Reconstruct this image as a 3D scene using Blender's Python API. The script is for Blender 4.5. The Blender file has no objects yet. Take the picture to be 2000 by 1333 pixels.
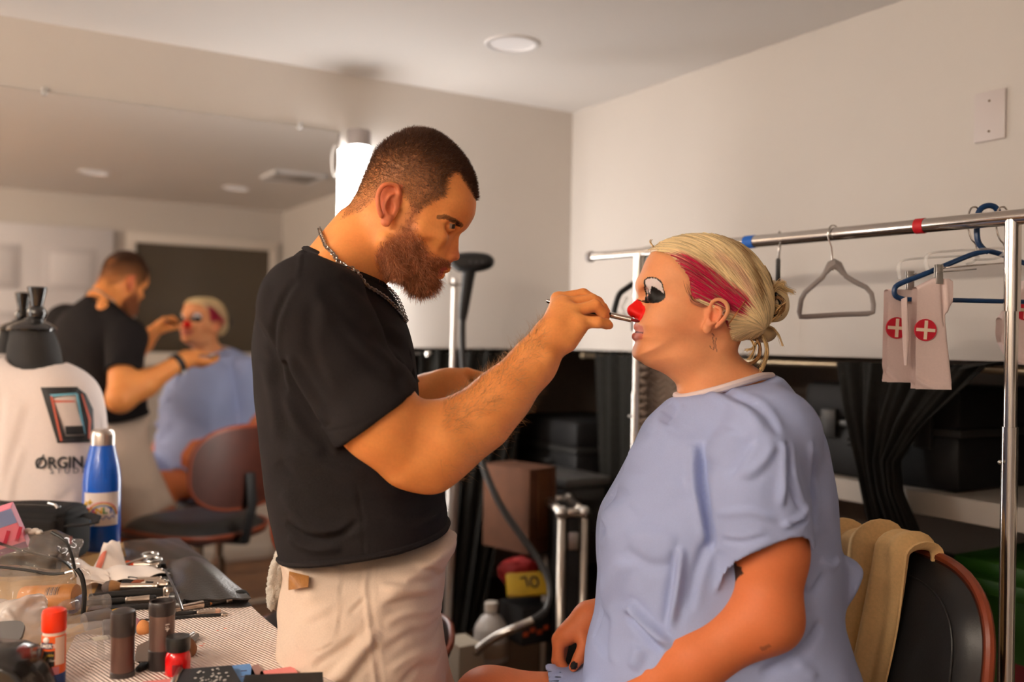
import bpy, bmesh, math, random
import numpy as np
from mathutils import Vector, Matrix, Euler
random.seed(7); RNG = np.random.default_rng(7)
SC = bpy.context.scene
COL = SC.collection
# ------------------------------------------------------------------ camera
# world: X = to the right of the camera, Y = away from it, Z = up; the room is turned by ROOM_A
FPX, ROLL, CZ = 1850.0, math.radians(0.9), 1.43
cam_d = bpy.data.cameras.new('camera'); cam = bpy.data.objects.new('camera', cam_d); COL.objects.link(cam)
cam_d.sensor_width = 36.0; cam_d.lens = 36.0 * FPX / 2000.0
cam_d.clip_start = 0.02; cam_d.clip_end = 60
cam.location = (0, 0, CZ)
cam.rotation_euler = (Euler((math.pi/2, 0, 0)).to_matrix() @ Matrix.Rotation(ROLL, 3, 'Z')).to_euler()
cam_d.dof.use_dof = True; cam_d.dof.focus_distance = 1.56; cam_d.dof.aperture_fstop = 2.0
SC.camera = cam
# ------------------------------------------------------------------ world, exposure
w = bpy.data.worlds.new('world'); SC.world = w; w.use_nodes = True
w.node_tree.nodes['Background'].inputs[0].default_value = (0.9, 0.75, 0.6, 1)
w.node_tree.nodes['Background'].inputs[1].default_value = 0.0
SC.view_settings.view_transform = 'Standard'; SC.view_settings.look = 'None'
SC.view_settings.exposure = 0.12; SC.view_settings.gamma = 1.0
SC.view_settings.use_curve_mapping = False
SC.cycles.use_denoising = True
SC.cycles.max_bounces = 7; SC.cycles.diffuse_bounces = 4; SC.cycles.glossy_bounces = 4
SC.cycles.transmission_bounces = 6; SC.cycles.transparent_max_bounces = 8
SC.cycles.caustics_reflective = False; SC.cycles.caustics_refractive = False
SC.cycles.sample_clamp_indirect = 6.0
TUBE_E = 19.0          # emission strength of the vanity tubes
TUBE_C = (1.0, 0.97, 0.94)
WARM_C = (1.0, 0.875, 0.73); STRIP_E = 86.0   # assumed strip lights, out of view left of the camera, added for side light
# ------------------------------------------------------------------ frames
ROOM_A = math.radians(31.6)
CA, SA = math.cos(ROOM_A), math.sin(ROOM_A)
RX, RY, CEIL = 1.95, 2.78, 2.25       # right wall, mirror wall (room frame), ceiling height
def rw(x, y, z):                       # room frame -> world
    return Vector((CA*x - SA*y, SA*x + CA*y, z))
def W(px, py, t):                      # photo pixel at depth t -> world
    dx, dy = px - 1000.0, py - 666.5
    c, s = math.cos(ROLL), math.sin(ROLL)
    return Vector(((dx*c + dy*s)/FPX*t, t, CZ - (-dx*s + dy*c)/FPX*t))
def wr(v):                             # world -> room frame
    return Vector((CA*v.x + SA*v.y, -SA*v.x + CA*v.y, v.z))
def Wr(px, py, t): return wr(W(px, py, t))
def Wz(px, py, z):                     # the point of height z seen at a pixel
    d = W(px, py, 1.0); return Vector((d.x, 1.0, d.z - CZ)) * ((z - CZ)/(d.z - CZ)) + Vector((0, 0, CZ))
RM = Matrix.Rotation(ROOM_A, 4, 'Z')   # room-frame rotation for objects built in room axes
# ------------------------------------------------------------------ materials
MATS = {}
def mat(name, col=(0.5, 0.5, 0.5), rough=0.6, metal=0.0, noise=0.0, nscale=40.0, bump=0.0, bscale=200.0,
        spec=0.5, sss=0.0, trans=0.0, emit=None, estr=0.0, attr=None, alpha=1.0, sheen=0.0, coat=0.0, ior=1.45, col2=None, thin=False):
    if name in MATS: return MATS[name]
    m = bpy.data.materials.new(name); m.use_nodes = True; MATS[name] = m
    nt = m.node_tree; n = nt.nodes; l = nt.links
    b = n['Principled BSDF']
    b.inputs['Base Color'].default_value = (*col, 1); b.inputs['Roughness'].default_value = rough
    b.inputs['Metallic'].default_value = metal; b.inputs['Specular IOR Level'].default_value = spec
    b.inputs['Transmission Weight'].default_value = trans; b.inputs['Alpha'].default_value = alpha
    b.inputs['Sheen Weight'].default_value = sheen; b.inputs['Coat Weight'].default_value = coat; b.inputs['IOR'].default_value = ior
    if sss:
        b.inputs['Subsurface Weight'].default_value = sss
        b.inputs['Subsurface Radius'].default_value = (1.0, 0.35, 0.2); b.inputs['Subsurface Scale'].default_value = 0.006
    if emit:
        b.inputs['Emission Color'].default_value = (*emit, 1); b.inputs['Emission Strength'].default_value = estr
    tc = n.new('ShaderNodeTexCoord')
    src = None
    if attr:
        a = n.new('ShaderNodeAttribute'); a.attribute_name = attr; src = a.outputs['Color']
    if noise > 0 or col2:
        t = n.new('ShaderNodeTexNoise'); t.inputs['Scale'].default_value = nscale; t.inputs['Detail'].default_value = 4
        l.new(tc.outputs['Object'], t.inputs['Vector'])
        mx = n.new('ShaderNodeMix'); mx.data_type = 'RGBA'
        if col2:
            rp = n.new('ShaderNodeMapRange'); rp.inputs[1].default_value = 0.35; rp.inputs[2].default_value = 0.65
            l.new(t.outputs[0], rp.inputs[0]); l.new(rp.outputs[0], mx.inputs[0])
            mx.inputs[6].default_value = (*col, 1); mx.inputs[7].default_value = (*col2, 1)
        else:
            mx.blend_type = 'MULTIPLY'; mx.inputs[0].default_value = 1.0
            rp = n.new('ShaderNodeMapRange'); rp.inputs[1].default_value = 0.25; rp.inputs[2].default_value = 0.75
            rp.inputs[3].default_value = 1 - noise; rp.inputs[4].default_value = 1 + noise*0.6
            l.new(t.outputs[0], rp.inputs[0])
            cmb = n.new('ShaderNodeCombineColor')
            for i in range(3): l.new(rp.outputs[0], cmb.inputs[i])
            if src: l.new(src, mx.inputs[6])
            else: mx.inputs[6].default_value = (*col, 1)
            l.new(cmb.outputs[0], mx.inputs[7])
        src = mx.outputs[2]
    if src: l.new(src, b.inputs['Base Color'])
    if bump > 0:
        t2 = n.new('ShaderNodeTexNoise'); t2.inputs['Scale'].default_value = bscale; t2.inputs['Detail'].default_value = 3
        l.new(tc.outputs['Object'], t2.inputs['Vector'])
        bp = n.new('ShaderNodeBump'); bp.inputs['Strength'].default_value = bump; bp.inputs['Distance'].default_value = 0.002
        l.new(t2.outputs[0], bp.inputs['Height']); l.new(bp.outputs[0], b.inputs['Normal'])
    return m
def srgb(r, g, b):
    f = lambda v: (v/255/12.92 if v/255 <= 0.04045 else ((v/255+0.055)/1.055)**2.4)
    return (f(r), f(g), f(b))
# ------------------------------------------------------------------ objects
def empty(name, label=None, cat=None, group=None, loc=(0, 0, 0), rot=None):
    o = bpy.data.objects.new(name, None); COL.objects.link(o); o.location = loc; o.empty_display_size = 0.05
    if rot is not None: o.rotation_euler = rot
    if label: tag(o, label, cat, group)
    return o
def tag(o, label=None, cat=None, group=None, kind=None):
    if label: o['label'] = label
    if cat: o['category'] = cat
    if group: o['group'] = group
    if kind: o['kind'] = kind
    return o
def link(name, me, m=None, parent=None, smooth=True):
    o = bpy.data.objects.new(name, me); COL.objects.link(o)
    if m is not None: me.materials.append(m)
    if smooth and len(me.polygons): me.polygons.foreach_set('use_smooth', np.ones(len(me.polygons), dtype=bool))
    if parent is not None: o.parent = parent; o.matrix_parent_inverse = parent.matrix_basis.inverted()
    return o
def mesh_np(name, V, F, nper=4):
    me = bpy.data.meshes.new(name); V = np.asarray(V, dtype=np.float32); F = np.asarray(F, dtype=np.int32)
    me.vertices.add(len(V)); me.vertices.foreach_set('co', V.ravel())
    me.loops.add(F.size); me.loops.foreach_set('vertex_index', F.ravel())
    me.polygons.add(len(F)); me.polygons.foreach_set('loop_start', np.arange(0, F.size, nper, dtype=np.int32))
    me.update(calc_edges=True); return me
class MB:                               # mesh builder; every shape is given in the frame M
    def __init__(self, M=None): self.v = []; self.f = []; self.M = M or Matrix.Identity(4)
    def add(self, vs, fs, M=None):
        k = len(self.v); M = self.M @ M if M is not None else self.M
        self.v += [tuple(M @ Vector(p)) for p in vs]; self.f += [tuple(i+k for i in q) for q in fs]; return self
    def box(self, c, s, M=None, bev=0.0):
        x, y, z = s[0]/2, s[1]/2, s[2]/2
        if bev > 0:
            bm = bmesh.new(); bmesh.ops.create_cube(bm, size=1.0)
            for v in bm.verts: v.co = Vector((v.co.x*s[0], v.co.y*s[1], v.co.z*s[2]))
            bmesh.ops.bevel(bm, geom=bm.edges[:], offset=min(bev, min(s)*0.45), segments=2, affect='EDGES', profile=0.5)
            vs = [(v.co.x+c[0], v.co.y+c[1], v.co.z+c[2]) for v in bm.verts]; fs = [tuple(v.index for v in f.verts) for f in bm.faces]
            bm.free(); return self.add(vs, fs, M)
        vs = [(c[0]+i*x, c[1]+j*y, c[2]+k*z) for i in (-1, 1) for j in (-1, 1) for k in (-1, 1)]
        return self.add(vs, [(0,1,3,2),(4,6,7,5),(0,4,5,1),(2,3,7,6),(0,2,6,4),(1,5,7,3)], M)
    def tube(self, pts, r, n=10, cap=True, closed=False, M=None, flat=1.0, up=None):
        pts = [Vector(p) for p in pts]; m = len(pts)
        rs = r if isinstance(r, (list, tuple)) else [r]*m
        vs, fs = [], []; prev = None
        for i in range(m):
            if closed: d = pts[(i+1) % m] - pts[i-1]
            else: d = pts[min(i+1, m-1)] - pts[max(i-1, 0)]
            d.normalize()
            if prev is None:
                a = Vector(up) if up else (Vector((0, 0, 1)) if abs(d.z) < 0.9 else Vector((1, 0, 0)))
                u = (a - d*a.dot(d)).normalized()
            else: u = (prev - d*prev.dot(d)).normalized()
            prev = u; w_ = d.cross(u)
            for k in range(n):
                a = 2*math.pi*k/n; vs.append(pts[i] + (u*math.cos(a)*flat + w_*math.sin(a))*rs[i])
        for i in range(m if closed else m-1):
            j = (i+1) % m
            for k in range(n): fs.append((i*n+k, i*n+(k+1) % n, j*n+(k+1) % n, j*n+k))
        if cap and not closed: fs.append(tuple(range(n-1, -1, -1))); fs.append(tuple((m-1)*n+k for k in range(n)))
        return self.add(vs, fs, M)
    def lathe(self, prof, n=28, M=None, cap=True):          # prof: (r, z)
        vs = [(r*math.cos(2*math.pi*k/n), r*math.sin(2*math.pi*k/n), z) for r, z in prof for k in range(n)]
        fs = [(i*n+k, i*n+(k+1) % n, (i+1)*n+(k+1) % n, (i+1)*n+k) for i in range(len(prof)-1) for k in range(n)]
        if cap: fs.append(tuple(range(n-1, -1, -1))); fs.append(tuple((len(prof)-1)*n+k for k in range(n)))
        return self.add(vs, fs, M)
    def prism(self, poly, z0, z1, M=None):                  # poly in xy, extruded in z
        n = len(poly); vs = [(x, y, z0) for x, y in poly] + [(x, y, z1) for x, y in poly]
        fs = [tuple(range(n-1, -1, -1)), tuple(range(n, 2*n))] + [(k, (k+1) % n, n+(k+1) % n, n+k) for k in range(n)]
        return self.add(vs, fs, M)
    def grid(self, fn, nu, nv, M=None, closed_u=False):     # fn(u, v) -> point
        vs = [fn(i/(nu if closed_u else nu-1), j/(nv-1)) for j in range(nv) for i in range(nu)]
        fs = []
        for j in range(nv-1):
            for i in range(nu if closed_u else nu-1): fs.append((j*nu+i, j*nu+(i+1) % nu, (j+1)*nu+(i+1) % nu, (j+1)*nu+i))
        return self.add(vs, fs, M)
    def ball(self, c, r, n=16, m=10, M=None):
        r = r if isinstance(r, (tuple, list)) else (r, r, r)
        vs = [(c[0]+r[0]*math.sin(math.pi*j/m)*math.cos(2*math.pi*i/n), c[1]+r[1]*math.sin(math.pi*j/m)*math.sin(2*math.pi*i/n), c[2]+r[2]*math.cos(math.pi*j/m)) for j in range(m+1) for i in range(n)]
        fs = [(j*n+i, (j+1)*n+i, (j+1)*n+(i+1) % n, j*n+(i+1) % n) for j in range(m) for i in range(n)]
        return self.add(vs, fs, M)
    def build(self, name, m=None, parent=None, smooth=True, sharp=35, solid=0.0):
        me = bpy.data.meshes.new(name); me.from_pydata(self.v, [], self.f); me.update()
        bm = bmesh.new(); bm.from_mesh(me)
        bmesh.ops.remove_doubles(bm, verts=bm.verts, dist=1e-6)
        bmesh.ops.recalc_face_normals(bm, faces=bm.faces)
        if solid: bmesh.ops.solidify(bm, geom=bm.faces[:], thickness=solid)
        if smooth and sharp:
            for e in bm.edges:
                if len(e.link_faces) == 2 and e.calc_face_angle(0) > math.radians(sharp): e.smooth = False
        bm.to_mesh(me); bm.free()
        return link(name, me, m, parent, smooth)
def frame(o, x=None, y=None, z=None):    # matrix with origin o and (partly given) axes
    if z is not None and x is not None:
        z = Vector(z).normalized(); x = Vector(x); x = (x - z*x.dot(z)).normalized(); y = z.cross(x)
    elif z is not None:
        z = Vector(z).normalized(); a = Vector((1, 0, 0)) if abs(z.x) < 0.9 else Vector((0, 1, 0)); x = (a - z*a.dot(z)).normalized(); y = z.cross(x)
    else:
        x = Vector(x).normalized(); y = Vector(y); y = (y - x*y.dot(x)).normalized(); z = x.cross(y)
    m = Matrix((x, y, z)).transposed().to_4x4(); m.translation = Vector(o); return m
def spline(pts, n=8, closed=False):      # Catmull-Rom through points
    P = np.asarray([list(p) for p in pts], dtype=float); out = []; m = len(P)
    rng = range(m) if closed else range(m-1)
    for i in rng:
        if closed: p0, p1, p2, p3 = P[i-1], P[i], P[(i+1) % m], P[(i+2) % m]
        else: p0, p1, p2, p3 = P[max(i-1, 0)], P[i], P[i+1], P[min(i+2, m-1)]
        for k in range(n):
            t = k/n; out.append(0.5*((2*p1) + (-p0+p2)*t + (2*p0-5*p1+4*p2-p3)*t*t + (-p0+3*p1-3*p2+p3)*t**3))
    if not closed: out.append(P[-1])
    return np.array(out)
# ------------------------------------------------------------------ implicit surfaces
def smin(a, b, k):
    if k <= 0: return np.minimum(a, b)
    h = np.clip(0.5 + 0.5*(b-a)/k, 0, 1); return b*(1-h) + a*h - k*h*(1-h)
class Node:
    def __init__(s, lo, hi, fn): s.lo = np.asarray(lo, float); s.hi = np.asarray(hi, float); s.fn = fn
def cone(a, b, ra, rb, flat=None):       # round cone; flat=(axis, factor) squeezes it
    a = np.array(a, float); b = np.array(b, float); R = max(ra, rb)
    ba = b - a; L2 = ba @ ba
    def fn(P):
        pa = P - a
        if flat is not None:
            ax = np.array(flat[0], float); ax /= np.linalg.norm(ax)
            s = (pa @ ax); pa = pa + np.outer(s*(1/flat[1]-1), ax)
        h = np.clip((pa @ ba)/L2, 0, 1)
        return (np.linalg.norm(pa - h[:, None]*ba, axis=1) - (ra + (rb-ra)*h))
    return Node(np.minimum(a, b)-R*1.3, np.maximum(a, b)+R*1.3, fn)
def ell(c, r, rot=None):
    c = np.array(c, float); r = np.array(r, float)
    Rm = np.array(rot) if rot is not None else None
    def fn(P):
        q = P - c
        if Rm is not None: q = q @ Rm
        k0 = np.linalg.norm(q/r, axis=1); k1 = np.linalg.norm(q/(r*r), axis=1)
        return k0*(k0-1)/np.maximum(k1, 1e-9)
    m = r.max()
    return Node(c-m, c+m, fn)
def chain(pts, rs, k=0.003):
    return U(k, *[cone(pts[i], pts[i+1], rs[i], rs[i+1]) for i in range(len(pts)-1)])
MARG = 0.024
def U(k, *nodes):
    lo = np.min([n.lo for n in nodes], axis=0); hi = np.max([n.hi for n in nodes], axis=0)
    def fn(P):
        d = np.full(len(P), 0.09); pl, ph = P.min(0), P.max(0)
        for n in nodes:
            if (n.lo-MARG > ph).any() or (n.hi+MARG < pl).any(): continue
            ix = np.nonzero(((P > n.lo-MARG) & (P < n.hi+MARG)).all(axis=1))[0]
            if len(ix): d[ix] = smin(d[ix], n.fn(P[ix]), k)
        return d
    return Node(lo, hi, fn)
def SUB(k, a, *cut):                      # a minus each cut, smooth
    def fn(P):
        d = a.fn(P); pl, ph = P.min(0), P.max(0)
        for n in cut:
            if (n.lo-MARG > ph).any() or (n.hi+MARG < pl).any(): continue
            ix = np.nonzero(((P > n.lo-MARG) & (P < n.hi+MARG)).all(axis=1))[0]
            if len(ix): d[ix] = -smin(-d[ix], n.fn(P[ix]), k)
        return d
    return Node(a.lo, a.hi, fn)
def CUT(a, *planes, k=0.002):             # planes: (point, outward normal): keep the inside
    pl = [(np.array(p, float), np.array(n, float)/np.linalg.norm(n)) for p, n in planes]
    def fn(P):
        d = a.fn(P)
        for p, n in pl: d = -smin(-d, -((P-p) @ n), k)
        return d
    return Node(a.lo, a.hi, fn)
def OFF(a, o):
    return Node(a.lo-abs(o), a.hi+abs(o), lambda P: a.fn(P) - o)
class Sil:                                # a closed outline in the plane Y = t, with signed distance (inside > 0)
    def __init__(s, px, t, smooth=4, res=0.0015, pad=0.05, raw=False):
        s.t = t
        P = np.array(px, float) if raw else np.array([[W(x, y, t).x, W(x, y, t).z] for x, y in px])
        if smooth: P = spline(P, smooth, True)
        s.P = P; s.lo = P.min(0)-pad; s.hi = P.max(0)+pad; s.res = res
        nx, nz = (np.ceil((s.hi-s.lo)/res).astype(int)+1)
        X, Z = np.meshgrid(s.lo[0]+np.arange(nx)*res, s.lo[1]+np.arange(nz)*res, indexing='ij')
        d2 = np.full(X.shape, 1e9); ins = np.zeros(X.shape, bool)
        for i in range(len(P)):
            a, b = P[i], P[(i+1) % len(P)]; e = b-a; wx, wz = X-a[0], Z-a[1]
            h = np.clip((wx*e[0]+wz*e[1])/(e@e+1e-12), 0, 1)
            d2 = np.minimum(d2, (wx-e[0]*h)**2 + (wz-e[1]*h)**2)
            c1 = (a[1] <= Z) != (b[1] <= Z)
            with np.errstate(divide='ignore', invalid='ignore'):
                xi = a[0] + (Z-a[1])/(b[1]-a[1])*(b[0]-a[0])
            ins ^= c1 & (X < xi)
        s.G = np.where(ins, np.sqrt(d2), -np.sqrt(d2)); s.n = (nx, nz)
    def __call__(s, x, z):
        u = np.clip((x-s.lo[0])/s.res, 0, s.n[0]-1.001); v = np.clip((z-s.lo[1])/s.res, 0, s.n[1]-1.001)
        i = u.astype(int); j = v.astype(int); u = u-i; v = v-j; G = s.G
        return (G[i, j]*(1-u) + G[i+1, j]*u)*(1-v) + (G[i, j+1]*(1-u) + G[i+1, j+1]*u)*v
def lut(zs, vs):                          # piecewise-linear function of Z given as photo rows
    zs = np.array(zs, float); vs = np.array(vs, float); o = np.argsort(zs); zs, vs = zs[o], vs[o]
    return lambda z: np.interp(z, zs, vs)
def inflate(sil, Wd, D, yc=None, p=2.0, wmax=0.25):
    # Wd(x,z) half thickness, D rounding depth, yc(x,z) centre depth
    yc = yc or (lambda x, z: sil.t)
    def fn(P):
        x, y, z = P[:, 0], P[:, 1], P[:, 2]
        d = sil(x, z); w_ = Wd(x, z)
        u = np.maximum(1-d/D, 0); v = np.abs(y-yc(x, z))/w_
        return ((u**p + v**p)**(1/p) - 1)*np.minimum(D, w_)
    return Node((sil.lo[0]+0.05, sil.t-wmax, sil.lo[1]+0.05), (sil.hi[0]-0.05, sil.t+wmax, sil.hi[1]-0.05), fn)
def nets(node, h, lo=None, hi=None, blk=6):
    lo = np.array(node.lo if lo is None else lo, float) - 3*h; hi = np.array(node.hi if hi is None else hi, float) + 3*h
    H = h*blk; nb = np.ceil((hi-lo)/H).astype(int)
    c = np.stack(np.meshgrid(*[lo[a]+(np.arange(nb[a])+0.5)*H for a in range(3)], indexing='ij'), -1).reshape(-1, 3)
    fc = np.concatenate([node.fn(q) for q in np.array_split(c, max(1, len(c)//400000))])
    act = np.abs(fc) < 1.5*H
    big = np.where(fc < 0, -1.0, 1.0).astype(np.float32).reshape(nb)
    A = np.repeat(np.repeat(np.repeat(big, blk, 0), blk, 1), blk, 2)
    ai = np.argwhere(act.reshape(nb))
    off = np.stack(np.meshgrid(*[np.arange(blk)]*3, indexing='ij'), -1).reshape(-1, 3)
    ai = ai[np.lexsort((ai[:, 2]//7, ai[:, 1]//7, ai[:, 0]//7))]
    for ch in np.array_split(ai, max(1, len(ai)//350)):
        g = (ch[:, None, :]*blk + off[None]).reshape(-1, 3)
        A[g[:, 0], g[:, 1], g[:, 2]] = node.fn(lo + (g+0.5)*h)
    ins = A < 0
    s = np.zeros(tuple(np.array(A.shape)-1), np.uint8)
    for i in (0, 1):
        for j in (0, 1):
            for k in (0, 1): s += ins[i:i+s.shape[0], j:j+s.shape[1], k:k+s.shape[2]]
    cells = np.argwhere((s > 0) & (s < 8))
    idx = np.full(s.shape, -1, np.int32); idx[cells[:, 0], cells[:, 1], cells[:, 2]] = np.arange(len(cells))
    cr = np.array([(i, j, k) for i in (0, 1) for j in (0, 1) for k in (0, 1)])
    val = np.stack([A[cells[:, 0]+a, cells[:, 1]+b, cells[:, 2]+c_] for a, b, c_ in cr], 1).astype(float)
    acc = np.zeros((len(cells), 3)); cnt = np.zeros(len(cells))
    for p in range(8):
        for q in range(p+1, 8):
            if np.abs(cr[p]-cr[q]).sum() != 1: continue
            va, vb = val[:, p], val[:, q]; m = (va < 0) != (vb < 0)
            t = va[m]/(va[m]-vb[m]); acc[m] += cr[p] + t[:, None]*(cr[q]-cr[p]); cnt[m] += 1
    V = lo + (cells + acc/cnt[:, None] + 0.5)*h
    F = []
    for ax in range(3):
        b, c_ = (ax+1) % 3, (ax+2) % 3
        sl = [slice(None)]*3; s2 = [slice(None)]*3; sl[ax] = slice(0, -1); s2[ax] = slice(1, None)
        e = np.argwhere(ins[tuple(sl)] != ins[tuple(s2)])
        e = e[(e[:, b] > 0) & (e[:, c_] > 0) & (e[:, b] < A.shape[b]-1) & (e[:, c_] < A.shape[c_]-1)]
        flip = ins[e[:, 0], e[:, 1], e[:, 2]]
        def cell(db, dc):
            q = e.copy(); q[:, b] -= db; q[:, c_] -= dc; return idx[q[:, 0], q[:, 1], q[:, 2]]
        q = np.stack([cell(1, 1), cell(0, 1), cell(0, 0), cell(1, 0)], 1)
        q[~flip] = q[~flip][:, ::-1]; F.append(q)
    F = np.concatenate(F); F = F[(F >= 0).all(1)]
    return V, F
def grad(node, V, e=0.0008):
    g = np.stack([node.fn(V+np.eye(3)[a]*e)-node.fn(V-np.eye(3)[a]*e) for a in range(3)], 1)
    return g/np.maximum(np.linalg.norm(g, axis=1), 1e-9)[:, None]
def snap(node, V, n=1):                   # pull the vertices onto the surface
    for _ in range(n):
        g = grad(node, V); V = V - g*np.clip(node.fn(V), -0.001, 0.001)[:, None]
    return V
def vnormals(V, F):
    n = np.cross(V[F[:, 2]]-V[F[:, 0]], V[F[:, 3]]-V[F[:, 1]]); N = np.zeros_like(V)
    for i in range(4): np.add.at(N, F[:, i], n)
    return N/np.maximum(np.linalg.norm(N, axis=1), 1e-12)[:, None]
def laplace(V, F, it=1, lam=0.5):
    for _ in range(it):
        S = np.zeros_like(V); C = np.zeros(len(V))
        for i in range(4):
            for j in ((i+1) % 4, (i+3) % 4): np.add.at(S, F[:, i], V[F[:, j]]); np.add.at(C, F[:, i], 1)
        V = V + lam*(S/np.maximum(C, 1)[:, None] - V)
    return V
def join(parts):                          # [(V, F, C)] -> one
    V, F, C, k = [], [], [], 0
    for v, f, c in parts: V.append(v); F.append(f+k); C.append(c); k += len(v)
    return np.concatenate(V), np.concatenate(F), np.concatenate(C)
def set_col(me, C, name='Col'):
    a = me.color_attributes.new(name, 'FLOAT_COLOR', 'POINT')
    a.data.foreach_set('color', np.concatenate([C, np.ones((len(C), 1))], 1).astype(np.float32).ravel())
def pix(V):                               # world -> photo pixel (for tracing painted marks onto the real surface)
    dx = V[:, 0]/V[:, 1]*FPX; dy = (CZ - V[:, 2])/V[:, 1]*FPX; c, s = math.cos(ROLL), math.sin(ROLL)
    return np.stack([dx*c - dy*s + 1000, dx*s + dy*c + 666.5], 1)
def inpoly(P, poly):
    x, y = P[:, 0], P[:, 1]; ins = np.zeros(len(P), bool); n = len(poly)
    for i in range(n):
        (x0, y0), (x1, y1) = poly[i], poly[(i+1) % n]
        if y0 == y1: continue
        ins ^= ((y0 <= y) != (y1 <= y)) & (x < x0 + (y-y0)/(y1-y0)*(x1-x0))
    return ins
def segdist(P, line):                     # distance from points to a polyline (2-D)
    d = np.full(len(P), 1e9)
    for i in range(len(line)-1):
        a = np.array(line[i], float); e = np.array(line[i+1], float)-a; w_ = P-a
        h = np.clip((w_@e)/(e@e+1e-12), 0, 1); d = np.minimum(d, np.linalg.norm(w_-h[:, None]*e, axis=1))
    return d
def ribbons(S, wd, up=None):              # S: (n, m, 3) strand points -> camera-agnostic thin 3-sided strands
    n, m, _ = S.shape; T = np.gradient(S, axis=1); T /= np.maximum(np.linalg.norm(T, axis=2), 1e-9)[:, :, None]
    a = RNG.normal(size=(n, 1, 3)) if up is None else up
    u = np.cross(T, np.broadcast_to(a, T.shape)); u /= np.maximum(np.linalg.norm(u, axis=2), 1e-9)[:, :, None]; v = np.cross(T, u)
    taper = np.linspace(1, 0.15, m)[None, :, None]**0.7; wv = np.asarray(wd).reshape(-1, 1, 1)*taper
    ring = np.stack([S + wv*(u*math.cos(t_)+v*math.sin(t_)) for t_ in (0, 2.094, 4.189)], 2).reshape(-1, 3)
    base = (np.arange(n)[:, None]*m + np.arange(m-1)[None])*3
    Fs = []
    for k in range(3):
        k2 = (k+1) % 3; Fs.append(np.stack([base+k, base+k2, base+3+k2, base+3+k], -1).reshape(-1, 4))
    return ring, np.concatenate(Fs)

def fold(V, N, q, line, amp, wd, mask=None):     # a crease along a traced line (q: side-on pixel coordinates): a ridge leaning over a valley
    L = spline(line, 6) if len(line) > 2 else np.array(line, float)
    b = (q[:, 0] > L[:, 0].min()-3*wd) & (q[:, 0] < L[:, 0].max()+3*wd) & (q[:, 1] > L[:, 1].min()-3*wd) & (q[:, 1] < L[:, 1].max()+3*wd)
    if mask is not None: b &= mask
    ix = np.nonzero(b)[0]
    if not len(ix): return
    P = q[ix]; d = np.full(len(ix), 1e9); sg = np.ones(len(ix)); hh = np.zeros(len(ix)); n = len(L)-1
    for i in range(n):
        a = L[i]; e = L[i+1]-a; w_ = P-a; h = np.clip((w_@e)/(e@e+1e-12), 0, 1); di = np.linalg.norm(w_-h[:, None]*e, axis=1)
        m = di < d; d[m] = di[m]; sg[m] = np.sign(e[0]*w_[m, 1]-e[1]*w_[m, 0]); hh[m] = (i+h[m])/n
    s = sg*d/wd; end = np.clip(np.minimum(hh, 1-hh)*5, 0, 1)**0.7 if wd > 3 else 1.0
    V[ix] += N[ix]*(amp*end*(0.45*np.exp(-s*s)+0.95*s*np.exp(-s*s*0.8)))[:, None]
def wav(V, f, ph=(0, 0, 0)): return np.sin(V[:, 0]*f[0]+ph[0])*np.sin(V[:, 1]*f[1]+ph[1])*np.sin(V[:, 2]*f[2]+ph[2])
# ------------------------------------------------------------------ setting
def st(o, label=None):
    o['kind'] = 'structure'
    if label: o['label'] = label
    return o
WALL = mat('wall_paint', (0.605, 0.555, 0.51), 0.75, noise=0.03, nscale=3, bump=0.06, bscale=300)
CEILM = mat('ceiling_paint', (0.77, 0.735, 0.705), 0.85, noise=0.02, nscale=2)
WHITE = mat('white_gloss_paint', (0.74, 0.72, 0.72), 0.4)
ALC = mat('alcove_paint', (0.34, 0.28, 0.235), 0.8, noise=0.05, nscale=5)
LIN = 1.403                               # lintel of the storage alcove
st(MB(RM).box(((1.33-1.7)/2, RY+0.05, CEIL/2), (1.33+1.7, 0.1, CEIL)).box(((1.33+2.05)/2, RY+0.05, (LIN+CEIL)/2), (0.72, 0.1, CEIL-LIN)).build('wall_left', WALL, smooth=False), 'beige painted wall that carries the mirror')
st(MB(RM).box((RX+0.05, (RY-0.6)/2, (LIN+CEIL)/2), (0.1, RY+0.6, CEIL-LIN)).box((RX+0.05, -0.2, LIN/2), (0.1, 0.8, LIN)).build('wall_right', WALL, smooth=False), 'pale wall over the storage alcove')
st(MB(RM).box((0.175, -0.55, CEIL/2), (3.75, 0.1, CEIL)).build('wall_back', WALL, smooth=False), 'wall behind the camera, seen in the mirror')
st(MB(RM).box((-1.65, 1.1, CEIL/2), (0.1, 3.4, CEIL)).build('wall_end', WALL, smooth=False))
st(MB(RM).box((0.5, 1.45, CEIL+0.03), (4.4, 4.2, 0.06)).build('ceiling', CEILM, smooth=False), 'plain white ceiling')
fl = st(empty('floor')); fl['label'] = 'reddish brown plank floor'
st(MB(RM).box((0.5, 1.45, -0.03), (4.4, 4.2, 0.05)).build('subfloor', mat('subfloor', (0.05, 0.03, 0.02), 0.8), fl, smooth=False))
PL = [mat('floor_wood_%d' % i, c, 0.35, noise=0.25, nscale=14) for i, c in enumerate([(0.17, 0.075, 0.03), (0.21, 0.095, 0.04), (0.14, 0.06, 0.024)])]
pm = {}
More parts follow.
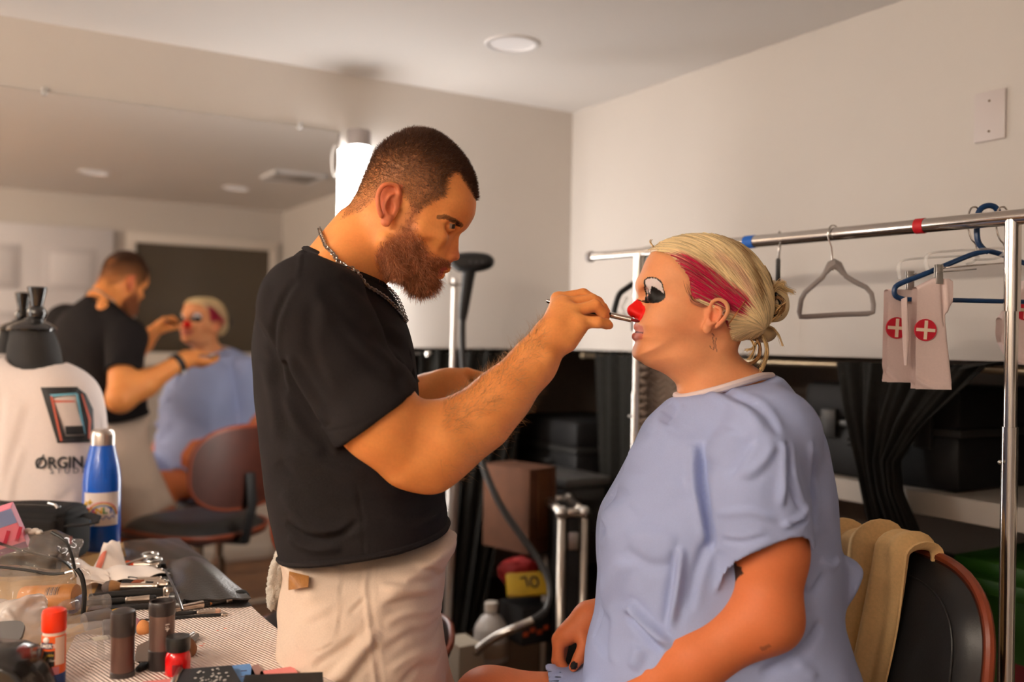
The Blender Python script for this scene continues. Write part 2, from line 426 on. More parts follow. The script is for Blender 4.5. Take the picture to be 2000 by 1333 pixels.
for i, y in enumerate(np.arange(-0.42, 3.5, 0.13)):
    x = -1.6 + (i*0.37) % 0.8 - 0.8
    while x < 2.6:
        k = random.randrange(3); L = 1.2
        if k not in pm:
            pm[k] = MB().box((0, 0, 0), (L-0.004, 0.126, 0.016), bev=0.002).build('plank', PL[k], fl, smooth=False); o = pm[k]
        else: o = pm[k].copy(); COL.objects.link(o)
        x0, x1 = max(x, -1.6), min(x+L, 2.6)
        o.matrix_world = Matrix.Translation(rw((x0+x1)/2, y, 0.0)) @ RM @ Matrix.Diagonal(((x1-x0)/L, 1, 1, 1)); x += L
# alcove behind the two walls
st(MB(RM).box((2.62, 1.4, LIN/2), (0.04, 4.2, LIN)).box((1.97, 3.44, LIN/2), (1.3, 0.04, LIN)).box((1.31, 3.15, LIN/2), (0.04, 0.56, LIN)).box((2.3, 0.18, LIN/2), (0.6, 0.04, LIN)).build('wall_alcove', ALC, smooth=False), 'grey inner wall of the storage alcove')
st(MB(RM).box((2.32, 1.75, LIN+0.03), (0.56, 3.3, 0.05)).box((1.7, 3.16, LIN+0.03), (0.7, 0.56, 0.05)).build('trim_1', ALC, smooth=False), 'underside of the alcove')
o = st(MB(RM).box((2.3, 1.36, 1.062), (0.6, 2.3, 0.055), bev=0.003).build('trim_2', mat('shelf_white', (0.60, 0.54, 0.47), 0.6), smooth=False), 'white shelf board in the alcove')
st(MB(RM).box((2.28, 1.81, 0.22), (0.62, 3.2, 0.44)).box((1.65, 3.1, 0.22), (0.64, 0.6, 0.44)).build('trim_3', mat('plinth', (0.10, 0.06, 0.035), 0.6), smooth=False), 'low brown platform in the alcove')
# mirror
GL = mat('mirror_silver', (0.90, 0.87, 0.83), 0.0, metal=1.0)
mir = empty('wall_mirror', 'large frameless mirror on the left wall', 'mirror', loc=rw(0.1, RY, 0.35))
MB(RM).box((0.161, RY-0.004, 1.21), (1.822, 0.006, 1.714)).build('glass', GL, mir, smooth=False)
MB(RM).box((0.161, RY-0.0005, 1.21), (1.826, 0.001, 1.718)).build('backing', mat('mirror_back', (0.12, 0.11, 0.10), 0.5), mir, smooth=False)
for px, py in ((86, 180), (583, 247)):
    u = Wr(px, py, 1); k = RY/u.y; x = u.x*k
    c = MB(RM).box((x, RY-0.008, 2.068), (0.014, 0.012, 0.022), bev=0.003).build('clip', mat('clip_plastic', (0.72, 0.70, 0.68), 0.15, alpha=0.75), mir)
    MB(RM @ Matrix.Translation((x, RY-0.014, 2.072)) @ Matrix.Rotation(math.pi/2, 4, 'X')).lathe([(0.0001, 0.002), (0.003, 0.002), (0.0035, 0)], 10).build('screw', mat('steel', (0.55, 0.53, 0.5), 0.3, metal=1.0), c)
# vanity tubes
GREYP = mat('grey_plastic', (0.36, 0.32, 0.31), 0.5)
def tube_lamp(x, y, ztop, L, label, rot=0.0, estr=1.0):
    t = empty('tube_lamp', label, 'lamp', loc=rw(x, y, ztop-L))
    M = RM @ Matrix.Translation((x, y, 0))
    d = MB(M).lathe([(0.034, ztop-L+0.05), (0.0345, ztop-L+0.06), (0.0345, ztop-0.05), (0.034, ztop-0.045)], 32).build('diffuser', mat('tube_glow_%g' % estr, (0.9, 0.9, 0.9), 0.4, emit=TUBE_C, estr=TUBE_E*estr), t)
    for z0, z1 in ((ztop-0.05, ztop), (ztop-L, ztop-L+0.055)):
        MB(M).lathe([(0.0355, z0), (0.0365, z0+0.004), (0.0365, z1-0.004), (0.035, z1)], 32).build('end_cap', GREYP, t)
    s = 1 if y < RY and rot == 0 else 1
    for z in (ztop-0.12, ztop-L+0.16):
        if rot == 0: MB(M).box((0, 0.038, z), (0.03, 0.014, 0.02), bev=0.004).build('bracket', GREYP, t)
        else: MB(M).box((rot*0.055, 0, z), (0.045, 0.03, 0.02), bev=0.004).build('bracket', GREYP, t)
    return t
t = tube_lamp(1.118, RY-0.046, 2.07, 1.25, 'glowing white tube lamp beside the mirror, behind the standing man', estr=1.2)
MB().tube([rw(1.072+0.028*math.cos(a)*0.4, RY-0.05, 1.985+0.05*math.sin(a)) for a in np.linspace(0, 6.28, 22)], 0.0022, 6, closed=True).build('cable_loop', mat('white_cable', (0.65, 0.62, 0.6), 0.4), t)
tube_lamp(-0.95, RY-0.046, 2.07, 1.25, 'glowing tube lamp at the far left of the mirror, out of the picture', estr=1.1)
def added_strip_light(y0, y1, z, label):  # unseen lamp, added to light the near sides of the people
    t = empty('added_strip_light', label, 'lamp', loc=rw(-1.505, (y0+y1)/2, z)); M = RM @ Matrix.Translation((-1.505, y0, z)) @ Matrix.Rotation(-math.pi/2, 4, 'X'); L = y1-y0
    MB(M).lathe([(0.034, 0.05), (0.0345, 0.06), (0.0345, L-0.06), (0.034, L-0.05)], 24).build('diffuser', mat('strip_glow', (0.9, 0.85, 0.8), 0.4, emit=WARM_C, estr=STRIP_E), t)
    for z0 in (0.0, L-0.055): MB(M).lathe([(0.036, z0), (0.0365, z0+0.004), (0.0365, z0+0.05), (0.036, z0+0.055)], 24).build('end_cap', GREYP, t)
    for z0 in (0.15, L-0.15): MB(M).box((-0.05, 0, z0), (0.05, 0.02, 0.03), bev=0.004).build('bracket', GREYP, t)
added_strip_light(-0.35, 0.65, 2.08, 'assumed warm strip light, added out of view high on the end wall, near the door'); added_strip_light(0.8, 1.8, 2.08, 'assumed warm strip light, added out of view high on the end wall, nearer the mirror')
# recessed lights and vent
def downlight(x, y, label):
    t = empty('recessed_light', label, 'ceiling light', 'recessed ceiling lights', loc=rw(x, y, CEIL))
    M = RM @ Matrix.Translation((x, y, CEIL))
    MB(M).lathe([(0.062, -0.004), (0.066, -0.006), (0.074, -0.0055), (0.078, -0.001), (0.078, 0.0), (0.0601, 0.0), (0.062, -0.004)], 40, cap=False).build('trim_ring', WHITE, t)
    MB(M).lathe([(0.062, -0.004), (0.060, -0.0008), (0.045, -0.0006), (0.0001, -0.0006)], 40, cap=False).build('baffle', mat('baffle', (0.78, 0.75, 0.75), 0.25, emit=(1.0, 0.94, 0.92), estr=0.18), t)
v = Wr(1000, 85, 1); k = (CEIL-CZ)/(v.z-CZ)
downlight(v.x*k, v.y*k, 'round white recessed light in the ceiling right of the man')
downlight(0.70, 0.36, 'round recessed light at the left of the mirror reflection')
downlight(1.43, 0.30, 'round recessed light beside the vent in the mirror reflection')
t = empty('ceiling_vent', 'square white louvred vent on the ceiling, seen in the mirror', 'vent', loc=rw(1.56, 0.88, CEIL))
M = RM @ Matrix.Translation((1.56, 0.88, CEIL))
for a, b in (((0, 0.125), (0.27, 0.02)), ((0, -0.125), (0.27, 0.02)), ((0.125, 0), (0.02, 0.27)), ((-0.125, 0), (0.02, 0.27))):
    MB(M).box((a[0], a[1], -0.009), (b[0], b[1], 0.018), bev=0.003).build('frame', WHITE, t)
for i in range(9):
    MB(M @ Matrix.Translation((0, -0.1+i*0.025, -0.008)) @ Matrix.Rotation(0.6, 4, 'X')).box((0, 0, 0), (0.23, 0.022, 0.002)).build('slat', mat('vent_slat', (0.45, 0.42, 0.40), 0.5), t)
# back wall seen in the mirror: door and dark window
d1 = st(empty('door_1', loc=rw(0.45, -0.5, 0))); d1['label'] = 'white six-panel door, seen in the mirror'
DW = mat('door_white', (0.72, 0.69, 0.70), 0.45)
MB(RM).box((0.49, -0.475, 1.03), (0.86, 0.035, 2.04), bev=0.002).build('leaf', DW, d1)
for cx in (0.29, 0.69):
    for z0, z1 in ((0.15, 0.80), (0.92, 1.55), (1.68, 1.93)):
        MB(RM).box((cx, -0.4565, (z0+z1)/2), (0.28, 0.006, z1-z0), bev=0.002).build('panel_moulding', mat('door_moulding', (0.62, 0.59, 0.60), 0.45), d1)
        MB(RM).box((cx, -0.453, (z0+z1)/2), (0.21, 0.008, z1-z0-0.07), bev=0.003).build('panel', DW, d1)
MB(RM @ Matrix.Translation((0.86, -0.44, 1.0))).ball((0, 0.03, 0), 0.028).tube([(0, -0.02, 0), (0, 0.02, 0)], 0.012).build('knob', mat('steel'), d1)
w1 = st(empty('window_1', loc=rw(1.46, -0.5, 1.3))); w1['label'] = 'dark interior window with white trim, seen in the mirror'
TR = mat('trim_white', (0.72, 0.66, 0.60), 0.5)
x0, x1, z0, z1 = 1.045, 1.865, 1.325, 1.99
MB(RM).box(((x0+x1)/2, -0.492, (z0+z1)/2), (x1-x0, 0.012, z1-z0)).build('pane', mat('dark_glass', (0.085, 0.068, 0.048), 0.12, spec=0.35), w1, smooth=False)
for c, s in ((((x0+x1)/2, z1+0.028), (x1-x0+0.1, 0.06)), (((x0+x1)/2, z0-0.028), (x1-x0+0.1, 0.06)), ((x0-0.022, (z0+z1)/2), (0.05, z1-z0)), ((x1+0.022, (z0+z1)/2), (0.05, z1-z0))):
    MB(RM).box((c[0], -0.485, c[1]), (s[0], 0.03, s[1]), bev=0.003).build('window_frame', TR, w1)
MB(RM).box(((x0+x1)/2, -0.47, z0-0.068), (x1-x0+0.14, 0.06, 0.022), bev=0.003).build('window_sill', TR, w1)
BB = mat('baseboard_white', (0.7, 0.66, 0.62), 0.5)
st(MB(RM).box((1.4, -0.49, 0.05), (1.0, 0.02, 0.1), bev=0.003).build('baseboard_back', BB))
st(MB(RM).box((-0.2, RY-0.01, 0.05), (2.9, 0.02, 0.1), bev=0.003).build('baseboard_left', BB))
# blank switch plate
a, b, c, d = W(1906, 185, 1), W(1968, 171, 1), W(1904, 281, 1), W(1965, 271, 1)
pr = [wr(q) for q in (a, b, c, d)]; pr = [Vector((RX, q.y*RX/q.x, CZ+(q.z-CZ)*RX/q.x)) for q in pr]
y0, y1 = (pr[1].y+pr[3].y)/2, (pr[0].y+pr[2].y)/2; z1 = (pr[0].z+pr[1].z)/2; z0 = (pr[2].z+pr[3].z)/2
t = empty('wall_plate', 'blank white wall plate high on the right wall', 'wall plate', loc=rw(RX, (y0+y1)/2, (z0+z1)/2))
MB(RM).box((RX-0.003, (y0+y1)/2, (z0+z1)/2), (0.007, y1-y0, z1-z0), bev=0.003).build('plate', mat('plate_white', (0.60, 0.53, 0.51), 0.35), t)
for z in (z0+(z1-z0)*0.19, z0+(z1-z0)*0.8):
    MB(RM @ Matrix.Translation((RX-0.0065, (y0+y1)/2, z)) @ Matrix.Rotation(-math.pi/2, 4, 'Y')).lathe([(0.0026, 0), (0.0024, 0.0012), (0.0001, 0.0015)], 12).build('screw', mat('screw_dark', (0.12, 0.07, 0.03), 0.4, metal=0.6), t)
# ------------------------------------------------------------------ standing man
TM = 1.553
A3 = lambda v: np.array(v, float)
def Pm(px, py, t=TM): return A3(W(px, py, t))
mm = lambda px, t=TM: px*t/FPX
def side(V, t):                            # side-on outline coordinates of points, in photo pixels at depth t
    Q = V.copy(); Q[:, 1] = t; return pix(Q)
def softpoly(P, poly, w_):
    s = segdist(P, list(poly)+[poly[0]]); return np.clip(0.5+np.where(inpoly(P, poly), s, -s)/(2*w_), 0, 1)
def zrow(rows, t): return [W(1000, r, t).z for r in rows]
def skin_noise(V, s): 
    return (np.sin(V[:, 0]*s+V[:, 2]*s*0.7)*np.sin(V[:, 1]*s*1.1+1.3)*np.sin(V[:, 2]*s*0.9+0.4))
MHEAD = [(928,384),(930,396),(929,411),(925,425),(915,439),(903,448),(893,456),(886,472),(881,492),(877,508),(874,519),(868,527),(861,532),(858,541),(851,548),(846,557),(835,567),(818,570),(798,562),(779,549),(757,537),(738,525),(716,490),(700,440),(692,400),(701,377),(710,355),(721,331),(733,306),(748,288),(771,272),(793,261),(810,257),(834,258),(856,266),(875,279),(894,298),(911,321),(924,351)]
MYAW = 0.0
def man_head():
    t = TM
    sil = Sil(MHEAD, t)
    Wl = lut(zrow([250, 340, 400, 430, 470, 510, 545, 575], t), [0.079, 0.079, 0.075, 0.0715, 0.0695, 0.064, 0.057, 0.050])
    head = inflate(sil, lambda x, z: Wl(z), 0.076, p=2.15)
    s = np.array([0, 1, 0]); X = lambda px, py, dy: Pm(px, py, t) + s*dy
    parts = [head]
    for sg in (-1, 1):
        parts += [cone(X(893, 436, sg*0.012), X(872, 428, sg*0.045), 0.0125, 0.010),       # brow
                  cone(X(862, 470, sg*0.047), X(830, 458, sg*0.062), 0.013, 0.010),         # cheekbone
                  cone(X(785, 530, sg*0.052), X(762, 478, sg*0.062), 0.010, 0.010)]         # jaw angle
    base = U(0.014, *parts)
    cuts = [ell(X(884, 448, sg*0.032), (0.0135, 0.015, 0.0115)) for sg in (-1, 1)]
    cuts += [ell(X(845, 505, sg*0.064), (0.028, 0.012, 0.022)) for sg in (-1, 1)]
    base = SUB(0.010, base, *cuts)
    # nose
    NS = Sil([(898,446),(896,458),(896,475),(896,490),(898,500),(896,507),(889,510),(880,509),(873,513),(866,500),(872,478),(882,458)], t, pad=0.03)
    Wn = lut(zrow([445, 465, 490, 503, 512], t), [0.0085, 0.0095, 0.0125, 0.0165, 0.0155])
    nose = inflate(NS, lambda x, z: Wn(z), 0.014)
    nose = U(0.004, nose, *[ell(X(877, 503, sg*0.0115), (0.0095, 0.0065, 0.0075)) for sg in (-1, 1)])
    nose = SUB(0.002, nose, *[ell(X(883, 511, sg*0.007), (0.005, 0.0032, 0.0032)) for sg in (-1, 1)])
    base = U(0.008, base, nose)
    # lips
    lip = U(0.002, *[cone(X(871.5, 525, 0), X(858, 529, sg*0.021), 0.0068, 0.003) for sg in (-1, 1)],
            *[cone(X(860, 537, 0), X(852, 533, sg*0.019), 0.0070, 0.003) for sg in (-1, 1)])
    base = U(0.004, base, lip)
    base = SUB(0.0015, base, *[cone(X(868, 530.5, 0), X(850, 530.5, sg*0.022), 0.0016, 0.0008) for sg in (-1, 1)])
    # eyeballs and lids
    eye = []
    for sg in (-1, 1):
        c = X(876, 445, sg*0.031); eye.append(ell(c, (0.0118, 0.0118, 0.0118)))
        lidu = [X(886, 443, sg*0.021), X(887, 440.5, sg*0.030), X(879, 441, sg*0.042)]
        lidl = [X(887, 448, sg*0.021), X(887, 452, sg*0.030), X(878, 449, sg*0.042)]
        eye += [chain(lidu, [0.0028, 0.0042, 0.0030]), chain(lidl, [0.0026, 0.0028, 0.0024])]
    base = U(0.0025, base, *eye)
    # ears
    for sg in (-1, 1):
        te = t + sg*0.072
        E = lambda px, py, o=0.0: Pm(px, py, 1.479) * np.array([1, 0, 1]) + np.array([0, t + sg*(0.0745+o), 0])
        hel = spline([E(771, 392, 0.004), E(780, 379, 0.006), E(777, 366, 0.010), E(764, 362, 0.014), E(750, 368, 0.017), E(742, 385, 0.019), E(742, 405, 0.018), E(747, 424, 0.014)], 3)
        rim = chain(list(hel), list(np.linspace(0.0032, 0.0036, len(hel))), 0.002)
        anti = spline([E(768, 381, 0.010), E(760, 388, 0.012), E(755, 402, 0.012), E(757, 418, 0.010), E(764, 424, 0.008)], 3)
        ah = chain(list(anti), [0.003]*len(anti), 0.002)
        bowl = ell(E(759, 396, 0.004), (0.0185, 0.0055, 0.031))
        lobe = ell(E(755, 434, 0.008), (0.0085, 0.0045, 0.009))
        trag = cone(E(773, 408, 0.004), E(768, 414, 0.007), 0.0045, 0.0028)
        ear = U(0.004, bowl, rim, ah, lobe, trag)
        ear = SUB(0.002, ear, ell(E(764, 407, 0.012), (0.0062, 0.008, 0.011)), ell(E(766, 374, 0.013), (0.006, 0.004, 0.005)))
        base = U(0.006, base, ear)
    # neck
    neck = U(0.02, cone(Pm(757, 440), Pm(690, 520), 0.056, 0.060), cone(Pm(700, 455), Pm(650, 516), 0.045, 0.046),
             cone(Pm(705, 490, t-0.02), Pm(625, 545, t-0.09), 0.045, 0.028), cone(Pm(705, 490, t+0.02), Pm(625, 545, t+0.09), 0.045, 0.028))
    return base, neck
MH, MN = man_head()
man_head_node = U(0.016, MH, MN)
# arms and hands
def fingers(palm, fs, kf=0.006):
    outs = [U(kf, palm, f) for f in fs]
    lo = np.min([n.lo for n in outs], axis=0); hi = np.max([n.hi for n in outs], axis=0)
    def fn(P):
        d = outs[0].fn(P)
        for o_ in outs[1:]: d = smin(d, o_.fn(P), 0.0012)
        return d
    return Node(lo, hi, fn)
def man_right_arm():
    HSC = 0.9375; PH = lambda x, y, t_: Pm(x, y, t_*HSC)
    sh, el, wr_ = Pm(612, 610, 1.37), Pm(806, 884, 1.405), PH(1076, 660, 1.570)
    n = [cone(sh, Pm(738, 815, 1.385), 0.068, 0.056), cone(Pm(738, 815, 1.385), el, 0.056, 0.050),
         cone(el, Pm(866, 862, 1.412), 0.048, 0.0530), cone(Pm(866, 862, 1.412), Pm(938, 818, 1.428), 0.0530, 0.0435),
         cone(Pm(938, 818, 1.428), Pm(985, 771, 1.443), 0.0435, 0.0375), cone(Pm(985, 771, 1.443), Pm(1040, 712, 1.460), 0.0375, 0.0310), cone(Pm(1040, 712, 1.460), wr_, 0.0310, 0.0290),
         ell(Pm(846, 925, 1.405), (0.026, 0.024, 0.026)), ell(Pm(755, 830, 1.372), (0.045, 0.04, 0.05)),
         ell(Pm(842, 842, 1.40), (0.036, 0.035, 0.030))]
    arm = U(0.03, *n)
    ulna = ell(Pm(1068, 700, 1.437), (0.011, 0.010, 0.010))
    arm = U(0.012, arm, ulna)
    # hand: pinky side towards the camera
    K = [PH(1090, 585, 1.632), PH(1104, 594, 1.610), PH(1119, 609, 1.590), PH(1130, 630, 1.574)]
    palm = U(0.01312, cone(wr_, PH(1098, 612, 1.603), 0.02719, 0.01875), cone(PH(1085, 640, 1.575), K[0], 0.01594, 0.01172), cone(PH(1088, 642, 1.572), K[1], 0.01594, 0.01172),
             cone(PH(1095, 650, 1.568), K[2], 0.01594, 0.01172), cone(PH(1102, 660, 1.565), K[3], 0.01641, 0.01172), cone(PH(1108, 668, 1.562), PH(1132, 640, 1.566), 0.01406, 0.01125))
    F_ = [chain([K[0], PH(1139, 575, 1.640), PH(1168, 590, 1.637), PH(1184, 609, 1.628)], [0.01078, 0.00937, 0.00825, 0.00675]),
          chain([K[1], PH(1157, 586, 1.622), PH(1177, 602, 1.622), PH(1183, 619, 1.616)], [0.01078, 0.00956, 0.00825, 0.00694]),
          chain([K[2], PH(1163, 597, 1.596), PH(1178, 613, 1.602), PH(1178, 622, 1.606)], [0.01050, 0.00956, 0.00806, 0.00675]),
          chain([K[3], PH(1168, 630, 1.570), PH(1184, 633, 1.580), PH(1190, 636, 1.588)], [0.01050, 0.00900, 0.00806, 0.00656]),
          chain([PH(1088, 648, 1.59), PH(1118, 628, 1.640), PH(1150, 624, 1.655), PH(1176, 618, 1.642)], [0.01687, 0.01219, 0.00984, 0.00731])]
    hand = fingers(palm, F_, 0.00656)
    return U(0.01125, arm, hand)
def man_left_arm():
    sh, el = A3((-0.30, 1.735, 1.40)), A3((-0.40, 1.82, 1.19))
    wr_ = Pm(812, 772, 1.885)
    arm = U(0.03, cone(sh, el, 0.066, 0.047), cone(el, (el*0.6+wr_*0.4), 0.048, 0.048), cone(el*0.6+wr_*0.4, wr_, 0.048, 0.032))
    # palm up, thumb over the top of the palette
    pc = Pm(872, 757, 1.885)
    palm = U(0.02, cone(wr_, pc, 0.031, 0.028), cone(Pm(835, 775, 1.87), Pm(905, 765, 1.865), 0.027, 0.020), cone(Pm(838, 758, 1.89), Pm(890, 745, 1.89), 0.028, 0.020),
             ell(Pm(872, 745, 1.868), (0.032, 0.018, 0.022)))
    F_ = [chain([Pm(880, 738, 1.875), Pm(912, 731, 1.885), Pm(952, 739, 1.90)], [0.0175, 0.0125, 0.0095])]
    for i, (y, tt) in enumerate(((765, 1.93), (772, 1.915), (778, 1.90), (783, 1.885))):
        F_.append(chain([Pm(905, y-8, tt-0.012), Pm(942, y-4, tt+0.004), Pm(968, y-12, tt+0.008), Pm(978, y-26, tt+0.004)], [0.0125, 0.0105, 0.0095, 0.008]))
    return U(0.012, arm, fingers(palm, F_, 0.009))
MRA, MLA = man_right_arm(), man_left_arm()
# legs (below the shorts)
def leg(hip, knee, ankle, toe, rt=0.085, rk=0.055, ra=0.037):
    mid = knee*0.6+ankle*0.4 + np.array([0, 0, 0.0])
    return U(0.03, cone(hip, knee, rt, rk), cone(knee, mid, rk, 0.052), cone(mid, ankle, 0.052, ra), cone(ankle, toe, ra, 0.028))
MLEG_N = leg(A3((-0.235, 1.465, 0.95)), A3((-0.225, 1.43, 0.52)), A3((-0.26, 1.42, 0.09)), A3((-0.11, 1.41, 0.03)))
MLEG_F = leg(A3((-0.235, 1.645, 0.95)), A3((-0.135, 1.80, 0.55)), A3((-0.17, 1.83, 0.09)), A3((-0.02, 1.85, 0.03)))
# colours
SK_M = np.array(srgb(242, 159, 90)); SK_M2 = np.array(srgb(230, 131, 66))
def man_cols(V, kind):
    C = np.tile(SK_M, (len(V), 1)); k = np.clip(0.5+0.5*skin_noise(V, 60)+0.25*skin_noise(V, 170), 0, 1)[:, None]*0.4
    C = C*(1-k) + SK_M2*k
    if kind == 'head':
        q = side(V, TM)
        def blend(m, c, a=1.0):
            m = np.clip(m, 0, 1)[:, None]*a; C[:] = C*(1-m) + np.array(c)*m
        e = side(V, 1.479)
        near = np.abs(V[:, 1]-TM)
        ear = inpoly(e, [(739,360),(786,360),(786,400),(768,432),(760,445),(745,442),(736,410)]) & (near > 0.074)
        blend(ear.astype(float), srgb(214, 112, 82), 0.75)
        blend(np.exp(-(((q[:, 0]-892)/14)**2+((q[:, 1]-500)/14)**2)), srgb(214, 110, 78), 0.6)
        # hair and beard undercolour on the skin
        fd = np.clip((q[:, 1]-300)/95, 0, 1)*np.clip((900-q[:, 0])/120, 0, 1)
        blend(softpoly(e, MHAIRLINE, 5)*~ear*(1-0.55*fd), srgb(84, 52, 34), 0.9)
        blend(np.maximum(softpoly(e, MBEARD, 9)*(near > 0.02), softpoly(q, MCHIN, 3)*(near <= 0.045)), srgb(156, 88, 54), 0.75)
        blend(inpoly(q, MLIPS) & (near < 0.023), srgb(178, 70, 60), 0.9)
        # eyes
        for sg in (-1, 1):
            c = Pm(876, 445) + np.array([0, sg*0.031, 0]); r = np.linalg.norm(V-c, axis=1)
            vis = (r < 0.0130) & (V[:, 0] > c[0]+0.0045) & (V[:, 2] < c[2]+0.0018) & (V[:, 2] > c[2]-0.0062)
            blend(vis.astype(float), srgb(176, 150, 132), 1)
            ci = c + np.array([0.0100, sg*0.002, -0.0030]); blend((np.linalg.norm(V-ci, axis=1) < 0.0066) & vis, srgb(46, 34, 26), 1)
        bl = segdist(side(V, 1.515), [(859, 428), (872, 427), (888, 432), (900, 438)])
        blend((bl < 4.2) & (near > 0.012) & (V[:, 0] > Pm(850, 430)[0]), srgb(74, 42, 26), 0.75)
    return C
MHAIRLINE = [(943,384),(934,383),(926,375),(912,356),(896,334),(884,333),(873,350),(868,383),(842,392),(822,408),(812,416),(802,398),(790,385),(784,368),(764,358),(744,366),(734,386),(716,396),(696,410),(680,412),(660,420),(690,330),(760,240),(830,235),(900,260),(950,340)]
MBEARD = [(802,398),(818,408),(812,425),(807,440),(814,456),(826,478),(846,498),(868,512),(886,508),(890,520),(868,527),(850,529),(855,545),(850,560),(830,585),(780,570),(752,548),(736,516),(734,490),(752,468),(772,456),(786,440),(796,420)]
MCHIN = [(850,505),(876,511),(884,520),(874,523),(862,526),(848,527),(850,541),(856,546),(856,560),(830,585),(790,575),(800,540),(830,500)]
MLIPS = [(846,526),(860,524),(872,521),(876,527),(868,531),(864,541),(852,542),(842,534)]
man = empty('person', 'standing bearded man in black T-shirt and cream shorts painting a face', 'person', loc=(-0.22, 1.55, 0.0))
SKIN_M = mat('skin_man', rough=0.5, attr='Col', noise=0.06, nscale=260, bump=0.12, bscale=900, sss=0.12, spec=0.35)
def person_parts(lst):
    out = []
    for node, h, kind, lo, hi, fn in lst:
        V, F = nets(node, h, lo, hi); V = laplace(V, F, 1, 0.35); out.append((V, F, fn(V, kind)))
    return out
mlist = [(man_head_node, 0.00155, 'head', (-0.42, 1.40, 1.44), (0.2, 1.72, 1.85), man_cols),
         (MRA, 0.0022, 'arm', None, None, man_cols), (MLA, 0.003, 'arm', None, None, man_cols),
         (MLEG_N, 0.006, 'leg', None, None, man_cols), (MLEG_F, 0.006, 'leg', None, None, man_cols)]
mp = person_parts(mlist)
MHV, MHF, MHC = mp[0]; MHN = vnormals(MHV, MHF)
MAV, MAF, _ = mp[1]; MAN_ = vnormals(MAV, MAF)
V, F, C = join(mp); me = mesh_np('body', V, F); set_col(me, C); link('body', me, SKIN_M, man)
# hair as short strands standing on the scalp
def strands_on(V, N, idx, L, D, m, wd, curl=0.0, jit=0.3):
    n = len(idx); P = V[idx]; base = D + N[idx]*0.0
    d = base + RNG.normal(size=(n, 3))*jit; d /= np.linalg.norm(d, axis=1)[:, None]
    s = np.linspace(0, 1, m)[None, :, None]; c = RNG.normal(size=(n, 1, 3))*curl
    return P[:, None] - N[idx][:, None]*0.0008 + d[:, None]*s*np.asarray(L).reshape(-1, 1, 1) + c*(s**2)*np.asarray(L).reshape(-1, 1, 1)
def strand_obj(name, S, wd, C, m, parent):
    R_, Fq = ribbons(S, wd); me = mesh_np(name, R_, Fq); set_col(me, np.repeat(C, S.shape[1]*3, axis=0)); return link(name, me, m, parent)
HAIR_M = mat('hair_strands', rough=0.45, attr='Col', spec=0.4)
q = side(MHV, TM); e = side(MHV, 1.479); near = np.abs(MHV[:, 1]-TM)
earm = inpoly(e, [(739,360),(786,360),(786,400),(768,432),(760,445),(745,442),(736,410)]) & (near > 0.0735)
hm = np.maximum(softpoly(e, MHAIRLINE, 4), softpoly(q, MHAIRLINE, 3)*(near < 0.04))*~earm
ix = np.nonzero(RNG.uniform(size=len(hm)) < hm)[0]; ix = RNG.choice(ix, min(34000, len(ix)), replace=False)
fade = np.clip((q[ix, 1]-300)/95, 0, 1)*np.clip((900-q[ix, 0])/120, 0, 1)
Lh = (0.0085*(1-fade) + 0.0028*fade)*RNG.uniform(0.8, 1.2, len(ix))
Dh = MHN[ix]*0.55 + np.array([0.45, 0, 0.0]) + fade[:, None]*np.array([[-0.5, 0, -0.5]])
c0, c1 = np.array(srgb(82, 50, 33)), np.array(srgb(150, 106, 74))
Ch = c0*(1-fade[:, None]) + c1*fade[:, None]; Ch = Ch*RNG.uniform(0.6, 1.35, (len(ix), 1))
strand_obj('hair', strands_on(MHV, MHN, ix, Lh, Dh, 2, None, 0.0), np.full(len(ix), 0.00034), Ch, HAIR_M, man)
bm_ = np.maximum(softpoly(e, MBEARD, 9)**1.5*(near > 0.02), softpoly(q, MCHIN, 3)*(near <= 0.045))*~(inpoly(q, MLIPS) & (near < 0.022))
ix = np.nonzero(RNG.uniform(size=len(bm_)) < bm_)[0]; ix = RNG.choice(ix, min(16000, len(ix)), replace=False)
dn = np.clip((q[ix, 1]-440)/110, 0, 1)
Lb = (0.004 + 0.0105*dn)*RNG.uniform(0.7, 1.25, len(ix))
Lb = np.where((q[ix, 1] < 530) & (q[ix, 0] > 838), 0.0048*RNG.uniform(0.7, 1.1, len(ix)), Lb)
Db = MHN[ix]*0.45 + np.array([0.30, 0, -0.75])
cb = np.array(srgb(172, 92, 54)); cb2 = np.array(srgb(232, 160, 112)); k = RNG.uniform(0, 1, (len(ix), 1))**1.6
strand_obj('beard', strands_on(MHV, MHN, ix, Lb, Db, 3, None, 0.25, 0.3), np.full(len(ix), 0.00034), (cb*(1-k)+cb2*k)*RNG.uniform(0.55, 1.15, (len(ix), 1)), HAIR_M, man)
bl = segdist(side(MHV, 1.515), [(859, 428), (872, 427), (888, 432), (900, 438)])
ix = np.nonzero((bl < 4.4) & (near > 0.012) & (near < 0.058) & (MHV[:, 0] > Pm(850, 430)[0]))[0]; ix = RNG.choice(ix, min(1500, len(ix)), replace=False)
strand_obj('eyebrow', strands_on(MHV, MHN, ix, 0.006*RNG.uniform(0.7, 1.2, len(ix)), MHN[ix]*0.35+np.array([-0.7, 0, 0.25]), 3, None, 0.1, 0.2), np.full(len(ix), 0.00028), np.array(srgb(70, 38, 22))*RNG.uniform(0.6, 1.2, (len(ix), 1)), HAIR_M, man)
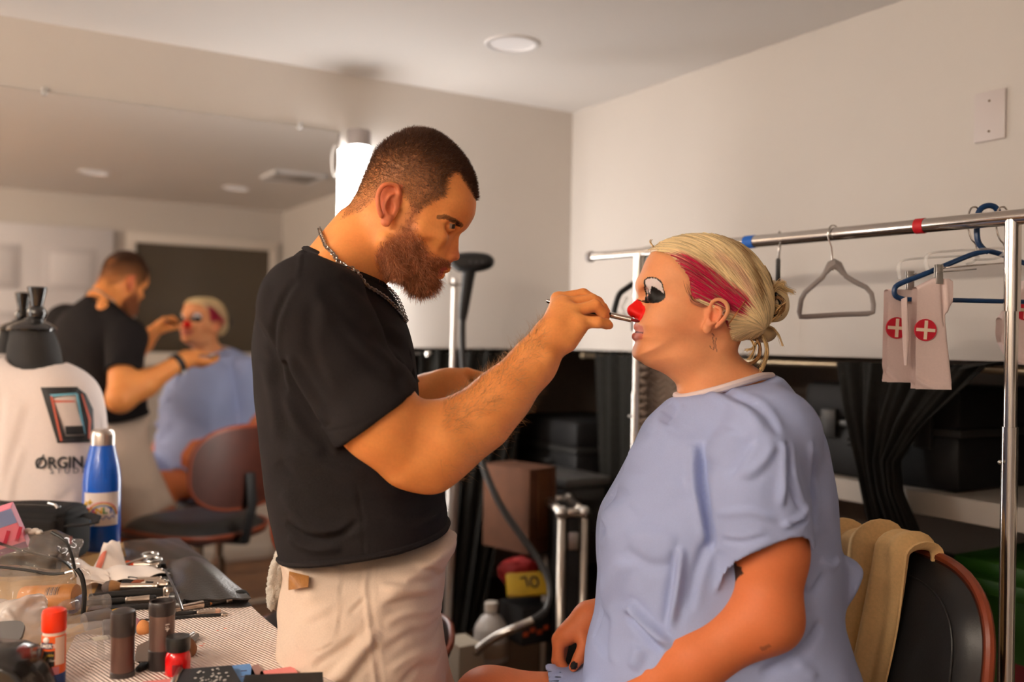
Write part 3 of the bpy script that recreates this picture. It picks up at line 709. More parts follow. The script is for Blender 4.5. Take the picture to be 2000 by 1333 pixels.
# fine arm hair
ix = np.nonzero((MAV[:, 0] > -0.10) & (MAV[:, 0] < 0.05) & ((MAN_[:, 2] > 0.25) | (RNG.uniform(size=len(MAV)) < 0.07)))[0]; ix = RNG.choice(ix, min(2600, len(ix)), replace=False)
strand_obj('arm_hair', strands_on(MAV, MAN_, ix, 0.013*RNG.uniform(0.6, 1.3, len(ix)), MAN_[ix]*0.45+np.array([0.45, 0.1, 0.1]), 4, None, 0.3, 0.25), np.full(len(ix), 0.00016), np.array(srgb(184, 142, 98))*RNG.uniform(0.6, 1.2, (len(ix), 1)), HAIR_M, man)
# ------------------------------------------------------------------ man's clothes
TS = [(600,484),(572,505),(546,531),(526,570),(512,620),(506,680),(508,750),(514,820),(520,880),(527,940),(536,1000),(549,1050),(563,1120),(568,1250),(600,1330),(840,1330),(872,1250),(876,1120),(874,1040),(871,1000),(864,950),(849,900),(831,850),(819,800),(813,740),(807,690),(797,648),(782,610),(768,580),(752,558),(722,532),(680,512),(640,496)]
ts = Sil(TS, TM, pad=0.06, res=0.002)
Wt = lut(zrow([480, 520, 560, 620, 700, 850, 1000, 1120, 1300], TM), [0.06, 0.10, 0.15, 0.180, 0.178, 0.165, 0.163, 0.170, 0.175])
tor = inflate(ts, lambda x, z: Wt(z), 0.125, p=2.25)
sh_r = U(0.03, cone(Pm(645, 556, TM-0.08), Pm(614, 604, 1.375), 0.046, 0.073), cone(Pm(612, 600, 1.375), Pm(735, 812, 1.382), 0.0745, 0.0675), cone(Pm(735, 812, 1.382), Pm(800, 900, 1.40), 0.0675, 0.066))
sh_l = U(0.03, cone(Pm(645, 556, TM+0.08), A3((-0.30, 1.735, 1.415)), 0.046, 0.071), cone(A3((-0.30, 1.735, 1.42)), A3((-0.40, 1.82, 1.19)), 0.072, 0.066))
hemR = (Pm(731, 819, 1.382), Pm(806, 884, 1.405)-Pm(640, 660, 1.38)+np.array([0.02, 0, -0.02]))
hemL = (A3((-0.36, 1.785, 1.285)), A3((-0.10, 0.085, -0.21)))
sl_r = SUB(0.002, CUT(sh_r, hemR), cone(Pm(700, 760, 1.38), Pm(830, 930, 1.41), 0.061, 0.059))
sl_l = SUB(0.002, CUT(sh_l, hemL), cone(A3((-0.345, 1.775, 1.32)), A3((-0.42, 1.84, 1.15)), 0.058, 0.058))
hemT = (Pm(720, 1056, TM)+np.array([0, 0, 0.0]), np.array([0.16, 0.0, -1.0]))
shirt = U(0.016, CUT(tor, hemT, k=0.004), sl_r, sl_l)
cn = Pm(748, 556)-Pm(600, 486); cn = np.array([-cn[2], 0, cn[0]])
shirt = CUT(shirt, (Pm(674, 522), cn), k=0.006)
V, F = nets(shirt, 0.0034); V = laplace(V, F, 2, 0.5); N = vnormals(V, F); q = side(V, 1.40); nr = (V[:, 1] < TM-0.02) | (N[:, 1] < -0.2)
qm = side(V, TM)
for line, amp, wd in [
    ([(612,556),(585,600),(562,660),(556,720),(566,770)], -0.0035, 7), ([(606,500),(612,530),(612,556)], 0.0012, 4),
    ([(575,700),(605,770),(640,830)], -0.005, 10), ([(590,690),(625,760),(660,820)], 0.0035, 9), ([(560,760),(600,840),(640,880)], 0.003, 12),
    ([(640,560),(690,640),(760,690),(800,720)], 0.0028, 14), ([(660,600),(720,680),(790,740)], -0.0025, 10), ([(745,640),(780,690),(800,760)], -0.003, 9),
    ([(650,590),(640,680),(670,760)], -0.002, 12), ([(570,860),(640,900),(720,930)], 0.003, 14), ([(545,900),(600,960),(680,1000)], -0.003, 14), ([(550,960),(620,1020),(720,1030)], 0.0035, 12),
    ([(556,1020),(600,1045),(660,1040),(700,1015)], -0.005, 8), ([(560,1045),(610,1066),(670,1060)], 0.004, 8), ([(700,960),(760,980),(850,970)], -0.002, 14), ([(700,940),(712,1010),(716,1090)], -0.0012, 3),
    ([(760,1010),(810,1030),(868,1010)], 0.0025, 12), ([(520,700),(540,780),(550,860)], 0.003, 14), ([(530,620),(545,690),(548,760)], -0.003, 10), ([(560,560),(540,620),(530,700)], 0.002, 12),
    ([(690,540),(730,580),(770,620)], -0.002, 8)]:
    fold(V, N, q, line, amp*2.0, wd*1.1, nr)
fold(V, N, side(V, 1.38), [(648, 838), (725, 815), (800, 772)], -0.0014, 2.6, nr & (N[:, 1] < 0.4))
V += N*(0.0014*wav(V, (33, 29, 37), (0.3, 1, 2)) + 0.0009*wav(V, (80, 61, 70)))[:, None]
BLK = mat('black_cotton', (0.0135, 0.0105, 0.0108), 0.85, noise=0.35, nscale=420, bump=0.5, bscale=1400, spec=0.2)
link('t_shirt', mesh_np('t_shirt', V, F), BLK, man)
# rolled hem and collar rib
hz = lambda x: hemT[0][2] + (x-hemT[0][0])*0.16
ring = []
for a in np.linspace(0, 2*math.pi, 72, endpoint=False):
    d = np.array([math.cos(a), math.sin(a), 0]); lo_, hi_ = 0.05, 0.3
    for _ in range(24):
        m_ = (lo_+hi_)/2; c_ = np.array([Pm(716, 1090)[0], TM, 0.0])+d*m_; c_[2] = hz(c_[0])+0.006
        if tor.fn(c_[None])[0] < 0: lo_ = m_
        else: hi_ = m_
    ring.append(c_)
MB().tube(ring, 0.0052, 8, closed=True).build('shirt_hem', BLK, man)
# shorts
SHO = [(572,1040),(562,1110),(556,1160),(556,1200),(563,1245),(580,1295),(600,1350),(640,1440),(800,1440),(862,1370),(868,1300),(862,1240),(859,1215),(864,1170),(870,1110),(873,1040)]
so = Sil(SHO, TM, pad=0.06, res=0.002)
Ws = lut(zrow([1040, 1100, 1200, 1330, 1440], TM), [0.155, 0.160, 0.178, 0.19, 0.17])
pel = inflate(so, lambda x, z: Ws(z), 0.12, p=2.3)
hN, kN = A3((-0.235, 1.465, 0.92)), A3((-0.225, 1.43, 0.52)); hF, kF = A3((-0.235, 1.645, 0.92)), A3((-0.135, 1.80, 0.56))
legN = CUT(cone(hN, kN, 0.115, 0.105), (hN*0.3+kN*0.7, kN-hN)); legF = CUT(cone(hF, kF, 0.112, 0.10), (hF*0.42+kF*0.58, kF-hF))
legN = SUB(0.003, legN, cone(hN*0.4+kN*0.6, kN*1.2-hN*0.2, 0.098, 0.096)); legF = SUB(0.003, legF, cone(hF*0.5+kF*0.5, kF*1.2-hF*0.2, 0.094, 0.092))
shorts = CUT(U(0.03, pel, legN, legF), (Pm(720, 1050, TM), (-0.16, 0, 1)))
V, F = nets(shorts, 0.0036); V = laplace(V, F, 2, 0.5); N = vnormals(V, F); q = side(V, 1.385); nr = (N[:, 1] < 0.1) & (V[:, 1] < TM)
PK = [(574,1118),(659,1124),(665,1243),(610,1274),(574,1258),(566,1200)]
V += N*(0.0016*np.clip((inpoly(q, PK) & nr).astype(float), 0, 1))[:, None]
for line, amp, wd in [
    ([(707,1118),(711,1160),(719,1192),(730,1257),(742,1333),(745,1400)], 0.0026, 4.5), ([(722,1118),(724,1165),(732,1200),(743,1262),(754,1333)], -0.0016, 2.2), ([(700,1118),(703,1160),(712,1200),(722,1262)], -0.0012, 2.0),
    ([(659,1128),(663,1240),(611,1270)], -0.0015, 1.8), ([(655,1128),(658,1236),(611,1265)], 0.0008, 2.0),
    ([(740,1150),(790,1158),(840,1170)], 0.005, 9), ([(745,1185),(800,1180),(845,1195)], -0.0045, 8), ([(750,1215),(800,1205),(850,1225)], 0.0045, 9), ([(745,1265),(800,1245),(850,1265)], -0.004, 9),
    ([(760,1300),(810,1285),(856,1310)], 0.004, 9), ([(800,1120),(838,1135),(856,1170)], -0.003, 7), ([(680,1200),(700,1180),(712,1172)], -0.003, 5), ([(640,1330),(690,1270),(735,1225)], 0.007, 13), ([(660,1345),(705,1290),(738,1250)], -0.006, 9),
    ([(580,1180),(620,1160),(655,1150)], 0.002, 10), ([(585,1225),(630,1205),(655,1190)], -0.002, 9), ([(615,1290),(660,1260),(700,1235)], -0.004, 8), ([(780,1330),(815,1310),(850,1340)], -0.004, 8)]:
    fold(V, N, q, line, amp*1.35, wd, nr)
V += N*(0.0020*wav(V, (35, 41, 52), (1, 0.4, 2.2)) + 0.0011*wav(V, (90, 75, 84)))[:, None]
CRM = mat('cream_denim', srgb(224, 200, 180), 0.85, noise=0.10, nscale=600, bump=0.35, bscale=1600, spec=0.2)
sho = link('shorts', mesh_np('shorts', V, F), CRM, man)
# frayed threads along the far hem and near hem
S = []
for (h_, k_, r_) in ((hN*0.3+kN*0.7, kN-hN, 0.1075), (hF*0.42+kF*0.58, kF-hF, 0.104)):
    fr_ = frame(h_, z=k_/np.linalg.norm(k_))
    for a in RNG.uniform(0, 6.283, 260):
        p0 = A3(fr_ @ Vector((r_*math.cos(a), r_*math.sin(a), -0.003))); d_ = A3(fr_.to_3x3() @ Vector((math.cos(a)*0.35, math.sin(a)*0.35, 1)))+RNG.normal(size=3)*0.35
        L = RNG.uniform(0.008, 0.022); S.append([p0, p0+d_*L*0.5, p0+d_*L+RNG.normal(size=3)*0.003])
R_, Fq = ribbons(np.array(S), np.full(len(S), 0.0007)); o = link('frayed_edge', mesh_np('fray', R_, Fq), CRM, man); o['kind'] = 'stuff'
# leather patch with stitched border
LEA = mat('tan_leather', srgb(150, 98, 42), 0.5, noise=0.2, nscale=120, bump=0.3, bscale=500)
def hits(px, py, node, t0=1.30, t1=1.55, n=48):      # first hits of sight lines on a surface
    px = np.atleast_1d(np.asarray(px, float)); py = np.atleast_1d(np.asarray(py, float)); c, s = math.cos(ROLL), math.sin(ROLL)
    dx, dy = px-1000, py-666.5; D = np.stack([(dx*c+dy*s)/FPX, np.ones(len(px)), -(-dx*s+dy*c)/FPX], 1); O = np.array([0, 0, CZ])
    ts_ = np.linspace(t0, t1, n); P = O + D[:, None]*ts_[None, :, None]; d = node.fn(P.reshape(-1, 3)).reshape(len(px), n); i = np.maximum(np.argmax(d < 0, axis=1), 1)
    lo_, hi_ = ts_[i-1].copy(), ts_[i].copy()
    for _ in range(10):
        m_ = (lo_+hi_)/2; ins = node.fn(O+D*m_[:, None]) < 0; hi_ = np.where(ins, m_, hi_); lo_ = np.where(ins, lo_, m_)
    return O + D*hi_[:, None]
def on_near(px, py, node, t0=1.30, t1=1.55): return hits(px, py, node, t0, t1)[0]
pt = [(572,1117),(610,1126),(609,1147),(572,1152)]
cs = [on_near(x, y, shorts) for x, y in pt]; nn = np.cross(cs[1]-cs[0], cs[3]-cs[0]); nn /= np.linalg.norm(nn); nn = nn if nn[1] < 0 else -nn
vs = []
for k in range(6):
    for i in range(8):
        u, v = i/7, k/5; p = (cs[0]*(1-u)+cs[1]*u)*(1-v)+(cs[3]*(1-u)+cs[2]*u)*v
        p = hits(pt[0][0]*(1-u)*(1-v)+pt[1][0]*u*(1-v)+pt[2][0]*u*v+pt[3][0]*(1-u)*v, pt[0][1]*(1-u)*(1-v)+pt[1][1]*u*(1-v)+pt[2][1]*u*v+pt[3][1]*(1-u)*v, shorts)[0] + nn*0.0095
        vs.append(p)
b = MB(); b.add([tuple(p+nn*0.0016) for p in vs], [(k*8+i, k*8+i+1, k*8+8+i+1, k*8+8+i) for k in range(5) for i in range(7)])
pa = b.build('leather_patch', LEA, sho, solid=0.002)
# embossed script squiggle on the patch (unreadable in the photograph) and stitches
sq = [vs[2*8+1]+nn*0.002]
pts = []
for s_ in np.linspace(0, 1, 40):
    u = 0.15+0.7*s_; v = 0.42+0.12*math.sin(s_*30)+0.06*math.sin(s_*11)-0.12*s_; i = min(int(u*7), 6); k = min(int(v*5), 4); fu, fv = u*7-i, v*5-k
    p = (vs[k*8+i]*(1-fu)+vs[k*8+i+1]*fu)*(1-fv)+(vs[k*8+8+i]*(1-fu)+vs[k*8+9+i]*fu)*fv; pts.append(p+nn*0.0022)
MB().tube(pts, 0.0005, 5).build('embossing', mat('dark_leather', srgb(92, 54, 22), 0.6), pa)
# small towel tucked in the back pocket
TW = mat('white_terry', (0.66, 0.60, 0.52), 0.95, noise=0.1, nscale=500, bump=1.0, bscale=700)
ol = [(562,1046),(550,1062),(537,1085),(527,1125),(523,1160),(532,1192),(541,1187),(556,1160),(560,1120),(566,1090),(570,1060)]
tw = Sil(ol, 1.50, pad=0.04)
twn = inflate(tw, lambda x, z: 0.030+0*x, 0.011, p=2.0, wmax=0.06)
V, F = nets(twn, 0.0026); N = vnormals(V, F); q = side(V, 1.47)
for line, amp, wd in [([(556,1065),(545,1110),(540,1180)], -0.006, 5), ([(562,1085),(552,1095),(540,1100)], 0.006, 6), ([(566,1110),(558,1150),(548,1185)], 0.005, 5), ([(535,1100),(530,1150)], 0.004, 5)]: fold(V, N, q, line, amp, wd)
V += N*(0.0012*RNG.normal(size=(len(V), 1)))
tag(link('hand_towel', mesh_np('hand_towel', V, F), TW), 'small white terry towel tucked into the back pocket of the shorts', 'towel')
# chain necklace
cp = [Pm(624, 447), Pm(630, 466, TM-0.050), Pm(648, 501, TM-0.085), Pm(672, 533, TM-0.100), Pm(702, 568, TM-0.092), Pm(735, 604, TM-0.055), Pm(760, 630, TM-0.012), Pm(770, 637, TM),
      Pm(768, 622, TM+0.012), Pm(758, 592, TM+0.035), Pm(748, 568, TM+0.055), Pm(715, 545, TM+0.070), Pm(665, 515, TM+0.095), Pm(634, 470, TM+0.06)]
SIL_ = mat('silver_chain', (0.36, 0.32, 0.285), 0.3, metal=1.0)
cv = spline(cp, 14, True); bod = U(0.0, man_head_node, shirt)
for _ in range(8):
    dd = bod.fn(cv); cv = cv + grad(bod, cv)*np.clip(0.0035-dd, 0, 0.02)[:, None]
seg = np.linalg.norm(np.diff(np.vstack([cv, cv[:1]]), axis=0), axis=1); ln = np.concatenate([[0], np.cumsum(seg)])
cvx = np.vstack([cv, cv[:1]]); n_l = int(ln[-1]/0.0042)
ck = MB()
for i in range(n_l):
    s_ = ln[-1]*i/n_l; p = np.array([np.interp(s_, ln, cvx[:, a]) for a in range(3)]); p2 = np.array([np.interp(s_+0.002, ln, cvx[:, a]) for a in range(3)])
    f_ = frame(p, z=(p2-p)) @ Matrix.Rotation((0.75 if i % 2 else -0.75)+0.6, 4, 'Z')
    ck.tube([f_ @ Vector((0.0032*math.cos(a), 0.0, 0.0038*math.sin(a))) for a in np.linspace(0, 6.283, 9)[:-1]], 0.00095, 5, closed=True)
o = ck.build('chain_necklace', SIL_); tag(o, 'silver curb chain necklace around the man’s neck'.replace('’', "'"), 'necklace')
# watch on the far wrist
wc, wd_ = Pm(815, 771, 1.885), (Pm(872, 757, 1.885)-A3((-0.40, 1.82, 1.19)))
t = empty('wrist_watch', "black strapped watch on the man's far wrist", 'watch', loc=wc)
fw = frame(wc, z=wd_, x=(0, -0.35, 1))
MB(fw).grid(lambda u, v: (0.0375*math.cos(u*6.2832), 0.036*math.sin(u*6.2832), -0.013+0.026*v), 40, 4, closed_u=True).build('strap', mat('black_rubber', (0.015, 0.014, 0.014), 0.5), t, solid=0.003)
MB(fw).box((0.036, 0, 0), (0.011, 0.024, 0.026), bev=0.004).build('lug', mat('steel_brushed', (0.32, 0.30, 0.29), 0.35, metal=1.0), t)
for k in range(3): MB(fw @ Matrix.Translation((0.0405, -0.005+k*0.005, 0.004)) @ Matrix.Rotation(math.pi/2, 4, 'Y')).lathe([(0.0011, 0), (0.0011, 0.0012), (0.0001, 0.0014)], 8).build('strap_hole', mat('black_rubber'), t)
MB(fw @ Matrix.Translation((-0.040, 0, 0)) @ Matrix.Rotation(math.pi/2, 4, 'Y')).lathe([(0.0001, -0.005), (0.019, -0.005), (0.020, 0.0), (0.019, 0.004), (0.0001, 0.005)], 28).build('case', mat('steel_brushed'), t)
# brush in the painting hand
t = empty('makeup_brush', 'flat face-paint brush held to the painted red nose', 'brush', loc=W(1187, 612, 1.52))
b0, b1 = W(1068, 588, 1.558), W(1243, 627, 1.512); fb = frame(b0, z=b1-b0); L = (b1-b0).length
SILV = mat('silver_ferrule', (0.62, 0.55, 0.50), 0.25, metal=1.0); BLKP = mat('black_lacquer', (0.012, 0.012, 0.012), 0.25)
MB(fb).lathe([(0.0001, 0.006), (0.0036, 0.007), (0.0042, 0.03), (0.0048, 0.07), (0.0042, L-0.04)], 16).build('handle', BLKP, t)
MB(fb).lathe([(0.0001, -0.001), (0.0026, 0.0), (0.0036, 0.003), (0.0037, 0.008), (0.003, 0.009)], 16).build('end_cap', SILV, t)
MB(fb).lathe([(0.0045, L-0.042), (0.0049, L-0.040), (0.0044, L-0.037), (0.0049, L-0.034), (0.0045, L-0.031), (0.0045, L-0.012), (0.0042, L-0.008)], 16).build('ferrule', SILV, t)
MB(fb @ Matrix.Diagonal((1, 0.55, 1, 1))).lathe([(0.0042, L-0.009), (0.0046, L-0.004), (0.0040, L+0.002), (0.0022, L+0.006), (0.0002, L+0.007)], 16).build('bristles', mat('red_bristles', srgb(120, 14, 12), 0.6), t)
# steel palette in the other hand
t0, t1 = W(912, 738, 1.875), W(1030, 746, 1.94); xa = (t1-t0); cen = (t0+t1)/2
fp = frame(cen, x=xa, z=(0.02, -0.10, 1)); Lp = xa.length/2
def pal(a):
    r = (abs(math.cos(a))**3+abs(math.sin(a))**3)**(-1/3); return (Lp*r*math.cos(a), 0.06*r*math.sin(a))
MB(fp).prism([pal(a) for a in np.linspace(0, 6.2832, 49)[:-1]], -0.0009, 0.0009).build('mixing_palette', mat('palette_steel', (0.30, 0.25, 0.22), 0.25, metal=1.0))
tag(bpy.data.objects['mixing_palette'], "thin steel mixing palette held in the man's far hand", 'palette')
# collar rib
cr_ = [Pm(600, 486), Pm(612, 492, TM-0.040), Pm(642, 507, TM-0.066), Pm(690, 530, TM-0.070), Pm(728, 547, TM-0.046), Pm(746, 555, TM-0.016), Pm(746, 555, TM+0.016), Pm(728, 547, TM+0.046), Pm(690, 530, TM+0.070), Pm(642, 507, TM+0.066), Pm(612, 492, TM+0.040)]
MB().tube(list(spline(cr_, 5, True)), 0.0095, 8, closed=True, flat=0.5, up=(0, 0.3, 1)).build('collar_rib', BLK, man)
# ------------------------------------------------------------------ seated woman
TWN = 1.643; _before = set(bpy.data.objects); WS = 0.931   # built at arm's length, then set to life size
def Pw(px, py, t=TWN): return A3(W(px, py, t))
YW = np.array([0, 1, 0])
WHEAD = [(1278,488),(1263,507),(1254,528),(1249,546),(1250,560),(1254,574),(1257,590),(1255,606),(1250,619),(1243.5,627),(1240,636),(1243.5,646),(1239,655),(1237.5,661),(1241.5,668.5),(1237,679),(1235,689),(1237,697),(1244,703),(1256,708),(1276,714),(1310,722),(1345,718),(1385,700),(1440,668),(1472,625),(1488,572),(1480,522),(1450,487),(1400,467),(1345,463),(1305,472)]
def woman_head():
    t = TWN; X = lambda px, py, dy: Pw(px, py) + YW*dy
    sil = Sil(WHEAD, t)
    Wl = lut(zrow([460, 530, 590, 640, 690, 720], t), [0.073, 0.073, 0.0725, 0.071, 0.064, 0.060])
    parts = [inflate(sil, lambda x, z: Wl(z), 0.072, p=2.2)]
    for sg in (-1, 1):
        parts += [ell(X(1292, 628, sg*0.043), (0.030, 0.024, 0.030)), cone(X(1258, 560, sg*0.010), X(1282, 556, sg*0.046), 0.010, 0.009), ell(X(1335, 690, sg*0.045), (0.03, 0.018, 0.02))]
    base = U(0.02, *parts)
    base = SUB(0.010, base, *[ell(X(1257, 576, sg*0.027), (0.011, 0.014, 0.010)) for sg in (-1, 1)])
    base = U(0.006, base, *[ell(X(1274, 581, sg*0.033), (0.0140, 0.0145, 0.0125)) for sg in (-1, 1)])
    NS = Sil([(1252,570),(1248,581),(1240,588),(1231,597),(1226,604),(1226,611),(1231,618),(1240,622),(1247,627),(1258,622),(1264,600),(1260,580)], t, pad=0.03)
    Wn = lut(zrow([570, 585, 600, 612, 626], t), [0.0085, 0.0095, 0.0135, 0.0165, 0.0150])
    nose = U(0.004, inflate(NS, lambda x, z: Wn(z), 0.014), ell(X(1234.5, 606, 0), (0.0082, 0.0098, 0.0088)), *[ell(X(1248, 614, sg*0.0118), (0.0095, 0.0068, 0.0075)) for sg in (-1, 1)])
    nose = SUB(0.0015, nose, *[ell(X(1240, 620, sg*0.0068), (0.0052, 0.0034, 0.0034)) for sg in (-1, 1)])
    base = U(0.007, base, nose)
    lip = U(0.002, *[cone(X(1243, 640, sg*0.003), X(1260, 651, sg*0.024), 0.0044, 0.0018) for sg in (-1, 1)],
            *[cone(X(1241, 657, 0), X(1258, 655, sg*0.022), 0.0058, 0.0020) for sg in (-1, 1)])
    base = U(0.006, base, lip)
    base = SUB(0.001, base, *[cone(X(1237, 648.5, 0), X(1261, 652.5, sg*0.024), 0.0019, 0.0007) for sg in (-1, 1)])
    for sg in (-1, 1):
        E = lambda px, py, o=0.0: Pw(px, py, 1.570)*np.array([1, 0, 1]) + np.array([0, t + sg*(0.0725+o), 0])
        hel = spline([E(1387, 612, 0.004), E(1386, 597, 0.007), E(1393, 588, 0.010), E(1404, 587, 0.014), E(1414, 594, 0.017), E(1417, 607, 0.018), E(1411, 622, 0.017), E(1397, 638, 0.013)], 3)
        rim = chain(list(hel), list(np.linspace(0.0028, 0.0034, len(hel))), 0.002)
        anti = spline([E(1396, 600, 0.010), E(1404, 604, 0.012), E(1405, 615, 0.012), E(1395, 628, 0.010), E(1385, 634, 0.008)], 3)
        ear = U(0.0022, ell(E(1399, 614, 0.002), (0.0175, 0.0060, 0.025)), rim, chain(list(anti), [0.0028]*len(anti), 0.002), ell(E(1380, 641, 0.004), (0.0085, 0.0055, 0.010)), ell(E(1386, 632, 0.003), (0.009, 0.006, 0.010)), cone(E(1383, 624, 0.004), E(1386, 627, 0.007), 0.004, 0.0026))
        ear = SUB(0.002, ear, ell(E(1391, 618, 0.012), (0.0062, 0.010, 0.0095)), ell(E(1400, 594, 0.013), (0.005, 0.005, 0.004)))
        base = U(0.006, base, ear)
    NK = Sil([(1262,700),(1297,727),(1313,742),(1323,757),(1326,800),(1360,850),(1480,850),(1520,790),(1500,742),(1481,722),(1455,705),(1439,688),(1434,660),(1400,640),(1320,650)], t, pad=0.06)
    Wk = lut(zrow([650, 700, 740, 790, 840], t), [0.058, 0.058, 0.060, 0.062, 0.06])
    neck = inflate(NK, lambda x, z: Wk(z), 0.058, p=2.1)
    return U(0.018, base, neck)
WHN_ = woman_head()
def woman_left_arm():
    sh, el, wr_ = Pw(1505, 850, 1.47), Pw(1496, 1205, 1.44), Pw(1210, 1385, 1.49)
    md = Pw(1360, 1290, 1.455)
    arm = U(0.03, cone(sh, Pw(1504, 1080, 1.455), 0.046, 0.0525), cone(Pw(1504, 1080, 1.455), el, 0.0525, 0.050), cone(el, md, 0.0485, 0.043), cone(md, wr_, 0.043, 0.029), ell(Pw(1520, 1220, 1.445), (0.024, 0.024, 0.024)))
    pc = Pw(1150, 1425, 1.52)
    palm = U(0.014, cone(wr_, pc, 0.027, 0.020), cone(Pw(1180, 1400, 1.48), Pw(1120, 1440, 1.50), 0.018, 0.013))
    F_ = [chain([pc+np.array([0, 0.03-0.018*i, 0]), pc+np.array([-0.045, 0.034-0.019*i, -0.012]), pc+np.array([-0.075, 0.032-0.018*i, -0.035])], [0.0115, 0.0095, 0.0075]) for i in range(4)]
    F_.append(chain([Pw(1190, 1390, 1.52), Pw(1165, 1395, 1.57), Pw(1130, 1410, 1.585)], [0.014, 0.011, 0.008]))
    return U(0.012, arm, fingers(palm, F_))
def woman_right_arm():
    sh, el, wr_ = Pw(1480, 860, 1.83), Pw(1400, 1150, 1.90), Pw(1150, 1206, 1.775)
    arm = U(0.03, cone(sh, el, 0.056, 0.046), cone(el, Pw(1290, 1165, 1.85), 0.046, 0.042), cone(Pw(1290, 1165, 1.85), wr_, 0.042, 0.0275))
    t = 1.765
    palm = U(0.012, cone(wr_, Pw(1108, 1240, t), 0.0265, 0.019), cone(Pw(1140, 1215, t+0.01), Pw(1092, 1250, t+0.004), 0.020, 0.0125), cone(Pw(1140, 1215, t+0.02), Pw(1092, 1252, t+0.026), 0.019, 0.0125), cone(Pw(1145, 1215, t+0.03), Pw(1096, 1256, t+0.046), 0.018, 0.012))
    F_ = [chain([Pw(1092, 1250, t), Pw(1091, 1288, t-0.004), Pw(1104, 1311, t-0.006), Pw(1119, 1322, t-0.006)], [0.0122, 0.0104, 0.0092, 0.0076]),
          chain([Pw(1092, 1252, t+0.022), Pw(1088, 1292, t+0.022), Pw(1104, 1318, t+0.020), Pw(1122, 1330, t+0.018)], [0.0122, 0.0104, 0.0092, 0.0076]),
          chain([Pw(1095, 1256, t+0.042), Pw(1090, 1296, t+0.044), Pw(1106, 1322, t+0.042), Pw(1124, 1334, t+0.040)], [0.012, 0.010, 0.009, 0.0075]),
          chain([Pw(1100, 1260, t+0.058), Pw(1094, 1296, t+0.062), Pw(1108, 1322, t+0.060), Pw(1122, 1332, t+0.058)], [0.011, 0.009, 0.008, 0.007]),
          chain([Pw(1133, 1226, t-0.002), Pw(1141, 1262, t-0.022), Pw(1130, 1287, t-0.030), Pw(1120, 1304, t-0.032)], [0.0165, 0.0120, 0.0108, 0.0085])]
    return U(0.012, arm, fingers(palm, F_, 0.008))
WLA, WRA = woman_left_arm(), woman_right_arm()
kneeF, kneeN = Pw(955, 1380, 1.76), Pw(955, 1440, 1.53)
def wleg(hip, knee, foot, toe):
    return U(0.04, cone(hip, knee, 0.088, 0.064), cone(knee, knee*0.55+foot*0.45, 0.062, 0.056), cone(knee*0.55+foot*0.45, foot, 0.056, 0.036), cone(foot, toe, 0.034, 0.026))
WLEG_F = wleg(Pw(1480, 1425, 1.73), kneeF, kneeF*np.array([1, 1, 0])+np.array([0.03, 0, 0.30]), kneeF*np.array([1, 1, 0])+np.array([-0.10, 0, 0.24]))
WLEG_N = wleg(Pw(1490, 1430, 1.55), kneeN, kneeN*np.array([1, 1, 0])+np.array([0.03, 0, 0.30]), kneeN*np.array([1, 1, 0])+np.array([-0.10, 0, 0.24]))
WHAIR = [(1274,482),(1297,466),(1318,458),(1344,452.5),(1373,451),(1402,454),(1428,462),(1452,474),(1474,495),(1490,519),(1500,543),(1507,566),(1508,593),(1506,619),(1500,641),(1491,657),(1480,664),(1467,664),(1445,668),(1431,664),(1424,650),(1415,632),(1408,618),(1408,600),(1402,588),(1390,588),(1378,598),(1362,594),(1347,578),(1344,560),(1342,545),(1334,532),(1322,515),(1309,500),(1294,491),(1282,488)]
WMAG = [(1332,498),(1352,511),(1384,528),(1412,553),(1445,575),(1458,590),(1440,612),(1428,625),(1420,645),(1412,630),(1410,600),(1400,586),(1380,590),(1362,592),(1346,577),(1344,556),(1340,540),(1338,520)]
SK_W = np.array(srgb(232, 161, 112)); SK_W2 = np.array(srgb(222, 133, 84)); SK_A = np.array(srgb(212, 108, 60))
NAIL = np.array(srgb(22, 18, 18))
EYEO = [(1258,553),(1259,546),(1264,542),(1271,541.5),(1279,544),(1286,550),(1291,558),(1293,567),(1296,577),(1296,582),(1291,588),(1283,592.5),(1274,593.5),(1266,590),(1262,585),(1266,577),(1264,568),(1260,561)]
EYEW = [(1260.5,553),(1261,548),(1265,544.5),(1271,544),(1278,546.5),(1284.5,552),(1289,559),(1291,568),(1293.5,575.5),(1287,570),(1279,563.5),(1271,559.5),(1270,566),(1269.5,574),(1267,569),(1263,560)]
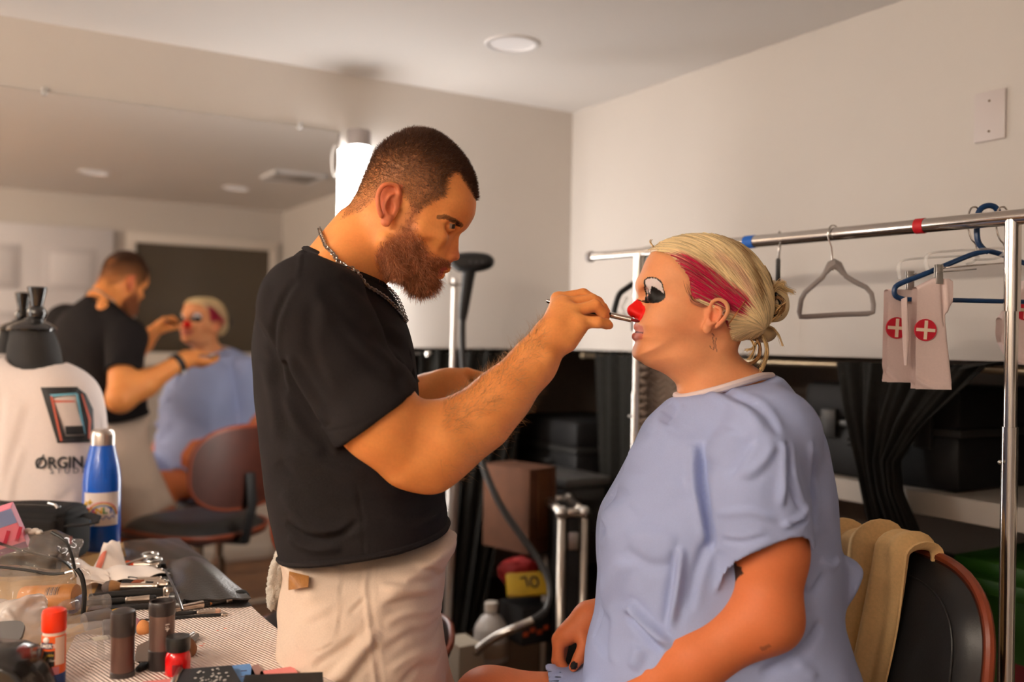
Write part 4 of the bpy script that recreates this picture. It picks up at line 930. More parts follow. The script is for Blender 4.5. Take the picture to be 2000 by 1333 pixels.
def woman_cols(V, kind):
    k = np.clip(0.5+0.5*skin_noise(V, 55)+0.25*skin_noise(V, 160), 0, 1)[:, None]*0.4
    C = SK_W*(1-k) + SK_W2*k
    if kind != 'head': C = C*0.25 + SK_A*0.75
    def blend(m, c, a=1.0):
        m = np.clip(m, 0, 1)[:, None]*a; C[:] = C*(1-m) + np.array(c)*m
    if kind == 'head':
        e = side(V, 1.570); q = side(V, TWN); ey = side(V, 1.603); near = np.abs(V[:, 1]-TWN)
        blend(np.exp(-(((e[:, 0]-1325)/40)**2+((e[:, 1]-640)/20)**2)), srgb(206, 120, 78), 0.5)       # contour blush
        blend(np.exp(-(((e[:, 0]-1400)/26)**2+((e[:, 1]-615)/34)**2))*(near > 0.06), srgb(220, 120, 92), 0.55)
        blend((inpoly(q, [(1222,590),(1236,588),(1244,583.5),(1250,589),(1257,600),(1258,615),(1257,624),(1243,629),(1232,622),(1222,612)])) & (near < 0.024), srgb(226, 18, 10), 1)
        blend(inpoly(q, [(1230,634),(1241,632.5),(1252,641),(1264,651.5),(1252,661),(1238,667),(1226,660)]) & (near < 0.037), srgb(206, 104, 94), 0.75)
        blend((segdist(q, [(1238, 648.5), (1262, 653)]) < 1.5) & (near < 0.036), srgb(96, 30, 28), 0.9)
        blend(inpoly(ey, EYEO) & (near > 0.012), srgb(20, 17, 17), 1); blend(inpoly(ey, EYEW) & (near > 0.012), srgb(226, 212, 210), 1)
        blend(segdist(ey, [(1252, 584.5), (1258, 587), (1264, 586.5)]) < 1.0, srgb(30, 20, 18), 0.8)
        for ln in ([(1393,652),(1397,656),(1394,662),(1398,667)], [(1402,660),(1401,672),(1404,688)], [(1396,668),(1399,676),(1397,684)], [(1390,676),(1392,681)]):
            blend((segdist(e, ln) < 0.9) & (V[:, 1] < TWN), srgb(110, 70, 66), 0.8)
        blend(softpoly(e, WHAIR, 4)*(near > 0.03), srgb(190, 140, 96), 0.6)
    if kind == 'larm':
        a = side(V, 1.41); n_ = (V[:, 1] < 1.47)
        blend(inpoly(a, [(1434,1116),(1442,1108),(1452,1114),(1455,1124),(1450,1132),(1445,1146),(1442,1134),(1436,1130)]) & n_, srgb(26, 24, 26), 0.95)
        blend(inpoly(a, [(1478,1258),(1496,1250),(1500,1256),(1484,1268)]) & n_, srgb(120, 70, 50), 0.6)
    if kind == 'rarm':
        tc, te = Pw(1121, 1301, 1.7255), Pw(1121, 1327, 1.752)
        blend((np.linalg.norm(V-tc, axis=1) < 0.0078), NAIL, 1)
        blend((np.linalg.norm(V-te, axis=1) < 0.0058), NAIL, 1)
    return C
woman = empty('person', 'seated woman in pale blue gown with clown eye makeup and red nose', 'person', loc=(0.42, 1.64, 0.0))
SKIN_W = mat('skin_woman', rough=0.52, attr='Col', noise=0.04, nscale=260, bump=0.06, bscale=900, sss=0.10, spec=0.3)
wp = person_parts([(WHN_, 0.00158, 'head', None, None, woman_cols), (WLA, 0.0026, 'larm', None, None, woman_cols), (WRA, 0.0022, 'rarm', None, None, woman_cols),
                   (WLEG_F, 0.006, 'leg', None, None, woman_cols), (WLEG_N, 0.006, 'leg', None, None, woman_cols)])
WHV = wp[0][0]
V, F, C = join(wp); me = mesh_np('body', V, F); set_col(me, C); link('body', me, SKIN_W, woman)
# hair
WOUT = [(1270,490),(1284,474),(1300,464),(1320,456.5),(1344,452),(1373,450),(1402,453),(1428,461),(1452,473),(1474,494),(1491,519),(1501,543),(1508,566),(1510,593),(1508,620),(1502,643),(1492,660),(1478,668),(1450,676),(1400,690),(1330,700),(1290,640),(1262,560),(1262,515)]
wo = Sil(WOUT, TWN, pad=0.05); wh = Sil(WHAIR, TWN-0.055, pad=0.05)
WHWd = 0.0785; WHD = 0.074
def hair_fn(P):
    x, y, z = P[:, 0], P[:, 1], P[:, 2]
    u = np.maximum(1-wo(x, z)/WHD, 0); v = np.abs(y-TWN)/WHWd
    d = ((u**2.2+v**2.2)**(1/2.2)-1)*WHD
    return -smin(-d, wh(x, z), 0.006)
hn = Node((wo.lo[0]+0.04, TWN-0.09, wo.lo[1]+0.04), (wo.hi[0]-0.04, TWN+0.09, wo.hi[1]-0.04), hair_fn)
bun = U(0.010, ell(Pw(1508, 588), (0.026, 0.032, 0.036)), ell(Pw(1519, 600, TWN-0.008), (0.018, 0.026, 0.024)), ell(Pw(1490, 652), (0.022, 0.034, 0.016)))
hnode = U(0.010, hn, bun)
def hair_col(q, r):
    C = np.tile(np.array(srgb(246, 218, 166)), (len(q), 1)); C = C*(0.70+0.50*r)[:, None]
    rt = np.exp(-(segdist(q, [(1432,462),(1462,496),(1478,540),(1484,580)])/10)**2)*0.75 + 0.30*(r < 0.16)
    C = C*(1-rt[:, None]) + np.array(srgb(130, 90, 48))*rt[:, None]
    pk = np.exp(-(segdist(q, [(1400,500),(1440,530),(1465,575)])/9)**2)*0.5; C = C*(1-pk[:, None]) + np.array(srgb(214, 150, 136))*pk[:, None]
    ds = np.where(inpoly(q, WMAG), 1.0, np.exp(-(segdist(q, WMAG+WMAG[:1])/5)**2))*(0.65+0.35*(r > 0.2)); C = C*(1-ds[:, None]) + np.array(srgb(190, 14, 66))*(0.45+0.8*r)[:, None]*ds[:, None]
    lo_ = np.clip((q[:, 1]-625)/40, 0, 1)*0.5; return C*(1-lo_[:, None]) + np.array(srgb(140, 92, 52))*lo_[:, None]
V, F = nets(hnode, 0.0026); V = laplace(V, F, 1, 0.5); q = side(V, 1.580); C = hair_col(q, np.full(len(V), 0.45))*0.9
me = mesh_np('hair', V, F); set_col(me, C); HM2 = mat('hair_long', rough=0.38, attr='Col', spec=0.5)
hb = link('hair', me, HM2, woman)
# flowing strands laid on the hair
def flow(n, per=12, step=6.3):
    out, cols = [], []
    B = np.array([1492., 645.])
    P = np.stack([RNG.uniform(1272, 1508, n*3), RNG.uniform(450, 668, n*3)], 1); P = P[inpoly(P, WHAIR)][:n]; n = len(P)
    path = [P.copy()]
    po = np.array(WOUT, float)
    for k in range(per-1):
        dv = B-P; L = np.linalg.norm(dv, axis=1); d_ = segdist(P, [tuple(p) for p in po[:18]])
        ang = np.arctan2(dv[:, 1], dv[:, 0]) - math.radians(42)*np.exp(-d_/38)*np.clip(L/60, 0, 1) + RNG.normal(size=n)*0.02
        st_ = np.minimum(step, L*0.5); P = P + np.stack([np.cos(ang), np.sin(ang)], 1)*st_[:, None]; path.append(P.copy())
    path = np.stack(path, 1)                                # n, per, 2
    flat = path.reshape(-1, 2); tt = 1.580
    c, s = math.cos(ROLL), math.sin(ROLL); dx, dy = flat[:, 0]-1000, flat[:, 1]-666.5
    x = (dx*c+dy*s)/FPX*tt; z = CZ-(-dx*s+dy*c)/FPX*tt
    u = np.clip(1-wo(x, z)/WHD, 0, 1); y = WHWd*np.maximum(1-u**2.2, 0)**(1/2.2)
    r = RNG.uniform(0, 1, n); lift = np.repeat(RNG.uniform(0.000, 0.0028, n), per)
    env = np.tile(np.sin(np.linspace(0.15, math.pi-0.1, per)), n)
    return x, y, z, lift*env, r, path, n
for sg, n in ((-1, 3900), (1, 700)):
    x, y, z, lift, r, path, n = flow(n)
    S = np.stack([x, TWN + sg*(y+lift+0.0004), z], 1).reshape(n, -1, 3)
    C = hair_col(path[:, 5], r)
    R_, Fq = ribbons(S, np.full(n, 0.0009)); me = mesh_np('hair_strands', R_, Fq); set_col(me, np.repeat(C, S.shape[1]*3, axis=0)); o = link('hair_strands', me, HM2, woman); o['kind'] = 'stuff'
# bun loops, loose ends and wisps
S, C = [], []
def wisp(px, n, jit, col, t0=TWN-0.03, sp=0.02):
    for _ in range(n):
        d0 = RNG.normal(size=2)*jit; a = RNG.uniform(-1, 1)*sp
        pts = [(x+d0[0]*(0.3+0.7*i/len(px))+RNG.normal()*jit*0.3, y+d0[1]*(0.3+0.7*i/len(px))+RNG.normal()*jit*0.3) for i, (x, y) in enumerate(px)]
        cv_ = spline([A3(W(x, y, t0+a*(0.4+i/len(px)))) for i, (x, y) in enumerate(pts)], 5); ix_ = np.linspace(0, len(cv_)-1, 16).astype(int); S.append(cv_[ix_]); C.append(np.array(col)*RNG.uniform(0.55, 1.2))
BL, BR = srgb(222, 184, 126), srgb(150, 104, 58)
wisp([(1498,590),(1512,568),(1522,560),(1536,566),(1548,572)], 46, 3.5, BL); wisp([(1500,580),(1516,560),(1528,552),(1530,558)], 40, 3.5, BL)
wisp([(1500,600),(1518,580),(1530,590),(1528,606),(1514,612)], 60, 3, BR); wisp([(1502,606),(1516,596),(1526,602),(1520,616),(1508,626)], 50, 3, BL); wisp([(1500,615),(1512,612),(1522,600),(1534,590)], 34, 2.5, BL)
wisp([(1488,655),(1496,672),(1498,692),(1492,712),(1486,722)], 60, 3, BL); wisp([(1476,660),(1484,676),(1482,696),(1472,708),(1462,712)], 44, 2.5, BR); wisp([(1466,662),(1474,676),(1470,690),(1462,700)], 24, 2.5, BL)
wisp([(1496,636),(1510,642),(1520,654),(1528,676)], 24, 1.5, BL); wisp([(1480,664),(1470,680),(1455,684)], 16, 2, BL); wisp([(1276,482),(1270,474),(1272,468)], 8, 1.5, BL, TWN-0.02); wisp([(1492,520),(1503,540),(1510,565)], 20, 2, BL)
wisp([(1346,576),(1352,588),(1368,596),(1384,594)], 40, 2, srgb(196, 130, 100), TWN-0.076, 0.003); wisp([(1338,530),(1340,552),(1348,574)], 40, 2.5, srgb(206, 140, 108), TWN-0.070, 0.003)
S = np.array(S); R_, Fq = ribbons(S, np.full(len(S), 0.0009)); me = mesh_np('loose_strands', R_, Fq); set_col(me, np.repeat(np.array(C), S.shape[1]*3, axis=0)); o = link('loose_strands', me, HM2, woman); o['kind'] = 'stuff'
# lashes
S = []
for sg in (-1, 1):
    for u in np.linspace(0, 1, 26):
        b = Pw(1262+u*22, 586+4*math.sin(u*3.1), TWN-0.045)*np.array([1, 0, 1])+np.array([0, TWN+sg*(0.026+0.019*u), 0]); 
        S.append([b, b+np.array([-0.006, sg*0.004, -0.002]), b+np.array([-0.011, sg*0.008, 0.0005])])
R_, Fq = ribbons(np.array(S), np.full(len(S), 0.00035)); o = link('eyelashes', mesh_np('eyelashes', R_, Fq), mat('lash_black', (0.01, 0.008, 0.008), 0.5), woman); o['kind'] = 'stuff'
# ear piercing and hairpin
MB().tube([W(1415+3.5*math.cos(a), 612+4.5*math.sin(a), 1.552) for a in np.linspace(0.5, 5.6, 12)], 0.0007, 6).build('ear_ring', SILV, woman)
t = tag(MB().tube([W(1456, 588, 1.556), W(1423, 634, 1.556)], 0.0010, 6).build('hair_pin', mat('pin_gold', srgb(170, 104, 50), 0.4, metal=0.7)), "thin bronze hairpin behind the woman's ear", 'hairpin')
# claw clip
t = empty('hair_claw', "dark claw clip holding the woman's bun", 'hair clip', loc=W(1524, 595, TWN))
CLW = mat('claw_dark', (0.02, 0.018, 0.017), 0.25)
for sg in (-1, 1):
    MB().tube([W(1512+14*math.sin(v*3.1), 572+46*v, TWN+sg*(0.030+0.006*math.sin(v*3))) for v in np.linspace(0, 1, 10)], [0.003]+[0.0042]*8+[0.003], 8).build('jaw', CLW, t)
    for k in range(5):
        y = 578+9*k; MB().tube([W(1520, y, TWN+sg*0.034), W(1530, y+2, TWN+sg*0.020), W(1526, y+5, TWN+sg*0.004)], [0.0028, 0.0024, 0.0012], 6).build('tooth', CLW, t)
# gown
GWN = [(1322,774),(1292,794),(1264,824),(1240,870),(1218,915),(1195,955),(1175,993),(1167,1035),(1166,1085),(1170,1140),(1164,1200),(1150,1250),(1142,1300),(1140,1400),(1155,1500),(1655,1500),(1668,1400),(1660,1300),(1640,1240),(1626,1180),(1624,1080),(1620,1000),(1613,920),(1598,852),(1572,802),(1542,767),(1510,738),(1480,732),(1400,754)]
gs = Sil(GWN, TWN, pad=0.06, res=0.002)
Wg = lut(zrow([730, 780, 840, 950, 1100, 1300, 1500], TWN), [0.085, 0.135, 0.175, 0.195, 0.205, 0.225, 0.23])
gt = inflate(gs, lambda x, z: Wg(z), 0.16, p=2.3, wmax=0.26)
SLV = [(1440,792),(1490,786),(1540,822),(1564,890),(1580,980),(1594,1075),(1592,1170),(1408,1180),(1398,1090),(1391,1000),(1390,930),(1404,860)]
sv = Sil(SLV, 1.455, pad=0.05, res=0.002)
def sleeve_node(sil, tc, hem_px, tt):
    inf = inflate(sil, lambda x, z: 0.082+0*x, 0.062, yc=lambda x, z: tc+0*x, p=2.0, wmax=0.5)
    inn = OFF(inf, -0.0065); ztop = W(1500, 1020, tt).z
    keep = Sil(hem_px+[(1640,1000),(1640,740),(1360,740),(1372,1100)], tt, smooth=3, pad=0.05, res=0.002)
    def fn(P):
        d = -smin(-inf.fn(P), keep(P[:, 0], P[:, 2]), 0.003)
        return np.maximum(d, -np.maximum(inn.fn(P), (P[:, 2]-ztop)))
    return Node((inf.lo[0], tc-0.1, inf.lo[2]), (inf.hi[0], tc+0.1, inf.hi[2]), fn)
HEM = [(1376,1150),(1392,1166),(1412,1162),(1426,1126),(1452,1090),(1500,1062),(1550,1048),(1580,1058),(1600,1080)]
sl1 = sleeve_node(sv, 1.462, HEM, 1.40)
sv2 = Sil([(x-10, y) for x, y in SLV], TWN, pad=0.05, res=0.002)
sl2 = sleeve_node(sv2, 1.835, [(x-10, y+10) for x, y in HEM], TWN)
lapF = CUT(cone(Pw(1440, 1425, 1.73), Pw(1050, 1392, 1.757), 0.112, 0.085), (Pw(1074, 1385, 1.757), (-1, 0.0, -0.12)))
lapN = CUT(cone(Pw(1440, 1450, 1.55), Pw(1050, 1460, 1.53), 0.112, 0.088), (Pw(1074, 1450, 1.53), (-1, 0, -0.12)))
lapF = SUB(0.002, lapF, cone(Pw(1130, 1398, 1.752), Pw(1000, 1390, 1.757), 0.084, 0.080))
flap = Sil([(1610,1050),(1640,1080),(1678,1104),(1664,1148),(1632,1198),(1600,1240),(1580,1150)], 1.60, pad=0.04, res=0.002)
fl_ = inflate(flap, lambda x, z: 0.045+0*x, 0.014, p=2, wmax=0.08)
yoke = [cone(Pw(1405, 812, TWN+s_*0.05), Pw(1500, 856, TWN+s_*0.165), 0.056, 0.068) for s_ in (-1, 1)]+[cone(Pw(1475, 790, TWN+s_*0.045), Pw(1520, 850, TWN+s_*0.14), 0.056, 0.066) for s_ in (-1, 1)]
gown = U(0.020, gt, lapF, lapN); gown = U(0.035, gown, *yoke)
gown = U(0.010, gown, fl_)
gown = U(0.012, gown, sl1, sl2)
cut_a = (Pw(1322, 774)+Pw(1508, 736))/2; cn = Pw(1508, 736)-Pw(1322, 774); gown = CUT(gown, (cut_a, (-cn[2], 0, cn[0])), k=0.004)
V, F = nets(gown, 0.0041); V = laplace(V, F, 2, 0.5); N = vnormals(V, F); q = side(V, 1.43); nr = (V[:, 1] < TWN-0.03) & (N[:, 1] < 0.15)
for line, amp, wd in [
    ([(1392,870),(1388,930),(1392,1000),(1398,1080)], -0.010, 7), ([(1378,880),(1372,950),(1380,1020),(1390,1070)], 0.008, 9), ([(1400,1060),(1386,1080),(1366,1130),(1350,1200)], -0.006, 9),
    ([(1440,845),(1420,870),(1404,910)], 0.006, 9), ([(1462,850),(1440,890),(1420,930)], -0.005, 7), ([(1515,855),(1518,900),(1512,980)], 0.007, 6), ([(1528,860),(1530,920),(1552,985)], -0.006, 6),
    ([(1500,860),(1476,900),(1440,930)], 0.004, 8), ([(1570,980),(1550,1005),(1510,1020)], 0.006, 5), ([(1572,1000),(1545,1015),(1520,1012)], -0.005, 4), ([(1400,1000),(1450,985),(1500,1000)], 0.003, 6), ([(1410,1050),(1440,1045),(1480,1030)], -0.003, 5),
    ([(1345,830),(1320,870),(1292,905),(1250,950)], 0.006, 14), ([(1310,860),(1280,890),(1240,940)], -0.005, 10), ([(1362,800),(1345,830),(1330,850)], -0.005, 6), ([(1300,815),(1290,870),(1262,930)], 0.005, 10),
    ([(1270,930),(1225,985),(1195,1020)], 0.005, 9), ([(1250,990),(1215,1020),(1190,1060)], -0.005, 8), ([(1185,1040),(1200,1075),(1180,1120)], -0.007, 6), ([(1195,1085),(1185,1110),(1178,1140)], 0.006, 6),
    ([(1240,1120),(1226,1150),(1215,1190),(1200,1240)], 0.006, 11), ([(1330,1080),(1320,1150),(1306,1240)], -0.006, 7), ([(1340,1075),(1333,1150),(1318,1230)], 0.006, 7),
    ([(1235,1222),(1246,1205),(1262,1220),(1292,1246),(1320,1268)], 0.009, 8), ([(1232,1235),(1250,1232),(1280,1262),(1300,1275)], -0.008, 8), ([(1232,1090),(1280,1110),(1320,1100)], -0.004, 12), ([(1232,1060),(1290,1050),(1330,1060)], 0.004, 14),
    ([(1205,1250),(1200,1290),(1195,1330)], -0.007, 8), ([(1172,1230),(1168,1280),(1170,1330)], 0.006, 8), ([(1262,1280),(1250,1330)], 0.006, 9), ([(1350,960),(1300,1000),(1260,1030)], 0.004, 16), ([(1470,1280),(1530,1250),(1580,1200)], 0.006, 12), ([(1480,1310),(1560,1270),(1610,1220)], -0.007, 10), ([(1560,1290),(1600,1320)], 0.004, 9),
    ([(1600,880),(1605,960),(1600,1060)], -0.005, 7), ([(1585,860),(1592,920),(1598,1000)], 0.005, 7), ([(1560,1140),(1590,1160),(1620,1130)], -0.005, 8), ([(1620,1100),(1650,1120),(1670,1110)], 0.004, 6), ([(1420,770),(1460,800),(1480,840)], 0.004, 9), ([(1450,765),(1490,800),(1510,845)], -0.004, 7), ([(1340,790),(1330,800),(1318,812)], -0.004, 5)]:
    fold(V, N, q, line, amp*1.55, wd*1.25, nr)
V += N*(0.0026*wav(V, (26, 22, 21), (0.3, 1, 2)) + 0.0014*wav(V, (58, 44, 49), (1, 2, 0.4)))[:, None]
GB = mat('blue_gown_cotton', srgb(164, 176, 216), 0.8, noise=0.06, nscale=700, bump=0.2, bscale=1500, spec=0.25)
gw = link('gown', mesh_np('gown', V, F), GB, woman)
ring = [Pw(1321, 773), Pw(1330, 777, TWN-0.030), Pw(1352, 774, TWN-0.058), Pw(1400, 762, TWN-0.076), Pw(1450, 747, TWN-0.072), Pw(1486, 736, TWN-0.045), Pw(1507, 735), Pw(1486, 736, TWN+0.045), Pw(1450, 747, TWN+0.072), Pw(1400, 762, TWN+0.076), Pw(1352, 774, TWN+0.058), Pw(1330, 777, TWN+0.030)]
MB().tube(list(spline(ring, 5, True)), 0.0068, 8, closed=True, flat=1.0, up=(0, 0, 1)).build('collar_binding', mat('white_binding', srgb(228, 210, 208), 0.8, bump=0.2), gw)

# bring her to her real distance and size
_S = Matrix.Translation((0, 0, CZ)) @ Matrix.Scale(WS, 4) @ Matrix.Translation((0, 0, -CZ))
for o in [o for o in bpy.data.objects if o not in _before and o.type == 'MESH']:
    o.data.transform(_S)
woman.location = _S @ woman.location; woman.location.z = 0
for o in woman.children: o.matrix_parent_inverse = woman.matrix_basis.inverted()
bpy.context.view_layer.update()
# ------------------------------------------------------------------ alcove, rack, chairs
STEEL = mat('chrome', (0.66, 0.62, 0.58), 0.16, metal=1.0); BLKF = mat('black_curtain_cloth', (0.019, 0.018, 0.016), 0.9, noise=0.2, nscale=60, bump=0.3, bscale=900, spec=0.15)
BRASS = mat('rod_brass', (0.42, 0.33, 0.22), 0.35, metal=0.9)
BPL = mat('black_plastic', (0.011, 0.010, 0.010), 0.55, spec=0.3, noise=0.1, nscale=300, bump=0.15, bscale=600)
o = empty('curtain_rod', 'slim brass curtain rod under the edge of the right wall', 'curtain rod', loc=rw(1.99, 1.5, 1.385))
MB(RM).tube([(1.985, 0.25, 1.383), (1.985, 2.74, 1.383)], 0.009, 12).build('rod', BRASS, o); MB(RM).ball((1.985, 2.74, 1.383), 0.013).build('finial', BRASS, o)
o = empty('curtain_rod', 'short curtain rod under the edge of the mirror wall', 'curtain rod', loc=rw(1.6, 2.81, 1.385))
MB(RM).tube([(1.34, 2.815, 1.383), (1.95, 2.815, 1.383)], 0.009, 12).build('rod', STEEL, o); MB(RM).ball((1.385, 2.775, 1.383), 0.012).build('finial', STEEL, o)
def curtain(label, top, bot, ztop, zbot, nf, amp, mid=None, n=90, m=40, seed=0):
    # top/bot: ((x0,y0),(x1,y1)) in the room frame; folds follow the cloth down
    (ax, ay), (bx, by) = top; (cx, cy), (dx, dy) = bot
    nx, ny = (by-ay), -(bx-ax); L = math.hypot(nx, ny); nx, ny = nx/L, ny/L
    def fn(u, v):
        k = v if mid is None else np.interp(v, [0, mid[0], 1], [0, mid[1], 1])
        x = (ax+(bx-ax)*u)*(1-k)+(cx+(dx-cx)*u)*k; y = (ay+(by-ay)*u)*(1-k)+(cy+(dy-cy)*u)*k
        a = amp*(0.55+0.6*v)*(math.sin(u*nf*6.283+seed+0.6*math.sin(v*2.5+u*5))+0.4*math.sin(u*nf*2.7*6.283+seed*2+v))
        return (x+nx*a, y+ny*a, ztop+(zbot-ztop)*v + (0.006*math.cos(u*nf*12.5) if v == 0 else 0))
    o = MB(RM).grid(fn, n, m).build('curtain', BLKF, solid=0.002); tag(o, label, 'curtain', 'black curtains around the storage alcove'); return o
curtain('black curtain left of the corner, behind the steamer pole', ((1.36, 2.79), (1.80, 2.79)), ((1.36, 2.80), (1.60, 2.80)), 1.392, 0.45, 7, 0.016, seed=1)
curtain('black pleated curtain right of the corner, behind the painted face', ((1.962, 2.63), (1.962, 2.02)), ((1.965, 2.56), (1.965, 2.18)), 1.392, 0.45, 6, 0.020, seed=2)
def curtain3():
    t_ = 2.1
    Ltop, Rtop = Wr(1645, 705, 1), Wr(1956, 711, 1)
    yl, yr = Ltop.y*1.962/Ltop.x, Rtop.y*1.962/Rtop.x
    lft = [(705, 1645), (800, 1663), (900, 1690), (1000, 1712), (1085, 1738), (1250, 1770)]; rgt = [(705, 1956), (760, 1905), (830, 1838), (900, 1790), (960, 1796), (1085, 1850), (1250, 1930)]
    def fn(u, v):
        row = 705 + 545*v
        pl = np.interp(row, [a for a, b in lft], [b for a, b in lft]); pr_ = np.interp(row, [a for a, b in rgt], [b for a, b in rgt])
        px = pl+(pr_-pl)*u; d = Wr(px, row, 1); k = 1.962/d.x
        z = CZ+(d.z-CZ)*k; z = z if v > 0 else 1.392
        a = 0.020*(math.sin(u*5.2*6.283+0.7*math.sin(v*3))+0.35*math.sin(u*13*6.283+v*2))*(0.5+0.7*v) + 0.05*math.sin(min(v*2.2, 1)*1.57)*u**2
        return (1.962 - a - 0.02, d.y*k, z)
    o = MB(RM).grid(fn, 110, 60).build('curtain', BLKF, solid=0.002)
    tag(o, 'black curtain pulled aside behind the hanging white cloths', 'curtain', 'black curtains around the storage alcove')
curtain3()
# cases on the shelf
def case(label, c, s, name='black_case', rz=0.0, cat='case', latch=True):
    t = empty(name, label, cat, loc=rw(*c)); M = RM @ Matrix.Translation(c) @ Matrix.Rotation(rz, 4, 'Z')
    MB(M).box((0, 0, s[2]*0.28), (s[0], s[1], s[2]*0.56), bev=0.025).build('body', BPL, t)
    MB(M).box((0, 0, s[2]*0.79), (s[0]*1.01, s[1]*1.01, s[2]*0.41), bev=0.025).build('lid', BPL, t)
    MB(M).box((0, 0, s[2]*0.57), (s[0]*1.02, s[1]*1.02, 0.018), bev=0.004).build('rim', mat('case_rim', (0.03, 0.028, 0.026), 0.4), t)
    if latch:
        for k in (-0.3, 0.3): MB(M).box((-s[0]*0.515, s[1]*k, s[2]*0.56), (0.016, 0.05, 0.075), bev=0.004).build('latch', mat('latch_grey', (0.025, 0.023, 0.022), 0.45), t)
    MB(M).tube([(-s[0]*0.51, -0.07, s[2]*0.40), (-s[0]*0.56, -0.06, s[2]*0.38), (-s[0]*0.56, 0.06, s[2]*0.38), (-s[0]*0.51, 0.07, s[2]*0.40)], 0.009, 8).build('handle', BPL, t)
    return t
case("black hard case on the white shelf, beside the gown's shoulder", (2.21, 1.55, 1.09), (0.36, 0.46, 0.245))
case('black hard case on the white shelf, behind the rack post', (2.21, 0.80, 1.09), (0.36, 0.50, 0.20))
case('black case in the gap between the two left curtains', (2.05, 2.83, 0.92), (0.34, 0.40, 0.24), latch=False)
case('low black case under the white shelf behind the woman', (2.25, 1.66, 0.44), (0.40, 0.46, 0.42))
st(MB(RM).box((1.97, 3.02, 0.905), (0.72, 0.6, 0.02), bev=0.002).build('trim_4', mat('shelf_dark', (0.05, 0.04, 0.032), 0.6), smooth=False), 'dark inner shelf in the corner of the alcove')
# green bin
GR = mat('green_bin', srgb(36, 80, 15), 0.5); t = empty('storage_bin', 'green lidded plastic bin under the shelf at the right edge', 'bin', loc=rw(2.2, 1.07, 0.44))
M = RM @ Matrix.Translation((2.2, 1.07, 0.46))
def tub(w0, d0, w1, d1, h): 
    return [(-w0/2, -d0/2, 0), (w0/2, -d0/2, 0), (w0/2, d0/2, 0), (-w0/2, d0/2, 0), (-w1/2, -d1/2, h), (w1/2, -d1/2, h), (w1/2, d1/2, h), (-w1/2, d1/2, h)]
MB(M).add(tub(0.36, 0.50, 0.40, 0.56, 0.43), [(3, 2, 1, 0), (4, 5, 6, 7), (0, 1, 5, 4), (1, 2, 6, 5), (2, 3, 7, 6), (3, 0, 4, 7)]).build('body', GR, t, smooth=False)
MB(M).box((0, 0, 0.445), (0.43, 0.60, 0.035), bev=0.008).box((0, 0, 0.475), (0.36, 0.52, 0.04), bev=0.012).build('lid', GR, t)
for k in (-0.2, 0.0, 0.2): MB(M).box((-0.2, k, 0.30), (0.02, 0.02, 0.2), bev=0.004).build('rib', GR, t)
MB(M).box((-0.194, 0.05, 0.24), (0.004, 0.17, 0.10)).build('label', mat('red_label', srgb(110, 14, 18), 0.5), t, smooth=False)
# corner clutter
def at(px, py, t): return Wr(px, py, t)
CARD = mat('cardboard', srgb(84, 48, 25), 0.85, noise=0.15, nscale=25, bump=0.2)
t = empty('cardboard_box', 'plain brown cardboard box in the dark alcove corner', 'box', loc=rw(1.72, 2.95, 0.7)); p = at(1014, 990, 2.95)
M = RM @ Matrix.Translation((p.x, p.y, p.z)) @ Matrix.Rotation(0.25, 4, 'Z')
MB(M).box((0, 0, 0), (0.12, 0.20, 0.255), bev=0.003).build('carton', CARD, t, smooth=False)
MB(M).box((0, -0.1005, 0.02), (0.05, 0.001, 0.2)).build('tape', mat('parcel_tape', srgb(96, 58, 32), 0.4), t, smooth=False)
MB(M).box((0, 0.0, 0.1285), (0.12, 0.2, 0.003)).build('flap', CARD, t, smooth=False)
t = empty('storage_tote', 'grey lidded tote beside the cardboard box', 'tote', loc=rw(1.9, 2.9, 0.7)); p = at(1098, 975, 3.16)
M = RM @ Matrix.Translation(p); GT = mat('grey_tote', (0.055, 0.052, 0.05), 0.4)
MB(M).box((0, 0, -0.02), (0.16, 0.28, 0.16), bev=0.015).build('body', GT, t); MB(M).box((0, 0, 0.075), (0.18, 0.30, 0.03), bev=0.008).build('lid', mat('grey_lid', (0.10, 0.095, 0.09), 0.3), t)
MB(M).box((0, -0.15, 0.03), (0.11, 0.012, 0.03), bev=0.004).build('handle', GT, t)
# aluminium edged flight case
t = empty('flight_case', 'upright flight case with silver aluminium edges behind the gown', 'case', loc=rw(1.75, 2.5, 0.0)); p0 = at(1108, 995, 2.72)
pw_ = rw(p0.x, p0.y, p0.z); M = Matrix.Translation((pw_.x, pw_.y+0.11, 0.0)) @ Matrix.Rotation(0.16, 4, 'Z'); h = p0.z
MB(M).box((0, 0, h/2), (0.066, 0.22, h-0.02), bev=0.006).build('panel', BPL, t)
ALU = mat('aluminium_edge', (0.50, 0.45, 0.40), 0.3, metal=1.0)
for sx in (-1, 1):
    for sy in (-1, 1): MB(M).tube([(sx*0.033, sy*0.11, 0.01), (sx*0.033, sy*0.11, h-0.012)], 0.013, 10).build('corner_edge', ALU, t)
for z in (0.02, h-0.01):
    for sy in (-1, 1): MB(M).tube([(-0.033, sy*0.11, z), (0.033, sy*0.11, z)], 0.013, 10).build('end_edge', ALU, t)
    for sx in (-1, 1): MB(M).tube([(sx*0.033, -0.11, z), (sx*0.033, 0.11, z)], 0.013, 10).build('side_edge', ALU, t)
for sx in (-1, 1):
    for sy in (-1, 1): MB(M).ball((sx*0.033, sy*0.11, h-0.01), 0.02).build('ball_corner', mat('steel'), t)
MB(M).box((-0.0, -0.116, h-0.09), (0.03, 0.012, 0.05), bev=0.003).build('latch', mat('steel'), t)
